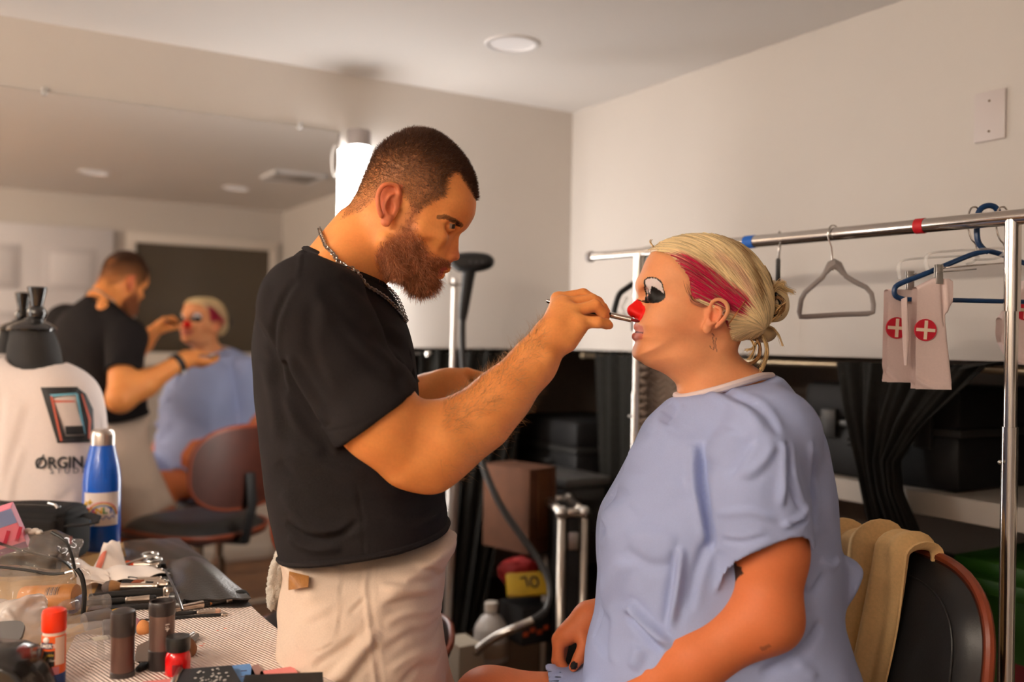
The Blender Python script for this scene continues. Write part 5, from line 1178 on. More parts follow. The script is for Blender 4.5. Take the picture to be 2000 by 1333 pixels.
# red and yellow bag, crate, jug
def blob(name, label, cat, px, py, tt, r, m, seed=0, amp=0.12):
    p = A3(W(px, py, tt)); n = ell(p, r); V, F = nets(n, max(r)*0.09); N = vnormals(V, F)
    V += N*(amp*min(r)*(wav(V, (38, 45, 41), (seed, seed*2, 1))+0.6*wav(V, (90, 80, 96), (1, seed, 2))))[:, None]
    return tag(link(name, mesh_np(name, V, F), m), label, cat)
b = blob('red_pouch', 'soft red pouch on the alcove floor under the cardboard box', 'pouch', 1012, 1114, 2.86, (0.062, 0.05, 0.040), mat('red_cloth', srgb(140, 16, 14), 0.7), 1, 0.3)
yb = MB(frame(W(1030, 1142, 2.80), x=(1, 0.1, 0.05), z=(0.05, -0.8, 0.6))).box((0, 0, 0), (0.125, 0.075, 0.02), bev=0.008).build('yellow_packet', mat('yellow_packet', srgb(176, 140, 16), 0.4))
tag(yb, 'yellow printed packet lying against the red pouch', 'packet')
fy = frame(W(1030, 1142, 2.80), x=(1, 0.1, 0.05), z=(0.05, -0.8, 0.6))
MB(fy).tube([(-0.02, 0.015, 0.0108), (-0.005, 0.02, 0.0108), (0.0, -0.012, 0.0108)], 0.003, 6).tube([(0.02+0.012*math.cos(a), 0.002+0.016*math.sin(a), 0.0108) for a in np.linspace(0, 6.2, 12)], 0.003, 6).build('printed_mark', BPL, yb)
t = empty('black_crate', 'black plastic crate with orange marks on the alcove floor', 'crate', loc=W(1026, 1215, 2.8)); M = Matrix.Translation(W(1024, 1212, 2.84)) @ RM
MB(M).box((0, 0, 0), (0.10, 0.13, 0.11), bev=0.006).build('body', BPL, t)
for k in range(4): MB(M).box((-0.036+0.024*k, -0.066, -0.02+0.01*(k % 2)), (0.018, 0.003, 0.014), bev=0.002).build('orange_mark', mat('orange_mark', srgb(150, 52, 16), 0.6), t)
t = empty('plastic_jug', 'translucent white jug standing low beside the steamer', 'jug', loc=W(958, 1290, 2.75)); M = Matrix.Translation(W(958, 1292, 2.75))
JG = mat('jug_white', (0.34, 0.31, 0.29), 0.35)
MB(M).lathe([(0.04, 0), (0.05, 0.006), (0.05, 0.09), (0.046, 0.105), (0.03, 0.13), (0.018, 0.138), (0.018, 0.15)], 24).build('body', JG, t)
MB(M).lathe([(0.0195, 0.148), (0.0195, 0.17), (0.017, 0.172)], 20).build('cap', mat('jug_cap', (0.5, 0.44, 0.38), 0.4), t)
MB(M).lathe([(0.0505, 0.02), (0.0507, 0.022), (0.0507, 0.06), (0.0505, 0.062)], 24, cap=False).build('label', mat('jug_label', (0.30, 0.22, 0.16), 0.6), t)
# garment steamer
t = empty('garment_steamer', 'garment steamer with silver pole and black head behind the man', 'steamer', loc=rw(1.25, 2.6, 0))
ST_T = 2.86
top, low = W(889, 545, ST_T), W(872, 1262, ST_T)
MB().tube([top, low], 0.0095, 12).build('pole', mat('pole_grey', (0.52, 0.48, 0.45), 0.3, metal=0.7), t)
MB().tube([W(894, 800, ST_T), low], 0.0125, 12).build('outer_pole', mat('pole_grey'), t)
MB().tube([W(x, y, ST_T-0.01) for x, y in [(889,560),(876,556),(875,528),(878,524)]], 0.004, 8).build('hook', mat('pole_grey'), t)
MB().tube([W(x, y, ST_T-0.03) for x, y in [(878,528),(878,552),(886,556),(918,557),(924,545),(924,532)]], 0.0032, 8).build('wire_rest', STEEL, t)
hd = Sil([(880,520),(878,507),(888,497),(915,493),(947,495),(962,502),(966,513),(957,525),(930,532),(898,532)], ST_T-0.05, smooth=4, pad=0.04)
V, F = nets(inflate(hd, lambda x, z: 0.035+0*x, 0.022, p=2.2, wmax=0.06), 0.0035)
hh = link('steam_head', mesh_np('steam_head', V, F), BPL, t)
MB().tube([W(x, y, ST_T-0.05) for x, y in [(918,522),(914,545),(909,580),(905,608),(903,625)]], [0.021, 0.019, 0.017, 0.015, 0.012], 14).build('grip', BPL, t)
for k in range(3): MB().ball(tuple(W(918+12*k, 512, ST_T-0.088)), 0.0035, 8, 6).build('button', mat('button_dark', (0.03, 0.03, 0.03), 0.3), hh)
hose = spline([W(x, y, tt) for x, y, tt in [(904,610,2.81),(903,660,2.82),(906,730,2.83),(918,800,2.82),(935,880,2.78),(955,940,2.74),(985,1000,2.70),(1020,1050,2.66),(1058,1105,2.62),(1075,1150,2.58),(1068,1190,2.55),(1040,1213,2.52)]], 8)
MB().tube([Vector(p) for p in hose], 0.010, 10).build('hose', mat('hose_rubber', (0.02, 0.019, 0.019), 0.45), t)
sp = spline([W(x, y, tt) for x, y, tt in [(1040,1213,2.52),(1005,1228,2.52),(965,1247,2.55),(920,1281,2.60)]], 14); cl = MB()
MB().tube([Vector(p) for p in sp], 0.009, 10).build('hose_end', mat('hose_rubber'), t)
for i in range(0, len(sp)-1):
    f_ = frame(sp[i], z=sp[i+1]-sp[i]); cl = MB(f_).tube([(0.0105*math.cos(a), 0.0105*math.sin(a), 0) for a in np.linspace(0, 6.283, 13)[:-1]], 0.0022, 5, closed=True).build('spring_coil', STEEL, t)
bs = W(902, 1300, 2.62)
MB(Matrix.Translation((bs.x, bs.y, 0)) @ RM).add([(-0.09, -0.12, 0.0), (0.09, -0.12, 0.0), (0.09, 0.12, 0.0), (-0.09, 0.12, 0.0), (-0.035, -0.05, 0.60), (0.035, -0.05, 0.60), (0.035, 0.05, 0.60), (-0.035, 0.05, 0.60)], [(3, 2, 1, 0), (4, 5, 6, 7), (0, 1, 5, 4), (1, 2, 6, 5), (2, 3, 7, 6), (3, 0, 4, 7)]).build('water_tank', mat('tank_beige', (0.42, 0.36, 0.28), 0.45), t, smooth=False)
MB().tube([W(922, 1279, 2.60), W(908, 1288, 2.61)], 0.013, 12).build('brass_fitting', BRASS, t)
# garment rack
RA, RB = W(1979, 425, 1.60), W(1248, 493, 2.39)
def rail_at(px):                           # point of the rail seen at a column
    lo, hi = -0.6, 1.8
    for _ in range(50):
        m_ = (lo+hi)/2; p = RA+(RB-RA)*m_; q_ = pix(np.array([list(p)]))[0, 0]
        if q_ > px: lo = m_
        else: hi = m_
    return RA+(RB-RA)*((lo+hi)/2)
rack = empty('garment_rack', 'chrome rolling garment rack along the right wall', 'garment rack', loc=(RA.x, RA.y, 0))
e0, e1 = RA+(RA-RB)*0.25, rail_at(1152)
MB().tube([e0, RB*0.97+RA*0.03], 0.0135, 18).build('rail', STEEL, rack); MB().tube([RB*0.95+RA*0.05, e1], 0.0105, 16).build('rail_extension', STEEL, rack)
MB(frame(e1, z=e1-RB)).lathe([(0.0108, -0.012), (0.0145, -0.010), (0.0145, 0.004), (0.010, 0.008)], 18).build('end_cap', GREYP, rack)
for P0, bt, nm in ((RA, 0.12, 'post'), (RB, 0.12, 'post')):
    x_, y_ = P0.x, P0.y; tz = P0.z-0.004
    MB().tube([(x_, y_, tz), (x_, y_, tz-0.155)], 0.0135, 18).build('post_collar', STEEL, rack)
    MB().tube([(x_, y_, tz-0.083), (x_, y_, tz-0.085)], 0.0142, 18).build('collar_ring', STEEL, rack)
    MB().tube([(x_, y_, tz-0.155), (x_, y_, tz-0.35)], 0.0108, 16).build('inner_post', STEEL, rack)
    MB().tube([(x_, y_, tz-0.35), (x_, y_, 0.12)], 0.0132, 18).build('outer_post', STEEL, rack)
    MB().ball((x_-0.018, y_-0.004, tz-0.41), 0.004, 8, 6).build('lock_button', mat('steel'), rack)
    d_ = Vector((RA.y-RB.y, RB.x-RA.x, 0)).normalized()
    MB().tube([Vector((x_, y_, 0.12))-d_*0.22, Vector((x_, y_, 0.12))+d_*0.22], 0.0132, 14).build('foot_bar', STEEL, rack)
    for s_ in (-0.2, 0.2):
        c_ = Vector((x_, y_, 0))+d_*s_; MB(frame(c_+Vector((0, 0, 0.035)), z=(RB-RA).normalized())).lathe([(0.034, -0.012), (0.035, -0.008), (0.035, 0.008), (0.034, 0.012)], 20).build('caster', BPL, rack)
        MB().tube([c_+Vector((0, 0, 0.045)), c_+Vector((0, 0, 0.12))], 0.007, 8).build('caster_stem', STEEL, rack)
MB().tube([(RA.x, RA.y, 0.14), (RB.x, RB.y, 0.14)], 0.0132, 14).build('lower_rail', STEEL, rack)
def tape(px, m, r=0.0142, w_=0.009):
    p = rail_at(px); d_ = (RB-RA).normalized(); MB().tube([p-d_*w_, p+d_*w_], r, 18).build('tape_band', m, rack)
tape(1466, mat('blue_tape', srgb(24, 96, 190), 0.6), w_=0.014); tape(1799, mat('red_tape', srgb(186, 16, 28), 0.5))
# hangers
def hook(p, r=0.0016, size=0.017, drop=0.055, m=STEEL, flip=1, d=None):
    # wire hook over the rail at p, in the plane across the rail; returns lower end
    h_ = d or Vector((1, 0, 0)); up = Vector((0, 0, 1)); pts = []
    for a in np.linspace(-0.2, math.pi*1.0, 14): pts.append(p + h_*(math.cos(a)*size*flip) + up*(math.sin(a)*size))
    pts = pts[::1]; pts.append(p - h_*size*flip*0.9 - up*0.012); pts.append(p - h_*size*0.3*flip - up*0.028); pts.append(p - up*drop)
    return pts
def hang_t(px): return rail_at(px).y
tt = hang_t(1628); PX = lambda pts, t_: [W(x, y, t_) for x, y in pts]
h1 = empty('coat_hanger', 'grey velvet hanger hanging alone on the chrome rail', 'hanger', 'hangers on the rack', loc=rail_at(1628))
VEL = mat('grey_velvet', (0.33, 0.29, 0.275), 0.9, bump=0.4, bscale=900)
MB().tube(hook(rail_at(1628)+Vector((0, 0, 0.001)), d=Vector((0.83, 0.55, 0)), drop=0.075), 0.0016, 8).build('hook', STEEL, h1)
body = PX([(1629,510),(1620,515),(1612,532),(1606,542),(1590,556),(1572,572),(1565,585),(1561,610),(1563,619),(1575,619),(1640,615),(1695,613),(1705,610),(1706,596),(1702,574),(1692,562),(1668,550),(1652,540),(1645,528),(1640,516)], tt)
MB().tube(body, 0.0052, 8, closed=True).build('frame', VEL, h1)
MB().tube(PX([(1612,534),(1618,524),(1629,516),(1640,524),(1648,536)], tt), [0.005, 0.0075, 0.010, 0.0075, 0.005], 8).build('yoke', VEL, h1)
h2 = empty('coat_hanger', "black hanger seen edge-on above the woman's bun", 'hanger', 'hangers on the rack', loc=rail_at(1522)); tt = hang_t(1522)
MB().tube(hook(rail_at(1522), d=Vector((0.1, 1, 0)), drop=0.06), 0.0016, 8).build('hook', STEEL, h2)
MB().tube(PX([(1521,470),(1521,505)], tt), 0.0022, 8).build('stem', STEEL, h2)
vd = (W(1520, 520, tt+0.2)-W(1520, 520, tt-0.2)).normalized(); c_ = W(1520, 508, tt)
MB().tube([c_+Vector((0, 0, -0.11))+vd*-0.19, c_+Vector((0, 0, -0.05))-vd*0.15, c_, c_+Vector((0, 0, -0.05))+vd*0.15, c_+Vector((0, 0, -0.11))+vd*0.19], 0.0048, 8).tube([c_+Vector((0, 0, -0.11))+vd*-0.19, c_+Vector((0, 0, -0.11))+vd*0.19], 0.0045, 8).build('frame', BPL, h2)
NAVY = mat('navy_plastic', srgb(18, 52, 92), 0.35)
h3 = empty('coat_hanger', 'thick navy blue plastic hanger among the white cloths', 'hanger', 'hangers on the rack', loc=rail_at(1925)); tt = hang_t(1900)+0.03
MB().tube([Vector(p) for p in spline(PX([(1950,414),(1942,404),(1928,402),(1915,409),(1909,425),(1908,455),(1911,474),(1921,487),(1930,492)], tt), 4)], 0.0052, 10).build('hook', NAVY, h3)
MB().tube([Vector(p) for p in spline(PX([(1930,490),(1900,497),(1860,513),(1800,538),(1757,555),(1747,566),(1750,579),(1765,585)], tt), 4)], 0.0048, 10).build('arm', NAVY, h3)
MB().tube([Vector(p) for p in spline(PX([(1930,490),(1955,497),(1985,508),(2040,530),(2100,555),(2110,568),(2105,580),(2090,588)], tt+0.02), 4)], 0.0048, 10).build('arm', NAVY, h3)
MB().tube(PX([(1765,585),(1880,587),(2000,590)], tt)+[W(2090, 588, tt+0.02)], 0.0042, 10).build('bar', NAVY, h3)
CLR = mat('clear_plastic', (0.80, 0.76, 0.72), 0.08, alpha=0.32, spec=0.7)
def clip_hanger(label, hx, pts, clips, t_):
    h = empty('clip_hanger', label, 'hanger', 'clear clip hangers', loc=rail_at(hx))
    MB().tube([Vector(p) for p in spline(PX([(hx+22,415),(hx+15,405),(hx+4,408),(hx-1,425),(hx,450),(hx+6,468),(hx+14,478),(hx+15,500)], t_), 4)], 0.0018, 8).build('hook', STEEL, h)
    MB().tube([Vector(p) for p in spline(PX(pts, t_), 4)], 0.0075, 8, flat=0.3, up=(0, 0, 1)).build('bar', CLR, h)
    for cx, cy in clips:
        f_ = frame(W(cx, cy, t_-0.004), x=(1, 0, 0), z=(0, 0, 1))
        c = MB(f_).box((0, -0.004, 0), (0.0125, 0.003, 0.034), bev=0.001).box((0, 0.004, 0), (0.0125, 0.003, 0.034), bev=0.001).tube([(-0.007, 0, 0.006), (0.007, 0, 0.006)], 0.0035, 8).build('clip', mat('steel'), h)
        for i in range(4):
            for j in range(3): MB(f_).ball((-0.004+0.004*j, -0.006, 0.002+0.004*i), 0.0011, 6, 4).build('grip_dot', mat('steel'), c)
    MB().tube(PX([(clips[0][0], clips[0][1]-12), (clips[0][0]+130, clips[0][1]-22)], t_), 0.0014, 6).build('wire', STEEL, h)
    return h
tA = hang_t(1900)+0.03
clip_hanger('clear clip hanger holding the rear white cloth', 1892, [(1757,545),(1755,520),(1768,508),(1830,503),(1905,500),(1900,512),(1890,516)], [(1777, 548)], tA+0.02)
clip_hanger('clear clip hanger holding the front white cloth', 1947, [(1812,528),(1808,508),(1822,494),(1900,488),(1962,486),(1955,500),(1940,506),(1900,508)], [(1833, 536)], tA-0.03)
# white folded cloths with a red cross
WC = mat('white_twill', srgb(226, 202, 196), 0.85, noise=0.04, nscale=300, bump=0.25, bscale=1500); RC = mat('red_print', srgb(186, 16, 40), 0.7)
def cloth(label, outline, t_, cross, th=0.006, creases=()):
    c = empty('white_cloth', label, 'cloth', 'white cloths with red crosses', loc=W(outline[0][0], outline[0][1], t_))
    s = Sil(outline, t_, smooth=0, pad=0.03, res=0.001); nd = inflate(s, lambda x, z: 0.011+0*x, th, p=3, wmax=0.03)
    V, F = nets(nd, 0.0022); N = vnormals(V, F); q = side(V, t_)
    for ln, a, w_ in creases: fold(V, N, q, ln, a, w_)
    V[:, 1] += 0.0012*np.sin(q[:, 0]*0.05)+0.001*np.sin(q[:, 1]*0.03)
    link('folded_fabric', mesh_np('folded_fabric', V, F), WC, c)
    if cross:
        cx, cy, r = cross; f_ = lambda x, y: W(x, y, t_-0.0140+0.0012*math.sin(x*0.05)+0.001*math.sin(y*0.03))
        def plate(poly, dz): 
            b = MB(); P0 = [f_(x, y)+Vector((0, -dz, 0)) for x, y in poly]; P1 = [p+Vector((0, 0.0035, 0)) for p in P0]; n = len(poly)
            b.add(P0+P1, [tuple(range(n)), tuple(range(2*n-1, n-1, -1))]+[(k, (k+1) % n, n+(k+1) % n, n+k) for k in range(n)]); return b
        d_ = plate([(cx+r*math.cos(a), cy+r*math.sin(a)) for a in np.linspace(0, 6.2832, 41)[:-1]], 0.0).build('red_disc', RC, c)
        w_ = r*0.15; L = r*0.86; k = 0.07
        pl = [(-w_, -L), (w_, -L), (w_, -w_), (L, -w_), (L, w_), (w_, w_), (w_, L), (-w_, L), (-w_, w_), (-L, w_), (-L, -w_), (-w_, -w_)]
        plate([(cx+x*math.cos(k)-y*math.sin(k), cy+x*math.sin(k)+y*math.cos(k)) for x, y in pl], 0.0008).build('white_cross', mat('cream_print', srgb(236, 214, 190), 0.7), d_, smooth=False)
    return c
cloth('white cloth with a red cross disc, rear one of the hanging pair', [(1724,568),(1752,559),(1790,551),(1800,620),(1800,760),(1771,764),(1750,756),(1727,755),(1716,728),(1711,701),(1718,640)], tA+0.025, (1752, 641, 21), creases=[([(1713,705),(1740,735),(1765,752)], -0.005, 6), ([(1726,580),(1716,690)], 0.003, 5)])
cf = cloth('white cloth with a red cross disc, front one of the hanging pair', [(1769,570),(1827,541),(1844,541),(1870,558),(1856,592),(1843,614),(1846,660),(1850,695),(1857,771),(1800,777),(1769,777),(1779,742),(1775,664)], tA-0.025, (1808, 645, 21.5), creases=[([(1837,545),(1840,600),(1843,640)], -0.006, 4), ([(1779,742),(1815,765),(1855,770)], -0.006, 6), ([(1782,735),(1800,750),(1840,755)], 0.004, 7)])
MB().add([W(1761, 585, tA-0.03), W(1772, 580, tA-0.036), W(1776, 660, tA-0.036), W(1772, 714, tA-0.036), W(1767, 714, tA-0.03), W(1763, 650, tA-0.03)], [(0, 1, 2, 3, 4, 5)]).build('side_flap', WC, cf, solid=0.003, smooth=False)
cloth('white cloth with a red disc behind the rack post at the right edge', [(1934,645),(1966,597),(2000,545),(2060,545),(2070,730),(2010,724),(1966,698)], tA+0.06, (2003, 606, 20), creases=[([(1940,650),(1990,690),(2030,720)], -0.004, 8)])
# black hangers at the far end
h4 = empty('coat_hanger', 'black hanger at the far end of the rail behind the painted nose', 'hanger', 'hangers on the rack', loc=rail_at(1225)); tt = 2.42
MB().tube([Vector(p) for p in spline(PX([(1258,500),(1250,530),(1245,548),(1226,562),(1210,575),(1202,598),(1199,612)], tt), 4)], 0.0075, 8).build('arm', BPL, h4)
MB().tube([Vector(p) for p in spline(PX([(1252,540),(1262,560),(1246,590),(1236,612)], tt), 4)], 0.010, 8).build('arm', BPL, h4)
MB().tube(PX([(1199,612),(1236,618),(1262,614)], tt), 0.004, 8).build('bar', CLR, h4)
MB().box(tuple(W(1238, 630, tt-0.01)), (0.016, 0.012, 0.045), bev=0.003).build('clip', GREYP, h4)
MB().tube(PX([(1225,580),(1215,600),(1224,622),(1240,622)], tt-0.01), 0.004, 8).build('clear_loop', CLR, h4)
# grey knitted throw on the rack's far post
KN = mat('grey_knit', srgb(150, 134, 122), 0.95, noise=0.15, nscale=200, bump=0.6, bscale=700)
kt = 2.42; t = empty('knit_throw', 'grey chevron-knit throw hanging behind the neck of the gown', 'throw', loc=W(1285, 800, kt))
def knit(u, v):
    px = 1250+u*110; py = 698+v*330
    z = 0.006*abs(((v*26 + abs(((u*9) % 2)-1)*0.9) % 1)-0.5)*2
    p = W(px, py, kt-0.02-z); p.y += 0.012*math.sin(u*7); return p
MB().grid(knit, 74, 180).build('knit_panel', KN, t)
for k in range(22):
    f_ = W(1257, 702+k*15, kt-0.04); MB(Matrix.Translation(f_) @ Matrix.Rotation(0.5*(1 if k % 2 else -1), 4, 'Y')).ball((0, 0, 0), (0.012, 0.008, 0.007), 10, 6).build('edge_braid', KN, t)
# bar stools
def stool(label, loc, f, seat_z, group='black padded bar stools', bo=0.225):
    t = empty('bar_stool', label, 'bar stool', group, loc=(loc[0], loc[1], 0)); f = Vector((f[0], f[1], 0)).normalized()
    M = frame((loc[0], loc[1], 0), x=f, z=(0, 0, 1)); PLY = mat('walnut_ply', srgb(62, 24, 13), 0.5, noise=0.3, nscale=18); EDG = mat('ply_edge', srgb(122, 54, 30), 0.4); PAD = mat('black_leatherette', (0.016, 0.015, 0.015), 0.42, bump=0.12, bscale=500)
    # local x = forward
    def shell(u, v, off, w_, d_):                         # seat
        a = u*6.2832; r = v; c, s = math.cos(a), math.sin(a); k = (abs(c)**3+abs(s)**3)**(-1/3)
        x, y = d_*k*c*r, w_*k*s*r
        return (x+0.02, y, seat_z+off - 0.55*max(x-0.10, 0)**2*6 + 0.28*y*y)
    MB(M).grid(lambda u, v: shell(u, v, -0.058, 0.232, 0.218), 56, 10, closed_u=True).build('seat_shell', PLY, t, solid=0.014)
    MB(M).tube([Vector(shell(k/64, 1.0, -0.052, 0.234, 0.22)) for k in range(64)], 0.0075, 8, closed=True).build('seat_edge', EDG, t)
    MB(M).grid(lambda u, v: Vector(shell(u, v, -0.046, 0.222, 0.208))+Vector((0, 0, 0.046*(1-v**6))), 56, 14, closed_u=True).build('seat_cushion', PAD, t)
    bz = seat_z+bo; hw, hh = 0.210, 0.142
    def back(u, v, off, sc=1.0):
        a = u*6.2832; c, s = math.cos(a), math.sin(a); k = (abs(c)**2.8+abs(s)**2.8)**(-1/2.8); y, z = hw*k*c*v*sc, hh*k*s*v*sc
        return (-0.235 + 1.05*y*y - 0.10*z + off, y, bz+z)
    MB(M).grid(lambda u, v: back(u, v, -0.022), 60, 10, closed_u=True).build('back_shell', PLY, t, solid=0.012)
    MB(M).tube([Vector(back(k/64, 1.0, -0.016, 1.01)) for k in range(64)], 0.008, 8, closed=True).build('back_edge', EDG, t)
    cu = MB(M).grid(lambda u, v: back(u, v, -0.012+0.046*(1-v**6), 0.965), 60, 14, closed_u=True).build('back_cushion', PAD, t)
    MB(M).tube([Vector(back(k/64, 0.80, 0.024, 0.965)) for k in range(64)], 0.0016, 6, closed=True).build('seam', PAD, cu)
    MB(M).tube([(-0.262, 0, bz-0.02), (-0.275, 0, bz-0.13), (-0.24, 0, seat_z-0.075), (-0.10, 0, seat_z-0.085), (0, 0, seat_z-0.085)], 0.022, 8, flat=0.4).build('back_bracket', BPL, t)
    MB(M).box((0, 0, seat_z-0.085), (0.18, 0.16, 0.03), bev=0.006).build('seat_plate', BPL, t)
    MB(M).lathe([(0.03, 0.02), (0.03, seat_z*0.55)], 24).build('column', STEEL, t); MB(M).lathe([(0.019, seat_z*0.55), (0.019, seat_z-0.09)], 20).build('piston', STEEL, t)
    MB(M).lathe([(0.21, 0.006), (0.215, 0.012), (0.20, 0.02), (0.06, 0.035), (0.031, 0.06)], 48).build('base', STEEL, t)
    MB(M).tube([Vector((0.11+0.13*math.cos(a), 0.16*math.sin(a), seat_z*0.42)) for a in np.linspace(-2.2, 2.2, 26)], 0.009, 10).tube([(0, 0, seat_z*0.42), (0.03, -0.13, seat_z*0.42)], 0.009, 8).tube([(0, 0, seat_z*0.42), (0.03, 0.13, seat_z*0.42)], 0.009, 8).build('foot_ring', STEEL, t)
    MB(M).tube([(0.05, -0.1, seat_z-0.10), (0.06, -0.22, seat_z-0.105), (0.06, -0.25, seat_z-0.11)], 0.005, 8).build('height_lever', STEEL, t)
    return t
stool('padded bar stool under the seated woman, beige shawl over its back', (0.44, 1.515), (-0.94, -0.33), 0.72)
s2 = rw(0.835, 2.05, 0); stool('empty padded bar stool between the standing man and the mirror', (s2.x, s2.y), (0.083, -0.99), 0.79, bo=0.19)
# shawl over the stool's back
SHW = mat('beige_shawl', srgb(240, 198, 138), 0.85, noise=0.08, nscale=200, bump=0.3, bscale=1200)
Mb = frame((0.44, 1.515, 0), x=(-0.94, -0.33, 0), z=(0, 0, 1)); bz = 0.72+0.225
def shawl(u, v):
    # u along the back (far side to middle), v from front bottom over the top to the rear
    y = -0.205 + (0.265-0.10*max(0, 0.55-v))*u + 0.012*math.sin(v*9+u*4)*(1-v); L = 0.62*v
    z0 = bz+0.142*(max(0.0, 1-min(abs(y/0.215), 0.97)**2.8))**(1/2.8)+0.006
    fr_ = 0.34; th = 0.07
    wv_ = 0.010*math.sin(u*24+1.5*math.sin(v*4))+0.006*math.sin(u*41+v*5)
    cz = 1.05*y*y-0.235
    if L < fr_: return Mb @ Vector((cz+0.048+wv_+0.012*(1-L/fr_), y, z0-(fr_-L)))
    if L < fr_+th:
        a = (L-fr_)/th*math.pi; return Mb @ Vector((cz+0.005+0.043*math.cos(a)+wv_*math.cos(a), y, z0+(0.026+wv_)*math.sin(a)))
    return Mb @ Vector((cz-0.040-wv_, y, z0-(L-fr_-th)))
tag(MB().grid(shawl, 90, 80).build('shawl', SHW, solid=0.003), "beige knitted shawl draped over the woman's stool back", 'shawl')
# ------------------------------------------------------------------ table and what lies on it
TZ = 0.94
TWOOD = mat('birch_top', srgb(206, 160, 98), 0.5, noise=0.12, nscale=12)
tb = empty('makeup_table', 'high birch table covered with makeup at the lower left', 'table', loc=rw(-0.2, 1.7, 0))
MB(RM).box((-0.25, 1.70, TZ-0.015), (1.5, 1.36, 0.03), bev=0.003).build('table_top', TWOOD, tb, smooth=False)
for x in (-0.94, 0.44):
    for y in (1.08, 2.32): MB(RM).box((x, y, (TZ-0.03)/2), (0.05, 0.05, TZ-0.03), bev=0.003).build('leg', mat('table_leg', (0.03, 0.028, 0.026), 0.4), tb)
MB(RM).box((-0.25, 1.08, TZ-0.07), (1.34, 0.025, 0.08)).build('apron', mat('table_leg'), tb, smooth=False)
T = lambda px, py, dz=0.0: Wz(px, py, TZ+dz)                  # point of the table top seen at a pixel
def sc(px, py): return T(px, py).y/FPX                         # metres per pixel there
UP = Vector((0, 0, 1))
def upr(px, py, spin=0.0): return Matrix.Translation(T(px, py)) @ Matrix.Rotation(spin, 4, 'Z')
def lay(p, q_, lift):                                          # frame lying on the table: z from pixel p to q_
    a, b = T(*p)+UP*lift, T(*q_)+UP*lift; return frame(a, z=b-a, x=UP), (b-a).length
# text helper
def text2d(s, size=1.0, bold=0.0):
    c = bpy.data.curves.new('txt', 'FONT'); c.body = s; c.size = size; c.offset = bold; c.align_x = 'CENTER'; c.resolution_u = 3
    o = bpy.data.objects.new('txt', c); COL.objects.link(o); me = o.to_mesh()
    V = [tuple(v.co) for v in me.vertices]; F = [tuple(p.vertices) for p in me.polygons]; o.to_mesh_clear(); bpy.data.objects.remove(o); bpy.data.curves.remove(c)
    return V, F
def decal(name, V, F, fn, m, parent):
    return MB().add([fn(x, y) for x, y, *_ in V], F).build(name, m, parent, smooth=False)
BLKI = mat('black_ink', (0.015, 0.014, 0.014), 0.6)
# paper towels
PT = mat('paper_towel', srgb(238, 218, 206), 0.9, noise=0.03, nscale=80)
n_ = PT.node_tree; wv = n_.nodes.new('ShaderNodeTexWave'); wv.inputs['Scale'].default_value = 78; wv.bands_direction = 'DIAGONAL'; tc = n_.nodes.new('ShaderNodeTexCoord'); bp = n_.nodes.new('ShaderNodeBump'); bp.inputs['Strength'].default_value = 1.0; bp.inputs['Distance'].default_value = 0.0022
n_.links.new(tc.outputs['Object'], wv.inputs['Vector']); n_.links.new(wv.outputs[0], bp.inputs['Height']); n_.links.new(bp.outputs[0], n_.nodes['Principled BSDF'].inputs['Normal'])
def sheet(name, label, corners, nu, nv, amp, zoff, m=PT, sag=None, cat='paper towel'):
    P = [T(*c) for c in corners]
    def fn(u, v):
        p = (P[0]*(1-u)+P[1]*u)*(1-v)+(P[3]*(1-u)+P[2]*u)*v; r_ = wr(p)
        z = zoff + amp*(math.sin(u*9+v*4)*math.sin(v*7+1)+0.5*math.sin(u*17+2)*math.sin(v*15))
        e = r_.x-0.505
        if e > 0: z -= e*e*6+e*0.25
        return (p.x, p.y, TZ+max(z, 0.0012) if e <= 0 else TZ+z+0.001)
    return tag(MB().grid(fn, nu, nv).build(name, m, solid=0.0008), label, cat)
sheet('paper_towel', 'white ribbed paper towel spread under the brushes', [(165, 1345), (665, 1350), (478, 1178), (240, 1165)], 60, 50, 0.002, 0.0045)
sheet('paper_towel', 'white paper towel sheet under the paint sticks', [(60, 1420), (640, 1420), (560, 1262), (150, 1240)], 50, 40, 0.0012, 0.0022)
# mannequin bust with printed T-shirt
bt_ = 2.314; Pb = lambda x, y, t_=bt_: A3(W(x, y, t_))
bu = empty('dress_form', 'black dress form in a printed white T-shirt in front of the mirror', 'dress form', loc=rw(0.215, 2.58, 0))
bs_ = Sil([(35,694),(5,702),(-32,722),(-55,752),(-66,830),(-62,950),(-58,1080),(-55,1130),(195,1130),(200,1050),(204,950),(202,870),(196,800),(184,756),(160,728),(130,711),(112,706)], bt_, pad=0.05, res=0.002)
bn = inflate(bs_, lambda x, z: 0.105+0*x, 0.10, p=2.3, wmax=0.14)
bn = SUB(0.006, bn, cone(Pb(66, 640), Pb(70, 712, bt_-0.01), 0.052, 0.062))
V, F = nets(bn, 0.004); V = laplace(V, F, 2); N = vnormals(V, F); q = side(V, bt_-0.08); nr = N[:, 1] < 0
for ln, a, w_ in [([(20,760),(10,860),(0,980)], -0.004, 12), ([(190,770),(180,860),(190,960)], -0.005, 8), ([(60,870),(40,930),(30,990)], 0.003, 10), ([(150,960),(120,990),(100,1020)], -0.003, 10), ([(60,780),(40,850),(20,930)], 0.003, 12)]: fold(V, N, q, ln, a, w_, nr)
TSH = mat('white_jersey', srgb(228, 212, 204), 0.85, noise=0.05, nscale=300, bump=0.2, bscale=1300)
bsh = link('t_shirt', mesh_np('t_shirt', V, F), TSH, bu)
nk = U(0.02, cone(Pb(62, 655), Pb(66, 690), 0.049, 0.054), cone(Pb(66, 690), Pb(70, 740), 0.056, 0.070)); nk = CUT(nk, (Pb(63, 643), (0, 0, 1)))
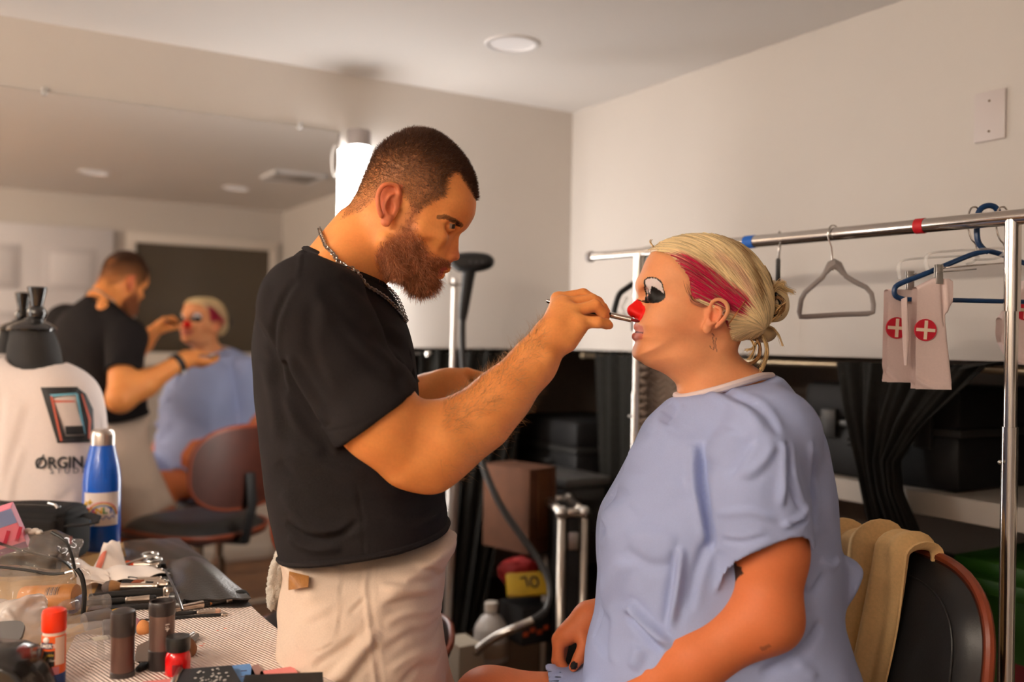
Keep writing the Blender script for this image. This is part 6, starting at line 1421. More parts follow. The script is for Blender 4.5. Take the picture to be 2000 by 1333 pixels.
V, F = nets(nk, 0.0035); link('neck', mesh_np('neck', V, F), mat('black_jersey', (0.018, 0.016, 0.015), 0.8), bu)
cm = Matrix.Translation(Pb(63, 643)); GLB = mat('black_gloss', (0.018, 0.016, 0.016), 0.14, coat=0.4)
MB(cm).lathe([(0.054, -0.004), (0.056, 0.0), (0.053, 0.006), (0.036, 0.016), (0.020, 0.022), (0.017, 0.026)], 36).build('neck_cap', GLB, bu)
MB(Matrix.Translation(Pb(72, 612))).ball((0, 0, 0), 0.0215, 24, 14).lathe([(0.017, -0.03), (0.019, -0.026), (0.015, -0.016)], 24).lathe([(0.012, 0.012), (0.014, 0.02), (0.0215, 0.056), (0.0225, 0.062), (0.021, 0.064)], 24).build('finial', GLB, bu)
MB().tube([rw(0.215, 2.58, 0.03), rw(0.215, 2.58, 0.95)], 0.018, 14).build('stand_pole', mat('steel'), bu); MB(Matrix.Translation(rw(0.215, 2.58, 0))).lathe([(0.14, 0.0), (0.14, 0.012), (0.03, 0.03), (0.018, 0.05)], 30).build('stand_base', BPL, bu)
def shirt_hit(P2, lift=0.0012):                            # print coordinates -> points just over the cloth
    P2 = np.array(P2, float); p = hits(P2[:, 0], P2[:, 1], bn, 2.15, 2.5, 60); d_ = np.array([0, 0, CZ])-p
    return [tuple(v) for v in p + d_/np.linalg.norm(d_, axis=1)[:, None]*lift]
def patch(poly, m, lift, name):
    # subdivide the print so it follows the cloth
    b = bmesh.new(); b.faces.new([b.verts.new((x, y, 0)) for x, y in poly]); bmesh.ops.triangulate(b, faces=b.faces[:])
    bmesh.ops.subdivide_edges(b, edges=b.edges[:], cuts=3, use_grid_fill=True)
    Vv = shirt_hit([(v.co.x, v.co.y) for v in b.verts], lift+0.002); Ff = [tuple(v.index for v in f.verts) for f in b.faces]; b.free()
    return MB().add(Vv, Ff).build(name, m, bsh)
def shirt_text(s, size, bold, fn, m):
    Vt, Ft = text2d(s, size, bold); MB().add(shirt_hit([fn(x, y) for x, y, *_ in Vt], 0.0038), Ft).build('lettering', m, bsh, smooth=False)
CYN, REDI = mat('cyan_ink', srgb(120, 190, 214), 0.6), mat('coral_ink', srgb(206, 96, 72), 0.6)
def band(o_, i_, m, lift, name):                               # ring between two quads, as four patches
    for k in range(4):
        k2 = (k+1) % 4; patch([o_[k], o_[k2], i_[k2], i_[k]], m, lift, name)
outq = [(80, 758), (158, 768), (178, 862), (116, 864)]; inq = [(100, 773), (150, 771), (168, 846), (126, 848)]
band([(79,757),(152,756),(184,864),(112,866)], [(103,777),(149,769),(166,851),(128,852)], BLKI, 0.0014, 'emblem')
patch([(152,758),(168,770),(182,800),(184,850),(180,864),(165,855)], BLKI, 0.0012, 'emblem')
patch([(97,771),(149,768),(152,771),(101,775)], CYN, 0.0022, 'emblem_line'); patch([(148,770),(152,770),(167,848),(163,849)], CYN, 0.0022, 'emblem_line')
patch([(98,775),(102,774),(122,862),(118,863)], REDI, 0.0022, 'emblem_line'); patch([(103,782),(147,783),(147,786),(108,787)], REDI, 0.0022, 'emblem_line'); patch([(158,768),(162,772),(178,820),(176,858),(172,858),(173,822)], REDI, 0.0022, 'emblem_line')
patch([(108,787),(146,786),(161,832),(126,833)], TSH, 0.0024, 'emblem_centre'); patch([(127,833),(162,832),(166,849),(129,850)], BLKI, 0.0026, 'emblem_base')
shirt_text('ORGINAL', 31, 0.7, lambda x, y: (133+x*0.97, 914-y*1.0-x*0.03), BLKI)
patch([(70,915),(73,916),(87,889),(84,888)], BLKI, 0.0022, 'letter_stroke')
shirt_text('S T U D I O', 15, 0.1, lambda x, y: (140+x*1.15, 925-y-x*0.03), mat('grey_ink', (0.12, 0.11, 0.11), 0.6))
# blue bottle
bo = empty('water_bottle', 'blue metal water bottle with silver cap and white sticker', 'bottle', loc=T(197, 1072)); s_ = sc(197, 1072); Mo = upr(197, 1072)
BLU = mat('blue_enamel', srgb(16, 84, 186), 0.28, coat=0.3)
MB(Mo).lathe([(33*s_, 0), (35*s_, 0.006), (35*s_, 130*s_), (34*s_, 145*s_), (31*s_, 165*s_), (27*s_, 182*s_), (24*s_, 195*s_), (22.5*s_, 203*s_)], 48).build('body', BLU, bo)
MB(Mo).lathe([(21*s_, 201*s_), (22.5*s_, 203*s_), (22.5*s_, 222*s_), (21*s_, 229*s_), (17*s_, 233*s_), (0.0005, 234*s_)], 40).build('cap', mat('brushed_steel', (0.62, 0.55, 0.50), 0.3, metal=1.0), bo)
def on_bot(a, z, dr=0.0): r_ = 35*s_+0.0006+dr; return Mo @ Vector((r_*math.sin(a), -r_*math.cos(a), z))
lb = MB().grid(lambda u, v: on_bot(-0.62+2.0*u, (50+64*v)*s_), 28, 10).build('sticker', mat('sticker_white', srgb(232, 216, 208), 0.5), bo)
lz = lambda py: (1072-py)*s_
for k, (ch, c_) in enumerate(zip('AXNLT', [srgb(196, 30, 40), srgb(210, 40, 60), srgb(226, 170, 20), srgb(60, 130, 60), srgb(40, 80, 170)])):
    Vt, Ft = text2d(ch, 17*s_, 0.0006); decal('letter', Vt, Ft, lambda x, y, k=k: on_bot(-0.32+k*0.30+x/(35*s_), lz(998)+y, 0.0006), mat('ink_%d' % k, c_, 0.5), lb)
for k, c_ in enumerate([srgb(214, 70, 60), srgb(232, 190, 60), srgb(70, 120, 190)]):
    R0 = (30-3*k)*s_; MB().tube([on_bot(0.45+R0*math.cos(a)/(35*s_), lz(1008)+R0*1.05*math.sin(a), 0.0007) for a in np.linspace(0.2, 3.1, 20)], 0.9*s_, 6).build('rainbow_arc', mat('arc_%d' % k, c_, 0.5), lb)
MB().tube([on_bot(-0.25+1.35*u, lz(1006+3*math.sin(u*26)), 0.0006) for u in np.linspace(0, 1, 50)], 0.7*s_, 5).build('script_line', mat('ink_4'), lb)
for a, y_ in ((-0.45, 980), (-0.2, 976), (-0.42, 992)): MB(frame(on_bot(a, lz(y_), 0.0005), z=on_bot(a, 0, 0.01)-on_bot(a, 0, 0))).prism([((3 if k % 2 else 7)*s_*math.cos(k*0.785), (3 if k % 2 else 7)*0.9*s_*math.sin(k*0.785)) for k in range(8)], 0, 0.0006).build('star', mat('star_gold', srgb(226, 176, 40), 0.5), lb)
MB().add([on_bot(-0.4+0.5*u, lz(1018+d_), 0.0006) for u, d_ in ((0, 0), (0.2, -6), (0.5, -8), (0.8, -5), (1, 0), (0.8, 4), (0.2, 4))], [tuple(range(7))]).build('cloud', mat('cloud_blue', srgb(130, 170, 214), 0.5), lb, smooth=False)
# generic soft pouch from a footprint
def pouch(name, label, cat, outline, tt, W_, D_, m, h=0.004, folds=(), amp=0.0, zmin=TZ+0.001, p=2.4):
    s = Sil(outline, tt, smooth=4, pad=0.04, res=0.0015); nd = CUT(inflate(s, lambda x, z: W_+0*x, D_, p=p, wmax=W_+0.03), ((0, 0, zmin), (0, 0, -1)))
    V, F = nets(nd, h); V = laplace(V, F, 1); N = vnormals(V, F); q = side(V, tt-W_*0.6)
    for ln, a, w_ in folds: fold(V, N, q, ln, a, w_)
    if amp: V += N*(amp*(wav(V, (60, 52, 66), (1, 2, 0.5))+0.7*wav(V, (130, 110, 140), (0.3, 1, 2))))[:, None]
    V[:, 2] = np.maximum(V[:, 2], zmin)
    t = empty(name, label, cat, loc=W(outline[0][0], outline[0][1], tt)); t.location.z = TZ
    link('body', mesh_np(name, V, F), m, t); return t
NYL = mat('black_nylon', (0.011, 0.010, 0.010), 0.75, spec=0.2, bump=0.3, bscale=900); ZIP = mat('zip_black', (0.01, 0.01, 0.01), 0.35)
b = pouch('toiletry_bag', 'black zipped toiletry bag with strap beside the blue bottle', 'bag', [(-60,988),(0,983),(60,981),(120,984),(150,990),(158,1020),(158,1070),(150,1092),(60,1096),(-60,1096)], 2.02, 0.075, 0.03, NYL, folds=[([(-40,1000),(60,1002),(150,1008)], -0.004, 4), ([(125,985),(128,1040),(124,1090)], -0.004, 5)])
MB().tube([W(x, y, 1.95) for x, y in [(-40,991),(40,987),(118,990)]], 0.004, 8, flat=0.5).build('zipper', ZIP, b)
MB().tube([W(x, y, tt_) for x, y, tt_ in [(130,1028,1.96),(165,1026,1.95),(186,1022,1.95),(188,1012,1.98),(170,1006,2.02),(148,1010,2.05)]], 0.011, 8, flat=0.22, up=(0, 0, 1)).build('strap', NYL, b)
MB().tube([W(95, 983, 1.95), W(108, 987, 1.94), W(112, 993, 1.94)], 0.003, 8).build('zip_pull', mat('steel'), b); MB().box(tuple(W(138, 1056, 1.944)), (0.006, 0.002, 0.016)).build('red_tab', mat('red_label'), b, smooth=False)
# clear vinyl bags
VIN = mat('clear_vinyl', (0.55, 0.50, 0.46), 0.06, alpha=0.20, spec=0.9, coat=1.0)
b = pouch('vinyl_bag', 'clear vinyl pouch with black zip, rear one of two', 'bag', [(-60,1068),(0,1058),(60,1044),(100,1040),(128,1058),(140,1085),(146,1118),(100,1126),(-60,1128)], 1.80, 0.06, 0.03, VIN, h=0.0035, folds=[([(60,1060),(100,1075),(135,1080)], 0.008, 8), ([(30,1080),(80,1096),(130,1100)], -0.007, 8), ([(100,1045),(112,1070),(108,1110)], 0.006, 6), ([(70,1050),(60,1090),(70,1120)], -0.006, 7)], amp=0.004)
MB().tube([Vector(p) for p in spline([W(x, y, 1.765) for x, y in [(-20,1056),(40,1075),(90,1088),(125,1098),(140,1112)]], 5)], 0.0045, 8, flat=0.5).build('zipper', ZIP, b)
MB().tube([Vector(p) for p in spline([W(x, y, 1.765) for x, y in [(100,1040),(128,1058),(140,1085),(147,1116)]], 5)], 0.003, 8).build('piping', ZIP, b)
MB(frame(W(60, 1035+70, 1.80), z=(1, 0.2, 0))).lathe([(0.0001, -0.05), (0.02, -0.05), (0.02, 0.05), (0.0001, 0.05)], 20).build('black_tin', BPL, b)
for k in range(5): MB(Matrix.Translation(W(48+7*k, 1040-3*(k % 2), 1.80))).ball((0, 0, 0), (0.008, 0.006, 0.005), 8, 6).build('white_cap', mat('cap_white', (0.6, 0.54, 0.48), 0.4), b)
b = pouch('vinyl_bag', 'clear vinyl pouch holding a tan bottle, front one of two', 'bag', [(-60,1118),(0,1112),(60,1116),(120,1124),(148,1116),(160,1128),(163,1180),(158,1205),(80,1206),(-60,1206)], 1.62, 0.065, 0.03, VIN, h=0.0035, folds=[([(80,1140),(82,1160),(110,1172),(95,1186)], 0.008, 6), ([(120,1130),(100,1160),(80,1195)], -0.006, 8), ([(10,1130),(30,1160),(20,1190)], 0.007, 7), ([(140,1125),(150,1160),(140,1195)], -0.006, 6)], amp=0.004)
MB().tube([Vector(p) for p in spline([W(x, y, 1.575) for x, y in [(-20,1106),(50,1114),(100,1122),(140,1118)]], 5)], 0.0045, 8, flat=0.5).build('zipper', ZIP, b)
MB().tube([Vector(p) for p in spline([W(x, y, 1.575) for x, y in [(150,1112),(160,1128),(165,1160),(162,1204)]], 5)], 0.004, 8).build('piping', ZIP, b)
MB().tube([W(x, y, 1.57) for x, y in [(128,1120),(142,1116),(147,1126),(140,1132)]], 0.003, 8).build('zip_pull', mat('steel'), b)
a0, a1 = W(42, 1172, 1.64), W(150, 1166, 1.64); fb_ = frame(a0, z=a1-a0); L_ = (a1-a0).length
tn = MB(fb_).lathe([(0.0001, 0), (0.021, 0.002), (0.0225, 0.006), (0.0225, L_-0.006), (0.021, L_-0.001), (0.0001, L_)], 28).build('tan_bottle', mat('tan_bottle', srgb(196, 126, 54), 0.4), b)
for k in range(11):
    z_ = L_*0.52+k*0.0022; w_ = 0.0004+0.0005*((k*7) % 3)
    MB(fb_).grid(lambda u, v: (0.0229*math.cos(2.0+0.7*u), 0.0229*math.sin(2.0+0.7*u), z_+w_*v), 8, 2).build('barcode_bar', BLKI, tn)
# patterned box at the left edge
fx = frame(W(8, 1035, 1.78), x=(1, 0.35, 0.06), z=(-0.25, -0.35, 1)); bx_ = empty('patterned_box', 'pink and blue patterned box on the vinyl pouches', 'box', loc=W(8, 1075, 1.78))
MB(fx).box((-0.02, 0, 0), (0.10, 0.03, 0.085), bev=0.002).build('carton', mat('box_pink', srgb(214, 120, 140), 0.45), bx_, smooth=False)
MB(fx).box((-0.02, -0.0152, 0.026), (0.099, 0.001, 0.030)).build('blue_panel', mat('box_blue', srgb(120, 134, 178), 0.45), bx_, smooth=False)
for k in range(5): MB(fx @ Matrix.Translation((0.024-0.022*k, -0.0157, -0.012)) @ Matrix.Rotation(0.6, 4, 'Y')).box((0, 0, 0), (0.006, 0.001, 0.03)).build('stripe', mat('box_red', srgb(176, 46, 70), 0.45), bx_, smooth=False)
MB(fx).box((-0.02, -0.0156, -0.036), (0.099, 0.001, 0.012)).build('purple_band', mat('box_purple', srgb(96, 24, 78), 0.45), bx_, smooth=False)
MB(fx).grid(lambda u, v: (-0.025+(0.008+0.010*v)*math.cos(u*6.283), -0.0160, 0.018+(0.008+0.010*v)*math.sin(u*6.283)), 24, 2, closed_u=True).build('ring_print', mat('box_ring', srgb(150, 70, 90), 0.45), bx_)
# standing tubes
def stick(name, label, cat, px, py, parts, spin=0):
    t = empty(name, label, cat, loc=T(px, py)); s = sc(px, py); M = upr(px, py, spin)
    for nm, prof, m in parts: MB(M).lathe([(max(r, 0.05)*s, z*s) for r, z in prof], 36).build(nm, m, t)
    return t, s, M
t, s_, M = stick('glue_stick', 'orange capped glue stick standing at the lower left', 'glue stick', 104, 1338, [
    ('base', [(22, 0), (22, 2), (22, 26), (20, 27)], mat('glue_blue', srgb(24, 60, 120), 0.4)),
    ('barrel', [(21.5, 26), (22, 28), (22, 98), (20.5, 100)], mat('glue_orange', srgb(232, 96, 34), 0.45)),
    ('collar', [(20.5, 100), (20.5, 106)], mat('glue_collar', srgb(228, 206, 190), 0.4)),
    ('cap', [(21.5, 106), (22.5, 108), (22.5, 140), (21, 146), (16, 149), (0.1, 150)], mat('glue_cap', srgb(236, 52, 14), 0.35))])
gb = [c for c in t.children if c.name.startswith('barrel')][0]
def cyl(M, R, s): return lambda a, z, d=0.0: M @ Vector(((R*s+0.0005+d)*math.sin(a), -(R*s+0.0005+d)*math.cos(a), z*s))
cf_ = cyl(M, 22, s_); GL_ = cf_
MB().grid(lambda u, v: cf_(-1.0+1.5*u, 42+30*v), 18, 4).build('black_label', BLKI, gb); MB().grid(lambda u, v: cf_(-1.0+1.9*u, 26+15*v), 18, 4).build('purple_label', mat('glue_purple', srgb(206, 120, 130), 0.5), gb); MB().grid(lambda u, v: cf_(0.55+0.9*u, 44+54*v), 12, 4).build('white_label', mat('glue_white', srgb(226, 190, 170), 0.5), gb)
MB().grid(lambda u, v: cf_(-0.75+1.1*u, 76+12*v, 0.0002), 14, 3).build('name_band', mat('glue_navy', srgb(60, 40, 70), 0.5), gb)
Vt, Ft = text2d("ELMER'S", 10*s_, 0.0002); decal('lettering', Vt, Ft, lambda x, y: cf_(-0.2+x/(22*s_), (78.5*s_+y)/s_, 0.0005), mat('ink_white', srgb(240, 226, 216), 0.5), gb)
Vt, Ft = text2d('Washable', 8*s_); decal('lettering', Vt, Ft, lambda x, y: cf_(-0.25+x/(22*s_), (62*s_+y)/s_, 0.0004), mat('ink_yellow', srgb(216, 170, 40), 0.5), gb)
Vt, Ft = text2d('School Glue', 7.5*s_); decal('lettering', Vt, Ft, lambda x, y: cf_(-0.25+x/(22*s_), (52*s_+y)/s_, 0.0004), mat('ink_white'), gb)
MB().ball(tuple(cf_(-0.2, 93)), (6*s_, 3*s_, 6*s_), 12, 8).build('white_emblem', mat('ink_white'), gb)
DKB = mat('brown_black_plastic', (0.030, 0.023, 0.022), 0.3); BRZ = mat('bronze_tube', srgb(92, 66, 58), 0.3, metal=0.3)
t, s_, M = stick('foundation_stick', 'tall brown foundation stick with slanted black cap', 'makeup stick', 239, 1328, [('base', [(22, 0), (23, 2), (23, 17), (22, 18)], DKB), ('tube', [(22, 18), (22, 88), (21, 89)], BRZ), ('cap', [(23, 88), (23.5, 90), (23.5, 128), (22, 134), (14, 138), (0.1, 139)], DKB)])
t, s_, M = stick('foundation_stick', 'bronze foundation stick with clear open top beside the red jar', 'makeup stick', 315, 1312, [('base', [(24, 0), (25, 2), (25, 44), (24, 45)], DKB), ('tube', [(23.5, 45), (24, 47), (24, 116), (23, 117)], mat('smoky_tube', srgb(112, 88, 80), 0.25, metal=0.2)), ('cap_rim', [(24, 112), (25, 114), (25, 136), (24, 138), (21, 138), (20, 132), (0.1, 130)], DKB)])
cf_ = cyl(M, 24, s_); tp = [c for c in t.children if c.name.startswith('tube')][0]
Vt, Ft = text2d('4:1', 17*s_, 0.0004); decal('lettering', Vt, Ft, lambda x, y: cf_(0.62+(x*0.0-y)/(24*s_)*-1*0.6, 92+(x)/s_*0.8, 0.0004), mat('ink_white'), tp)
RED = mat('red_paint', srgb(206, 10, 14), 0.18, coat=0.3)
t, s_, M = stick('paint_jar', 'small red face-paint jar with black lid', 'jar', 347, 1322, [('jar', [(22, 0), (24, 3), (24, 38), (22, 46), (19, 50), (19, 53)], RED), ('lid', [(22, 52), (23, 54), (23, 76), (22, 79), (18, 80), (0.1, 79)], mat('lid_black', (0.012, 0.012, 0.012), 0.3))])
cf_ = cyl(M, 24, s_); MB().grid(lambda u, v: cf_(-0.1+0.8*u, 8+22*v), 12, 3).build('red_label', mat('jar_label', srgb(120, 8, 14), 0.5), [c for c in t.children if c.name.startswith('jar')][0])
# sponges
def egg(label, px, py, r, m, lean=0.3):
    s = sc(px, py); R = r*s; nd = U(0.004, ell(A3(T(px, py)+UP*R), (R, R, R)), ell(A3(T(px, py)+UP*R*1.5+Vector((R*lean, 0, 0))), (R*0.62, R*0.62, R*0.75)))
    V, F = nets(nd, R/8); tag(link('makeup_sponge', mesh_np('makeup_sponge', V, F), m), label, 'sponge', 'egg-shaped makeup sponges')
egg('orange egg-shaped sponge between the two tall sticks', 281, 1243, 14, mat('sponge_orange', srgb(216, 142, 84), 0.9, bump=0.5, bscale=800), -0.2)
egg('lilac egg-shaped sponge beside the tall brown stick', 262, 1238, 14, mat('sponge_lilac', srgb(190, 140, 156), 0.9, bump=0.5, bscale=800), 0.0)
egg('brown egg-shaped sponge behind the red jar', 366, 1287, 18, mat('sponge_brown', srgb(140, 96, 66), 0.9, bump=0.5, bscale=800), 0.1)
# steel plate, spatula, mascara wand
MB().add([T(x, y, z_) for x, y in [(262,1291),(268,1262),(318,1238),(388,1238),(390,1244),(372,1258),(330,1292)] for z_ in (0.009,)], [tuple(range(7))]).build('mixing_plate', mat('plate_steel', (0.36, 0.33, 0.30), 0.3, metal=1.0), solid=0.0015, smooth=False); tag(bpy.data.objects['mixing_plate'], 'flat steel mixing plate under the bronze stick', 'plate')
MB().tube([T(362, 1248, 0.014), T(378, 1238, 0.014)], 0.003, 8).build('spatula', mat('steel')); tag(bpy.data.objects['spatula'], 'short metal spatula end on the mixing plate', 'spatula')
t = empty('mascara_wand', 'black mascara wand lying in front of the sticks', 'wand', loc=T(280, 1315)); f_, L_ = lay((268, 1322), (300, 1303), 0.009)
MB(f_).tube([(0, 0, L_*0.5), (0, 0, L_)], 0.0012, 6).build('stem', BPL, t); MB(f_).lathe([(0.0005, 0), (0.005, L_*0.06), (0.0065, L_*0.3), (0.004, L_*0.6), (0.0008, L_*0.66)], 14).build('bristles', mat('mascara', (0.008, 0.007, 0.007), 0.8, bump=1.0, bscale=900), t)
# brush roll
ROLL_M = mat('black_leather', (0.022, 0.019, 0.018), 0.30, bump=0.35, bscale=240, coat=0.15)
br = empty('brush_roll', 'open black leather brush roll on the table end', 'brush roll', loc=T(330, 1120))
def flapsheet(name, corners, z0, amp, par, nu=36, nv=24, fold_=0.0, m=ROLL_M, bulge=0.0):
    P = [T(*c) for c in corners]
    def fn(u, v):
        p = (P[0]*(1-u)+P[1]*u)*(1-v)+(P[3]*(1-u)+P[2]*u)*v
        z = z0+amp*(math.sin(u*8+1)*math.sin(v*6)+0.4*math.sin(u*19+v*11)) + bulge*math.sin(math.pi*u)*math.sin(math.pi*v) + fold_*u**3
        return (p.x, p.y, TZ+max(z, 0.002))
    return MB().grid(fn, nu, nv).build(name, m, par, solid=0.003)
flapsheet('backing', [(170,1200),(492,1190),(385,1085),(215,1095)], 0.006, 0.0015, br)
flapsheet('rear_flap', [(250,1120),(410,1115),(350,1064),(240,1070)], 0.016, 0.002, br, bulge=0.012)
flapsheet('front_flap', [(342,1195),(490,1190),(400,1108),(322,1113)], 0.020, 0.002, br, bulge=0.030)
MB().tube([Vector(p) for p in spline([T(322,1113,0.026), T(336,1140,0.030), T(348,1168,0.030), T(356,1192,0.022)], 5)], 0.0022, 6).build('flap_piping', ROLL_M, br)
for k in range(5):
    a = k/4; p0 = T(310+30*a, 1122+62*a, 0.014); p1 = T(334+26*a, 1120+62*a, 0.016)
    MB(frame(p0, z=p1-p0)).lathe([(0.009, 0), (0.010, 0.002), (0.010, (p1-p0).length), (0.009, (p1-p0).length)], 12).build('slot', ROLL_M, br)
# brushes
FER = mat('ferrule_warm', (0.62, 0.52, 0.44), 0.28, metal=1.0); BH = mat('brush_handle', (0.012, 0.011, 0.011), 0.3)
def brush(label, p, q_, lift, hr, fl, hl, br_, col, col2=None, handle=True, flat=1.0, tipmat=None):
    # p = handle end pixel, q_ = start of bristles pixel; lengths as fractions; br_ bristle radius and length (m)
    t = empty('makeup_brush', label, 'brush', 'makeup brushes on the table', loc=T(*q_)); f_, L_ = lay(p, q_, lift)
    if handle: MB(f_).lathe([(0.0003, 0), (hr*0.7, 0.002), (hr*0.9, L_*0.2), (hr*1.05, L_*(1-fl)*0.9), (hr*0.85, L_*(1-fl))], 14).build('handle', BH, t)
    MB(f_).lathe([(hr*0.85, L_*(1-fl)), (hr*1.1, L_*(1-fl)+0.002), (hr*0.95, L_*(1-fl)+0.005), (hr*1.1, L_*(1-fl)+0.008), (hr*1.0, L_*(1-fl)+0.011), (hr*1.25, L_)], 16).build('ferrule', FER, t)
    R, BL_ = br_
    g = f_ @ Matrix.Diagonal((flat, 1, 1, 1))
    h = MB(g).lathe([(hr*1.15, L_-0.001), (R*0.9, L_+BL_*0.3), (R, L_+BL_*0.55), (R*0.8, L_+BL_*0.8), (R*0.35, L_+BL_*0.97), (0.0002, L_+BL_)], 16).build('bristles', mat('bristle_%s' % str(col), srgb(*col), 0.8, bump=0.8, bscale=700), t)
    if col2: MB(g).lathe([(R*1.01, L_+BL_*0.55), (R*0.82, L_+BL_*0.8), (R*0.37, L_+BL_*0.98), (0.0002, L_+BL_*1.02)], 16).build('bristle_tips', mat('bristle_%s' % str(col2), srgb(*col2), 0.8, bump=0.8, bscale=700), t)
    return t
brush('large black powder brush with wide silver ferrule across the towel', (172, 1181), (385, 1166), 0.013, 0.0085, 0.32, 0, (0.019, 0.052), (22, 18, 17))
brush('long black handled brush with sponge tip', (210, 1203), (438, 1180), 0.009, 0.0055, 0.06, 0, (0.006, 0.018), (214, 150, 76))
brush('fluffy black brush peeking from under the leather flap', (330, 1206), (452, 1184), 0.012, 0.006, 0.10, 0, (0.015, 0.034), (20, 17, 16))
brush('flat silver brush with orange tipped black bristles', (325, 1207), (396, 1194), 0.012, 0.0055, 0.85, 0, (0.0075, 0.020), (26, 20, 18), (212, 132, 70), flat=0.6)
brush('thin black brush lying nearest on the paper towel', (250, 1222), (436, 1208), 0.006, 0.0032, 0.02, 0, (0.0028, 0.004), (28, 24, 24))
brush('slim brush with silver bands and pale tip', (290, 1214), (420, 1203), 0.008, 0.0036, 0.28, 0, (0.0042, 0.010), (222, 176, 150))
brush('brown ferruled brush lying behind the tall brown stick', (150, 1198), (292, 1188), 0.016, 0.006, 0.34, 0, (0.007, 0.012), (30, 26, 25))
for lab, p, q_, c1, c2, R, BL_ in [
    ('orange painted brush at the top of the roll', (322, 1122), (262, 1123), (222, 70, 24), (226, 120, 30), 0.009, 0.026),
    ('yellow painted brush in the roll', (326, 1136), (270, 1137), (222, 150, 24), None, 0.011, 0.028),
    ('brown flat brush in the roll beside the yellow one', (318, 1142), (250, 1146), (128, 74, 24), None, 0.012, 0.030),
    ('white tipped black brush in the roll', (335, 1163), (300, 1164), (30, 24, 22), (224, 204, 190), 0.008, 0.026),
    ('reddish brown pointed brush in the roll', (330, 1158), (282, 1160), (132, 66, 36), None, 0.007, 0.024),
    ('black round brush in the roll', (324, 1152), (268, 1156), (24, 19, 18), None, 0.010, 0.028),
    ('pale fluffy brush at the left of the roll', (318, 1128), (240, 1138), (206, 180, 160), None, 0.013, 0.032),
    ('grey and tan fan brush at the front of the roll', (322, 1166), (236, 1168), (150, 104, 60), (96, 84, 80), 0.013, 0.034)]:
    brush(lab, p, q_, 0.020, 0.0058, 0.85, 0, (R, BL_), c1, c2, handle=False)
# scissors handles
t = empty('scissors', 'silver scissors lying on the leather roll', 'scissors', loc=T(292, 1092)); s_ = sc(292, 1092)
for px, py in ((292, 1084), (299, 1094)):
    c_ = T(px, py, 0.030); MB(Matrix.Translation(c_)).tube([(13*s_*math.cos(a), 13*s_*1.25*math.sin(a), 0) for a in np.linspace(0, 6.283, 25)[:-1]], 0.0032, 8, closed=True).build('finger_ring', mat('steel'), t)
MB().tube([T(286, 1090, 0.030), T(262, 1098, 0.026), T(235, 1106, 0.022)], [0.003, 0.004, 0.001], 8).build('blade', mat('steel'), t)
# crumpled tissue with red stain
TIS = mat('tissue_white', srgb(240, 226, 216), 0.9)
def quadfn(A, B, C_, D_, bulge, fr=9, am=0.004, n=Vector((0, -0.5, 0.8))):
    def fn(u, v):
        p = (A*(1-u)+B*u)*(1-v)+(D_*(1-u)+C_*u)*v
        return p + n*(bulge*math.sin(math.pi*u)*math.sin(math.pi*v)+am*math.sin(u*fr+v*3)*math.sin(v*fr*0.7+1))
    return fn
ti = empty('crumpled_tissue', 'crumpled white tissue with a red paint stain', 'tissue', loc=T(214, 1122))
b0_ = T(214, 1118).y
MB().grid(quadfn(T(176, 1126, 0.012), T(250, 1118, 0.012), W(233, 1056, b0_-0.01), W(203, 1060, b0_-0.02), 0.020), 28, 24).build('upright_fold', TIS, ti, solid=0.0008)
MB().grid(quadfn(T(150, 1136, 0.020), T(262, 1134, 0.024), T(342, 1118, 0.024), T(228, 1098, 0.026), 0.012, am=0.006), 34, 22).build('flat_fold', TIS, ti, solid=0.0008)
MB().grid(quadfn(W(146, 1090, b0_-0.02), T(212, 1120, 0.03), T(215, 1140, 0.016), T(150, 1142, 0.012), 0.018, am=0.005), 24, 20).build('side_fold', TIS, ti, solid=0.0008)
st_ = quadfn(T(176, 1126, 0.012), T(250, 1118, 0.012), W(233, 1056, b0_-0.01), W(203, 1060, b0_-0.02), 0.020)
MB().grid(lambda u, v: Vector(st_(0.12+0.35*u*(0.4+0.6*v), 0.06+0.42*v))+Vector((0, -0.0022, 0.0006)), 10, 10).build('red_stain', mat('stain_red', srgb(226, 128, 108), 0.9), ti)
# clear tubes and marker pens
CLT = mat('clear_tube', (0.66, 0.60, 0.58), 0.1, alpha=0.26, spec=0.8, coat=0.6)
def ctube(label, p, q_, lift, r, capm, frac=0.2):
    t = empty('clear_tube', label, 'tube', 'clear plastic tubes on the table', loc=T(*p)); f_, L_ = lay(p, q_, lift)
    MB(f_).lathe([(r*0.9, 0), (r, 0.003), (r, L_*(1-frac)), (r*0.9, L_*(1-frac))], 20).build('barrel', CLT, t); MB(f_).lathe([(r*0.95, L_*(1-frac)), (r*1.04, L_*(1-frac)+0.002), (r*1.04, L_-0.002), (r*0.9, L_)], 20).build('cap', capm, t); return t, f_, L_
SMK = mat('smoky_cap', (0.16, 0.14, 0.14), 0.3, alpha=0.8)
t, f_, L_ = ctube('clear plastic tube with printed label lying nearest the glue stick', (118, 1312), (215, 1292), 0.020, 0.019, CLT)
MB(f_).grid(lambda u, v: (0.0195*math.cos(-0.9+1.4*u), 0.0195*math.sin(-0.9+1.4*u), L_*0.62+L_*0.3*v), 10, 4).build('label', mat('tube_label', srgb(196, 186, 168), 0.5), t)
ctube('long clear tube behind the labelled one', (112, 1272), (222, 1258), 0.024, 0.015, SMK); ctube('grey clear tube under the yellow pen', (110, 1252), (215, 1228), 0.020, 0.014, SMK, 0.5); ctube('clear box-like tube behind the yellow pen', (150, 1206), (214, 1196), 0.018, 0.014, CLT)
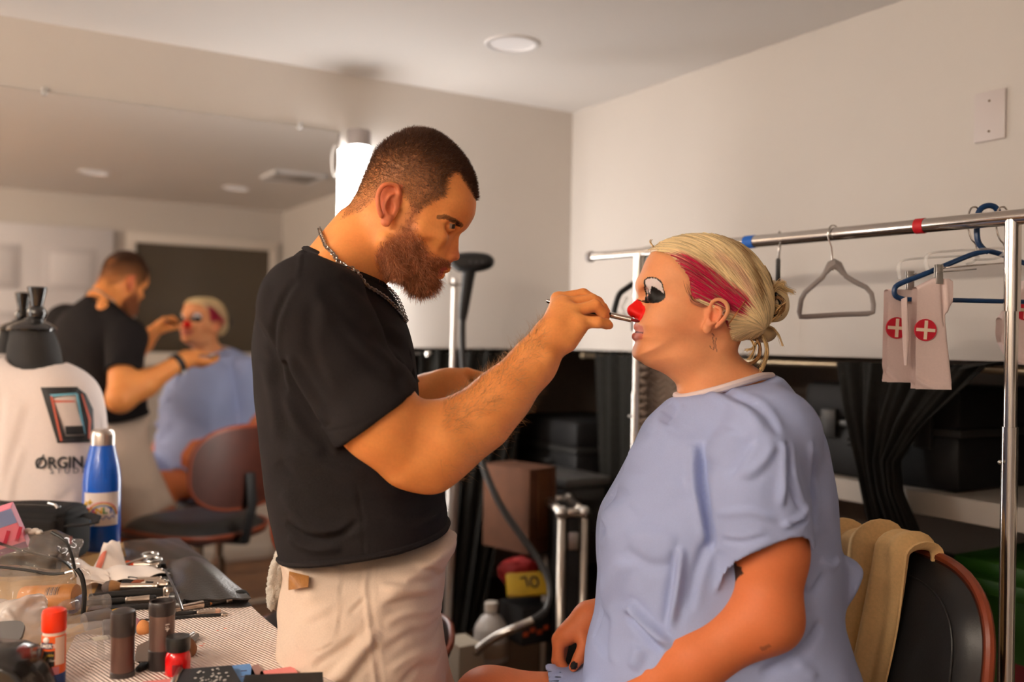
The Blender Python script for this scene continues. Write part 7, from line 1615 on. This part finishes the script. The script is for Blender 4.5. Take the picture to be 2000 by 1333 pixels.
t = empty('marker_pen', 'yellow marker pen with blue band lying on clear tubes', 'pen', loc=T(180, 1225)); f_ = frame(W(127, 1244, 1.53), z=W(235, 1192, 1.60)-W(127, 1244, 1.53)); L_ = (W(235, 1192, 1.60)-W(127, 1244, 1.53)).length
YEL = mat('pen_yellow', srgb(236, 176, 24), 0.3)
MB(f_).lathe([(0.0075, 0), (0.008, 0.003), (0.008, L_*0.47), (0.0075, L_*0.48)], 18).build('barrel', YEL, t); MB(f_).lathe([(0.0082, L_*0.47), (0.0082, L_*0.51)], 18).build('blue_band', mat('pen_blue', srgb(20, 130, 180), 0.3), t)
MB(f_).lathe([(0.0080, L_*0.51), (0.0080, L_*0.75), (0.0055, L_*0.93), (0.0035, L_)], 18).build('cap', YEL, t)
MB(f_).grid(lambda u, v: (0.0083*math.cos(3.6+0.7*u), 0.0083*math.sin(3.6+0.7*u), L_*0.08+L_*0.3*v), 6, 4).build('blue_print', mat('pen_print', srgb(60, 160, 190), 0.4), t)
t, f_, L_ = ctube('purple capped glue tube lying behind the orange glue stick', (118, 1226), (152, 1196), 0.022, 0.015, mat('purple_cap', srgb(54, 50, 110), 0.4), 0.42)
# plastic bag with grey compact
PB = mat('poly_bag', (0.72, 0.66, 0.63), 0.22, alpha=0.55, spec=0.7)
b = pouch('plastic_bag', 'crumpled clear plastic bag with a grey compact at the left edge', 'bag', [(-40,1180),(10,1180),(50,1166),(70,1180),(84,1210),(80,1245),(60,1262),(-40,1270)], 1.46, 0.05, 0.025, PB, h=0.0035, folds=[([(20,1185),(40,1205),(30,1240)], 0.007, 5), ([(50,1175),(55,1210),(70,1240)], -0.006, 5), ([(5,1190),(15,1220),(0,1250)], -0.006, 6)], amp=0.005)
MB(frame(W(14, 1238, 1.40), x=(1, 0.2, 0), z=(0.1, -0.75, 0.65))).prism([(0.024*(abs(math.cos(a))**0.6)*math.copysign(1, math.cos(a)), 0.017*(abs(math.sin(a))**0.6)*math.copysign(1, math.sin(a))) for a in np.linspace(0, 6.283, 33)[:-1]], 0, 0.006).build('compact', mat('compact_grey', (0.10, 0.095, 0.095), 0.35), b)
b = pouch('leather_pouch', 'glossy black pouch at the bottom left corner', 'pouch', [(-60,1262),(0,1256),(50,1262),(80,1290),(92,1330),(95,1400),(-60,1410)], 1.28, 0.05, 0.035, mat('black_patent', (0.014, 0.013, 0.013), 0.25, coat=0.3), h=0.004, folds=[([(0,1290),(40,1310),(60,1350)], 0.006, 9), ([(20,1270),(55,1290),(80,1330)], -0.005, 7)], zmin=TZ-0.0)
# palette, notes and phone at the bottom edge
pt_ = empty('eyeshadow_palette', 'black palette dusted with white powder at the bottom edge', 'palette', loc=T(405, 1335))
P4 = [T(333, 1345, 0.012), T(478, 1345, 0.012), T(452, 1300, 0.018), T(352, 1308, 0.018)]
def quad_slab(name, P, th, m, par=None, nu=2, nv=2): return MB().grid(lambda u, v: (P[0]*(1-u)+P[1]*u)*(1-v)+(P[3]*(1-u)+P[2]*u)*v, nu, nv).build(name, m, par, solid=th, smooth=False)
quad_slab('case', P4, -0.012, BPL, pt_)
for k in range(46):
    u, v = RNG.uniform(0.3, 0.85), RNG.uniform(0.15, 0.9); p = (P4[0]*(1-u)+P4[1]*u)*(1-v)+(P4[3]*(1-u)+P4[2]*u)*v; r_ = RNG.uniform(0.0007, 0.0025)
    MB(Matrix.Translation(p)).ball((0, 0, 0.0005), (r_, r_*1.4, 0.0004), 7, 4).build('powder_speck', mat('powder_white', (0.62, 0.58, 0.54), 0.9), pt_)
MB().tube([P4[3], P4[0]], 0.004, 8).build('hinge', mat('steel'), pt_)
tag(quad_slab('sticky_note', [T(462, 1348, 0.010), T(512, 1345, 0.010), T(488, 1297, 0.010), T(450, 1301, 0.010)], 0.002, mat('note_blue', srgb(92, 138, 196), 0.7)), 'blue sticky note beside the black palette', 'note')
b = bpy.data.objects['sticky_note']
for k in (0.35, 0.6): MB().tube([T(470, 1338-44*k, 0.0125), T(482, 1337-44*k, 0.0125)], 0.0006, 5).build('pen_line', mat('glue_navy'), b)
tag(quad_slab('sticky_note', [T(508, 1345, 0.010), T(606, 1345, 0.010), T(572, 1302, 0.010), T(508, 1312, 0.010)], 0.002, mat('note_pink', srgb(236, 140, 136), 0.7)), 'pink sticky note at the right of the blue one', 'note')
tag(quad_slab('sticky_note', [T(486, 1345, 0.008), T(530, 1345, 0.008), T(505, 1300, 0.008), T(492, 1304, 0.008)], 0.002, mat('note_brown', srgb(150, 112, 104), 0.7)), 'brownish note strip between the blue and pink notes', 'note')
tag(quad_slab('paper_strip', [T(285, 1352, 0.010), T(340, 1348, 0.010), T(334, 1326, 0.010), T(280, 1332, 0.010)], 0.002, mat('note_pink')), 'pink paper strip left of the black palette', 'paper')
ph = empty('mobile_phone', 'black phone edge at the bottom of the picture', 'phone', loc=T(560, 1338, 0.02)); P5 = [T(470, 1362, 0.016), T(632, 1350, 0.016), T(630, 1324, 0.020), T(478, 1330, 0.020)]
quad_slab('slab', P5, -0.008, BPL, ph); MB(Matrix.Translation(T(622, 1334, 0.021))).lathe([(0.0045, 0), (0.0045, 0.001), (0.0001, 0.0012)], 14).build('lens', mat('steel'), ph)
# red paint flecks on the towel
for k, (px, py, r_) in enumerate([(393, 1262, 0.004), (398, 1258, 0.002), (440, 1228, 0.003), (425, 1232, 0.002)]):
    MB(Matrix.Translation(T(px, py, 0.0085))).ball((0, 0, 0), (r_, r_*0.6, 0.0006), 8, 4).build('paint_fleck', mat('stain_red'), None); tag(bpy.data.objects['paint_fleck' if k == 0 else 'paint_fleck.%03d' % k], ['largest red paint fleck on the towel, right of the red jar', 'small red fleck touching the largest one', 'red fleck just below the thin black brush', 'tiny red fleck left of the one below the brush'][k], 'paint fleck', 'red paint flecks on the towel')
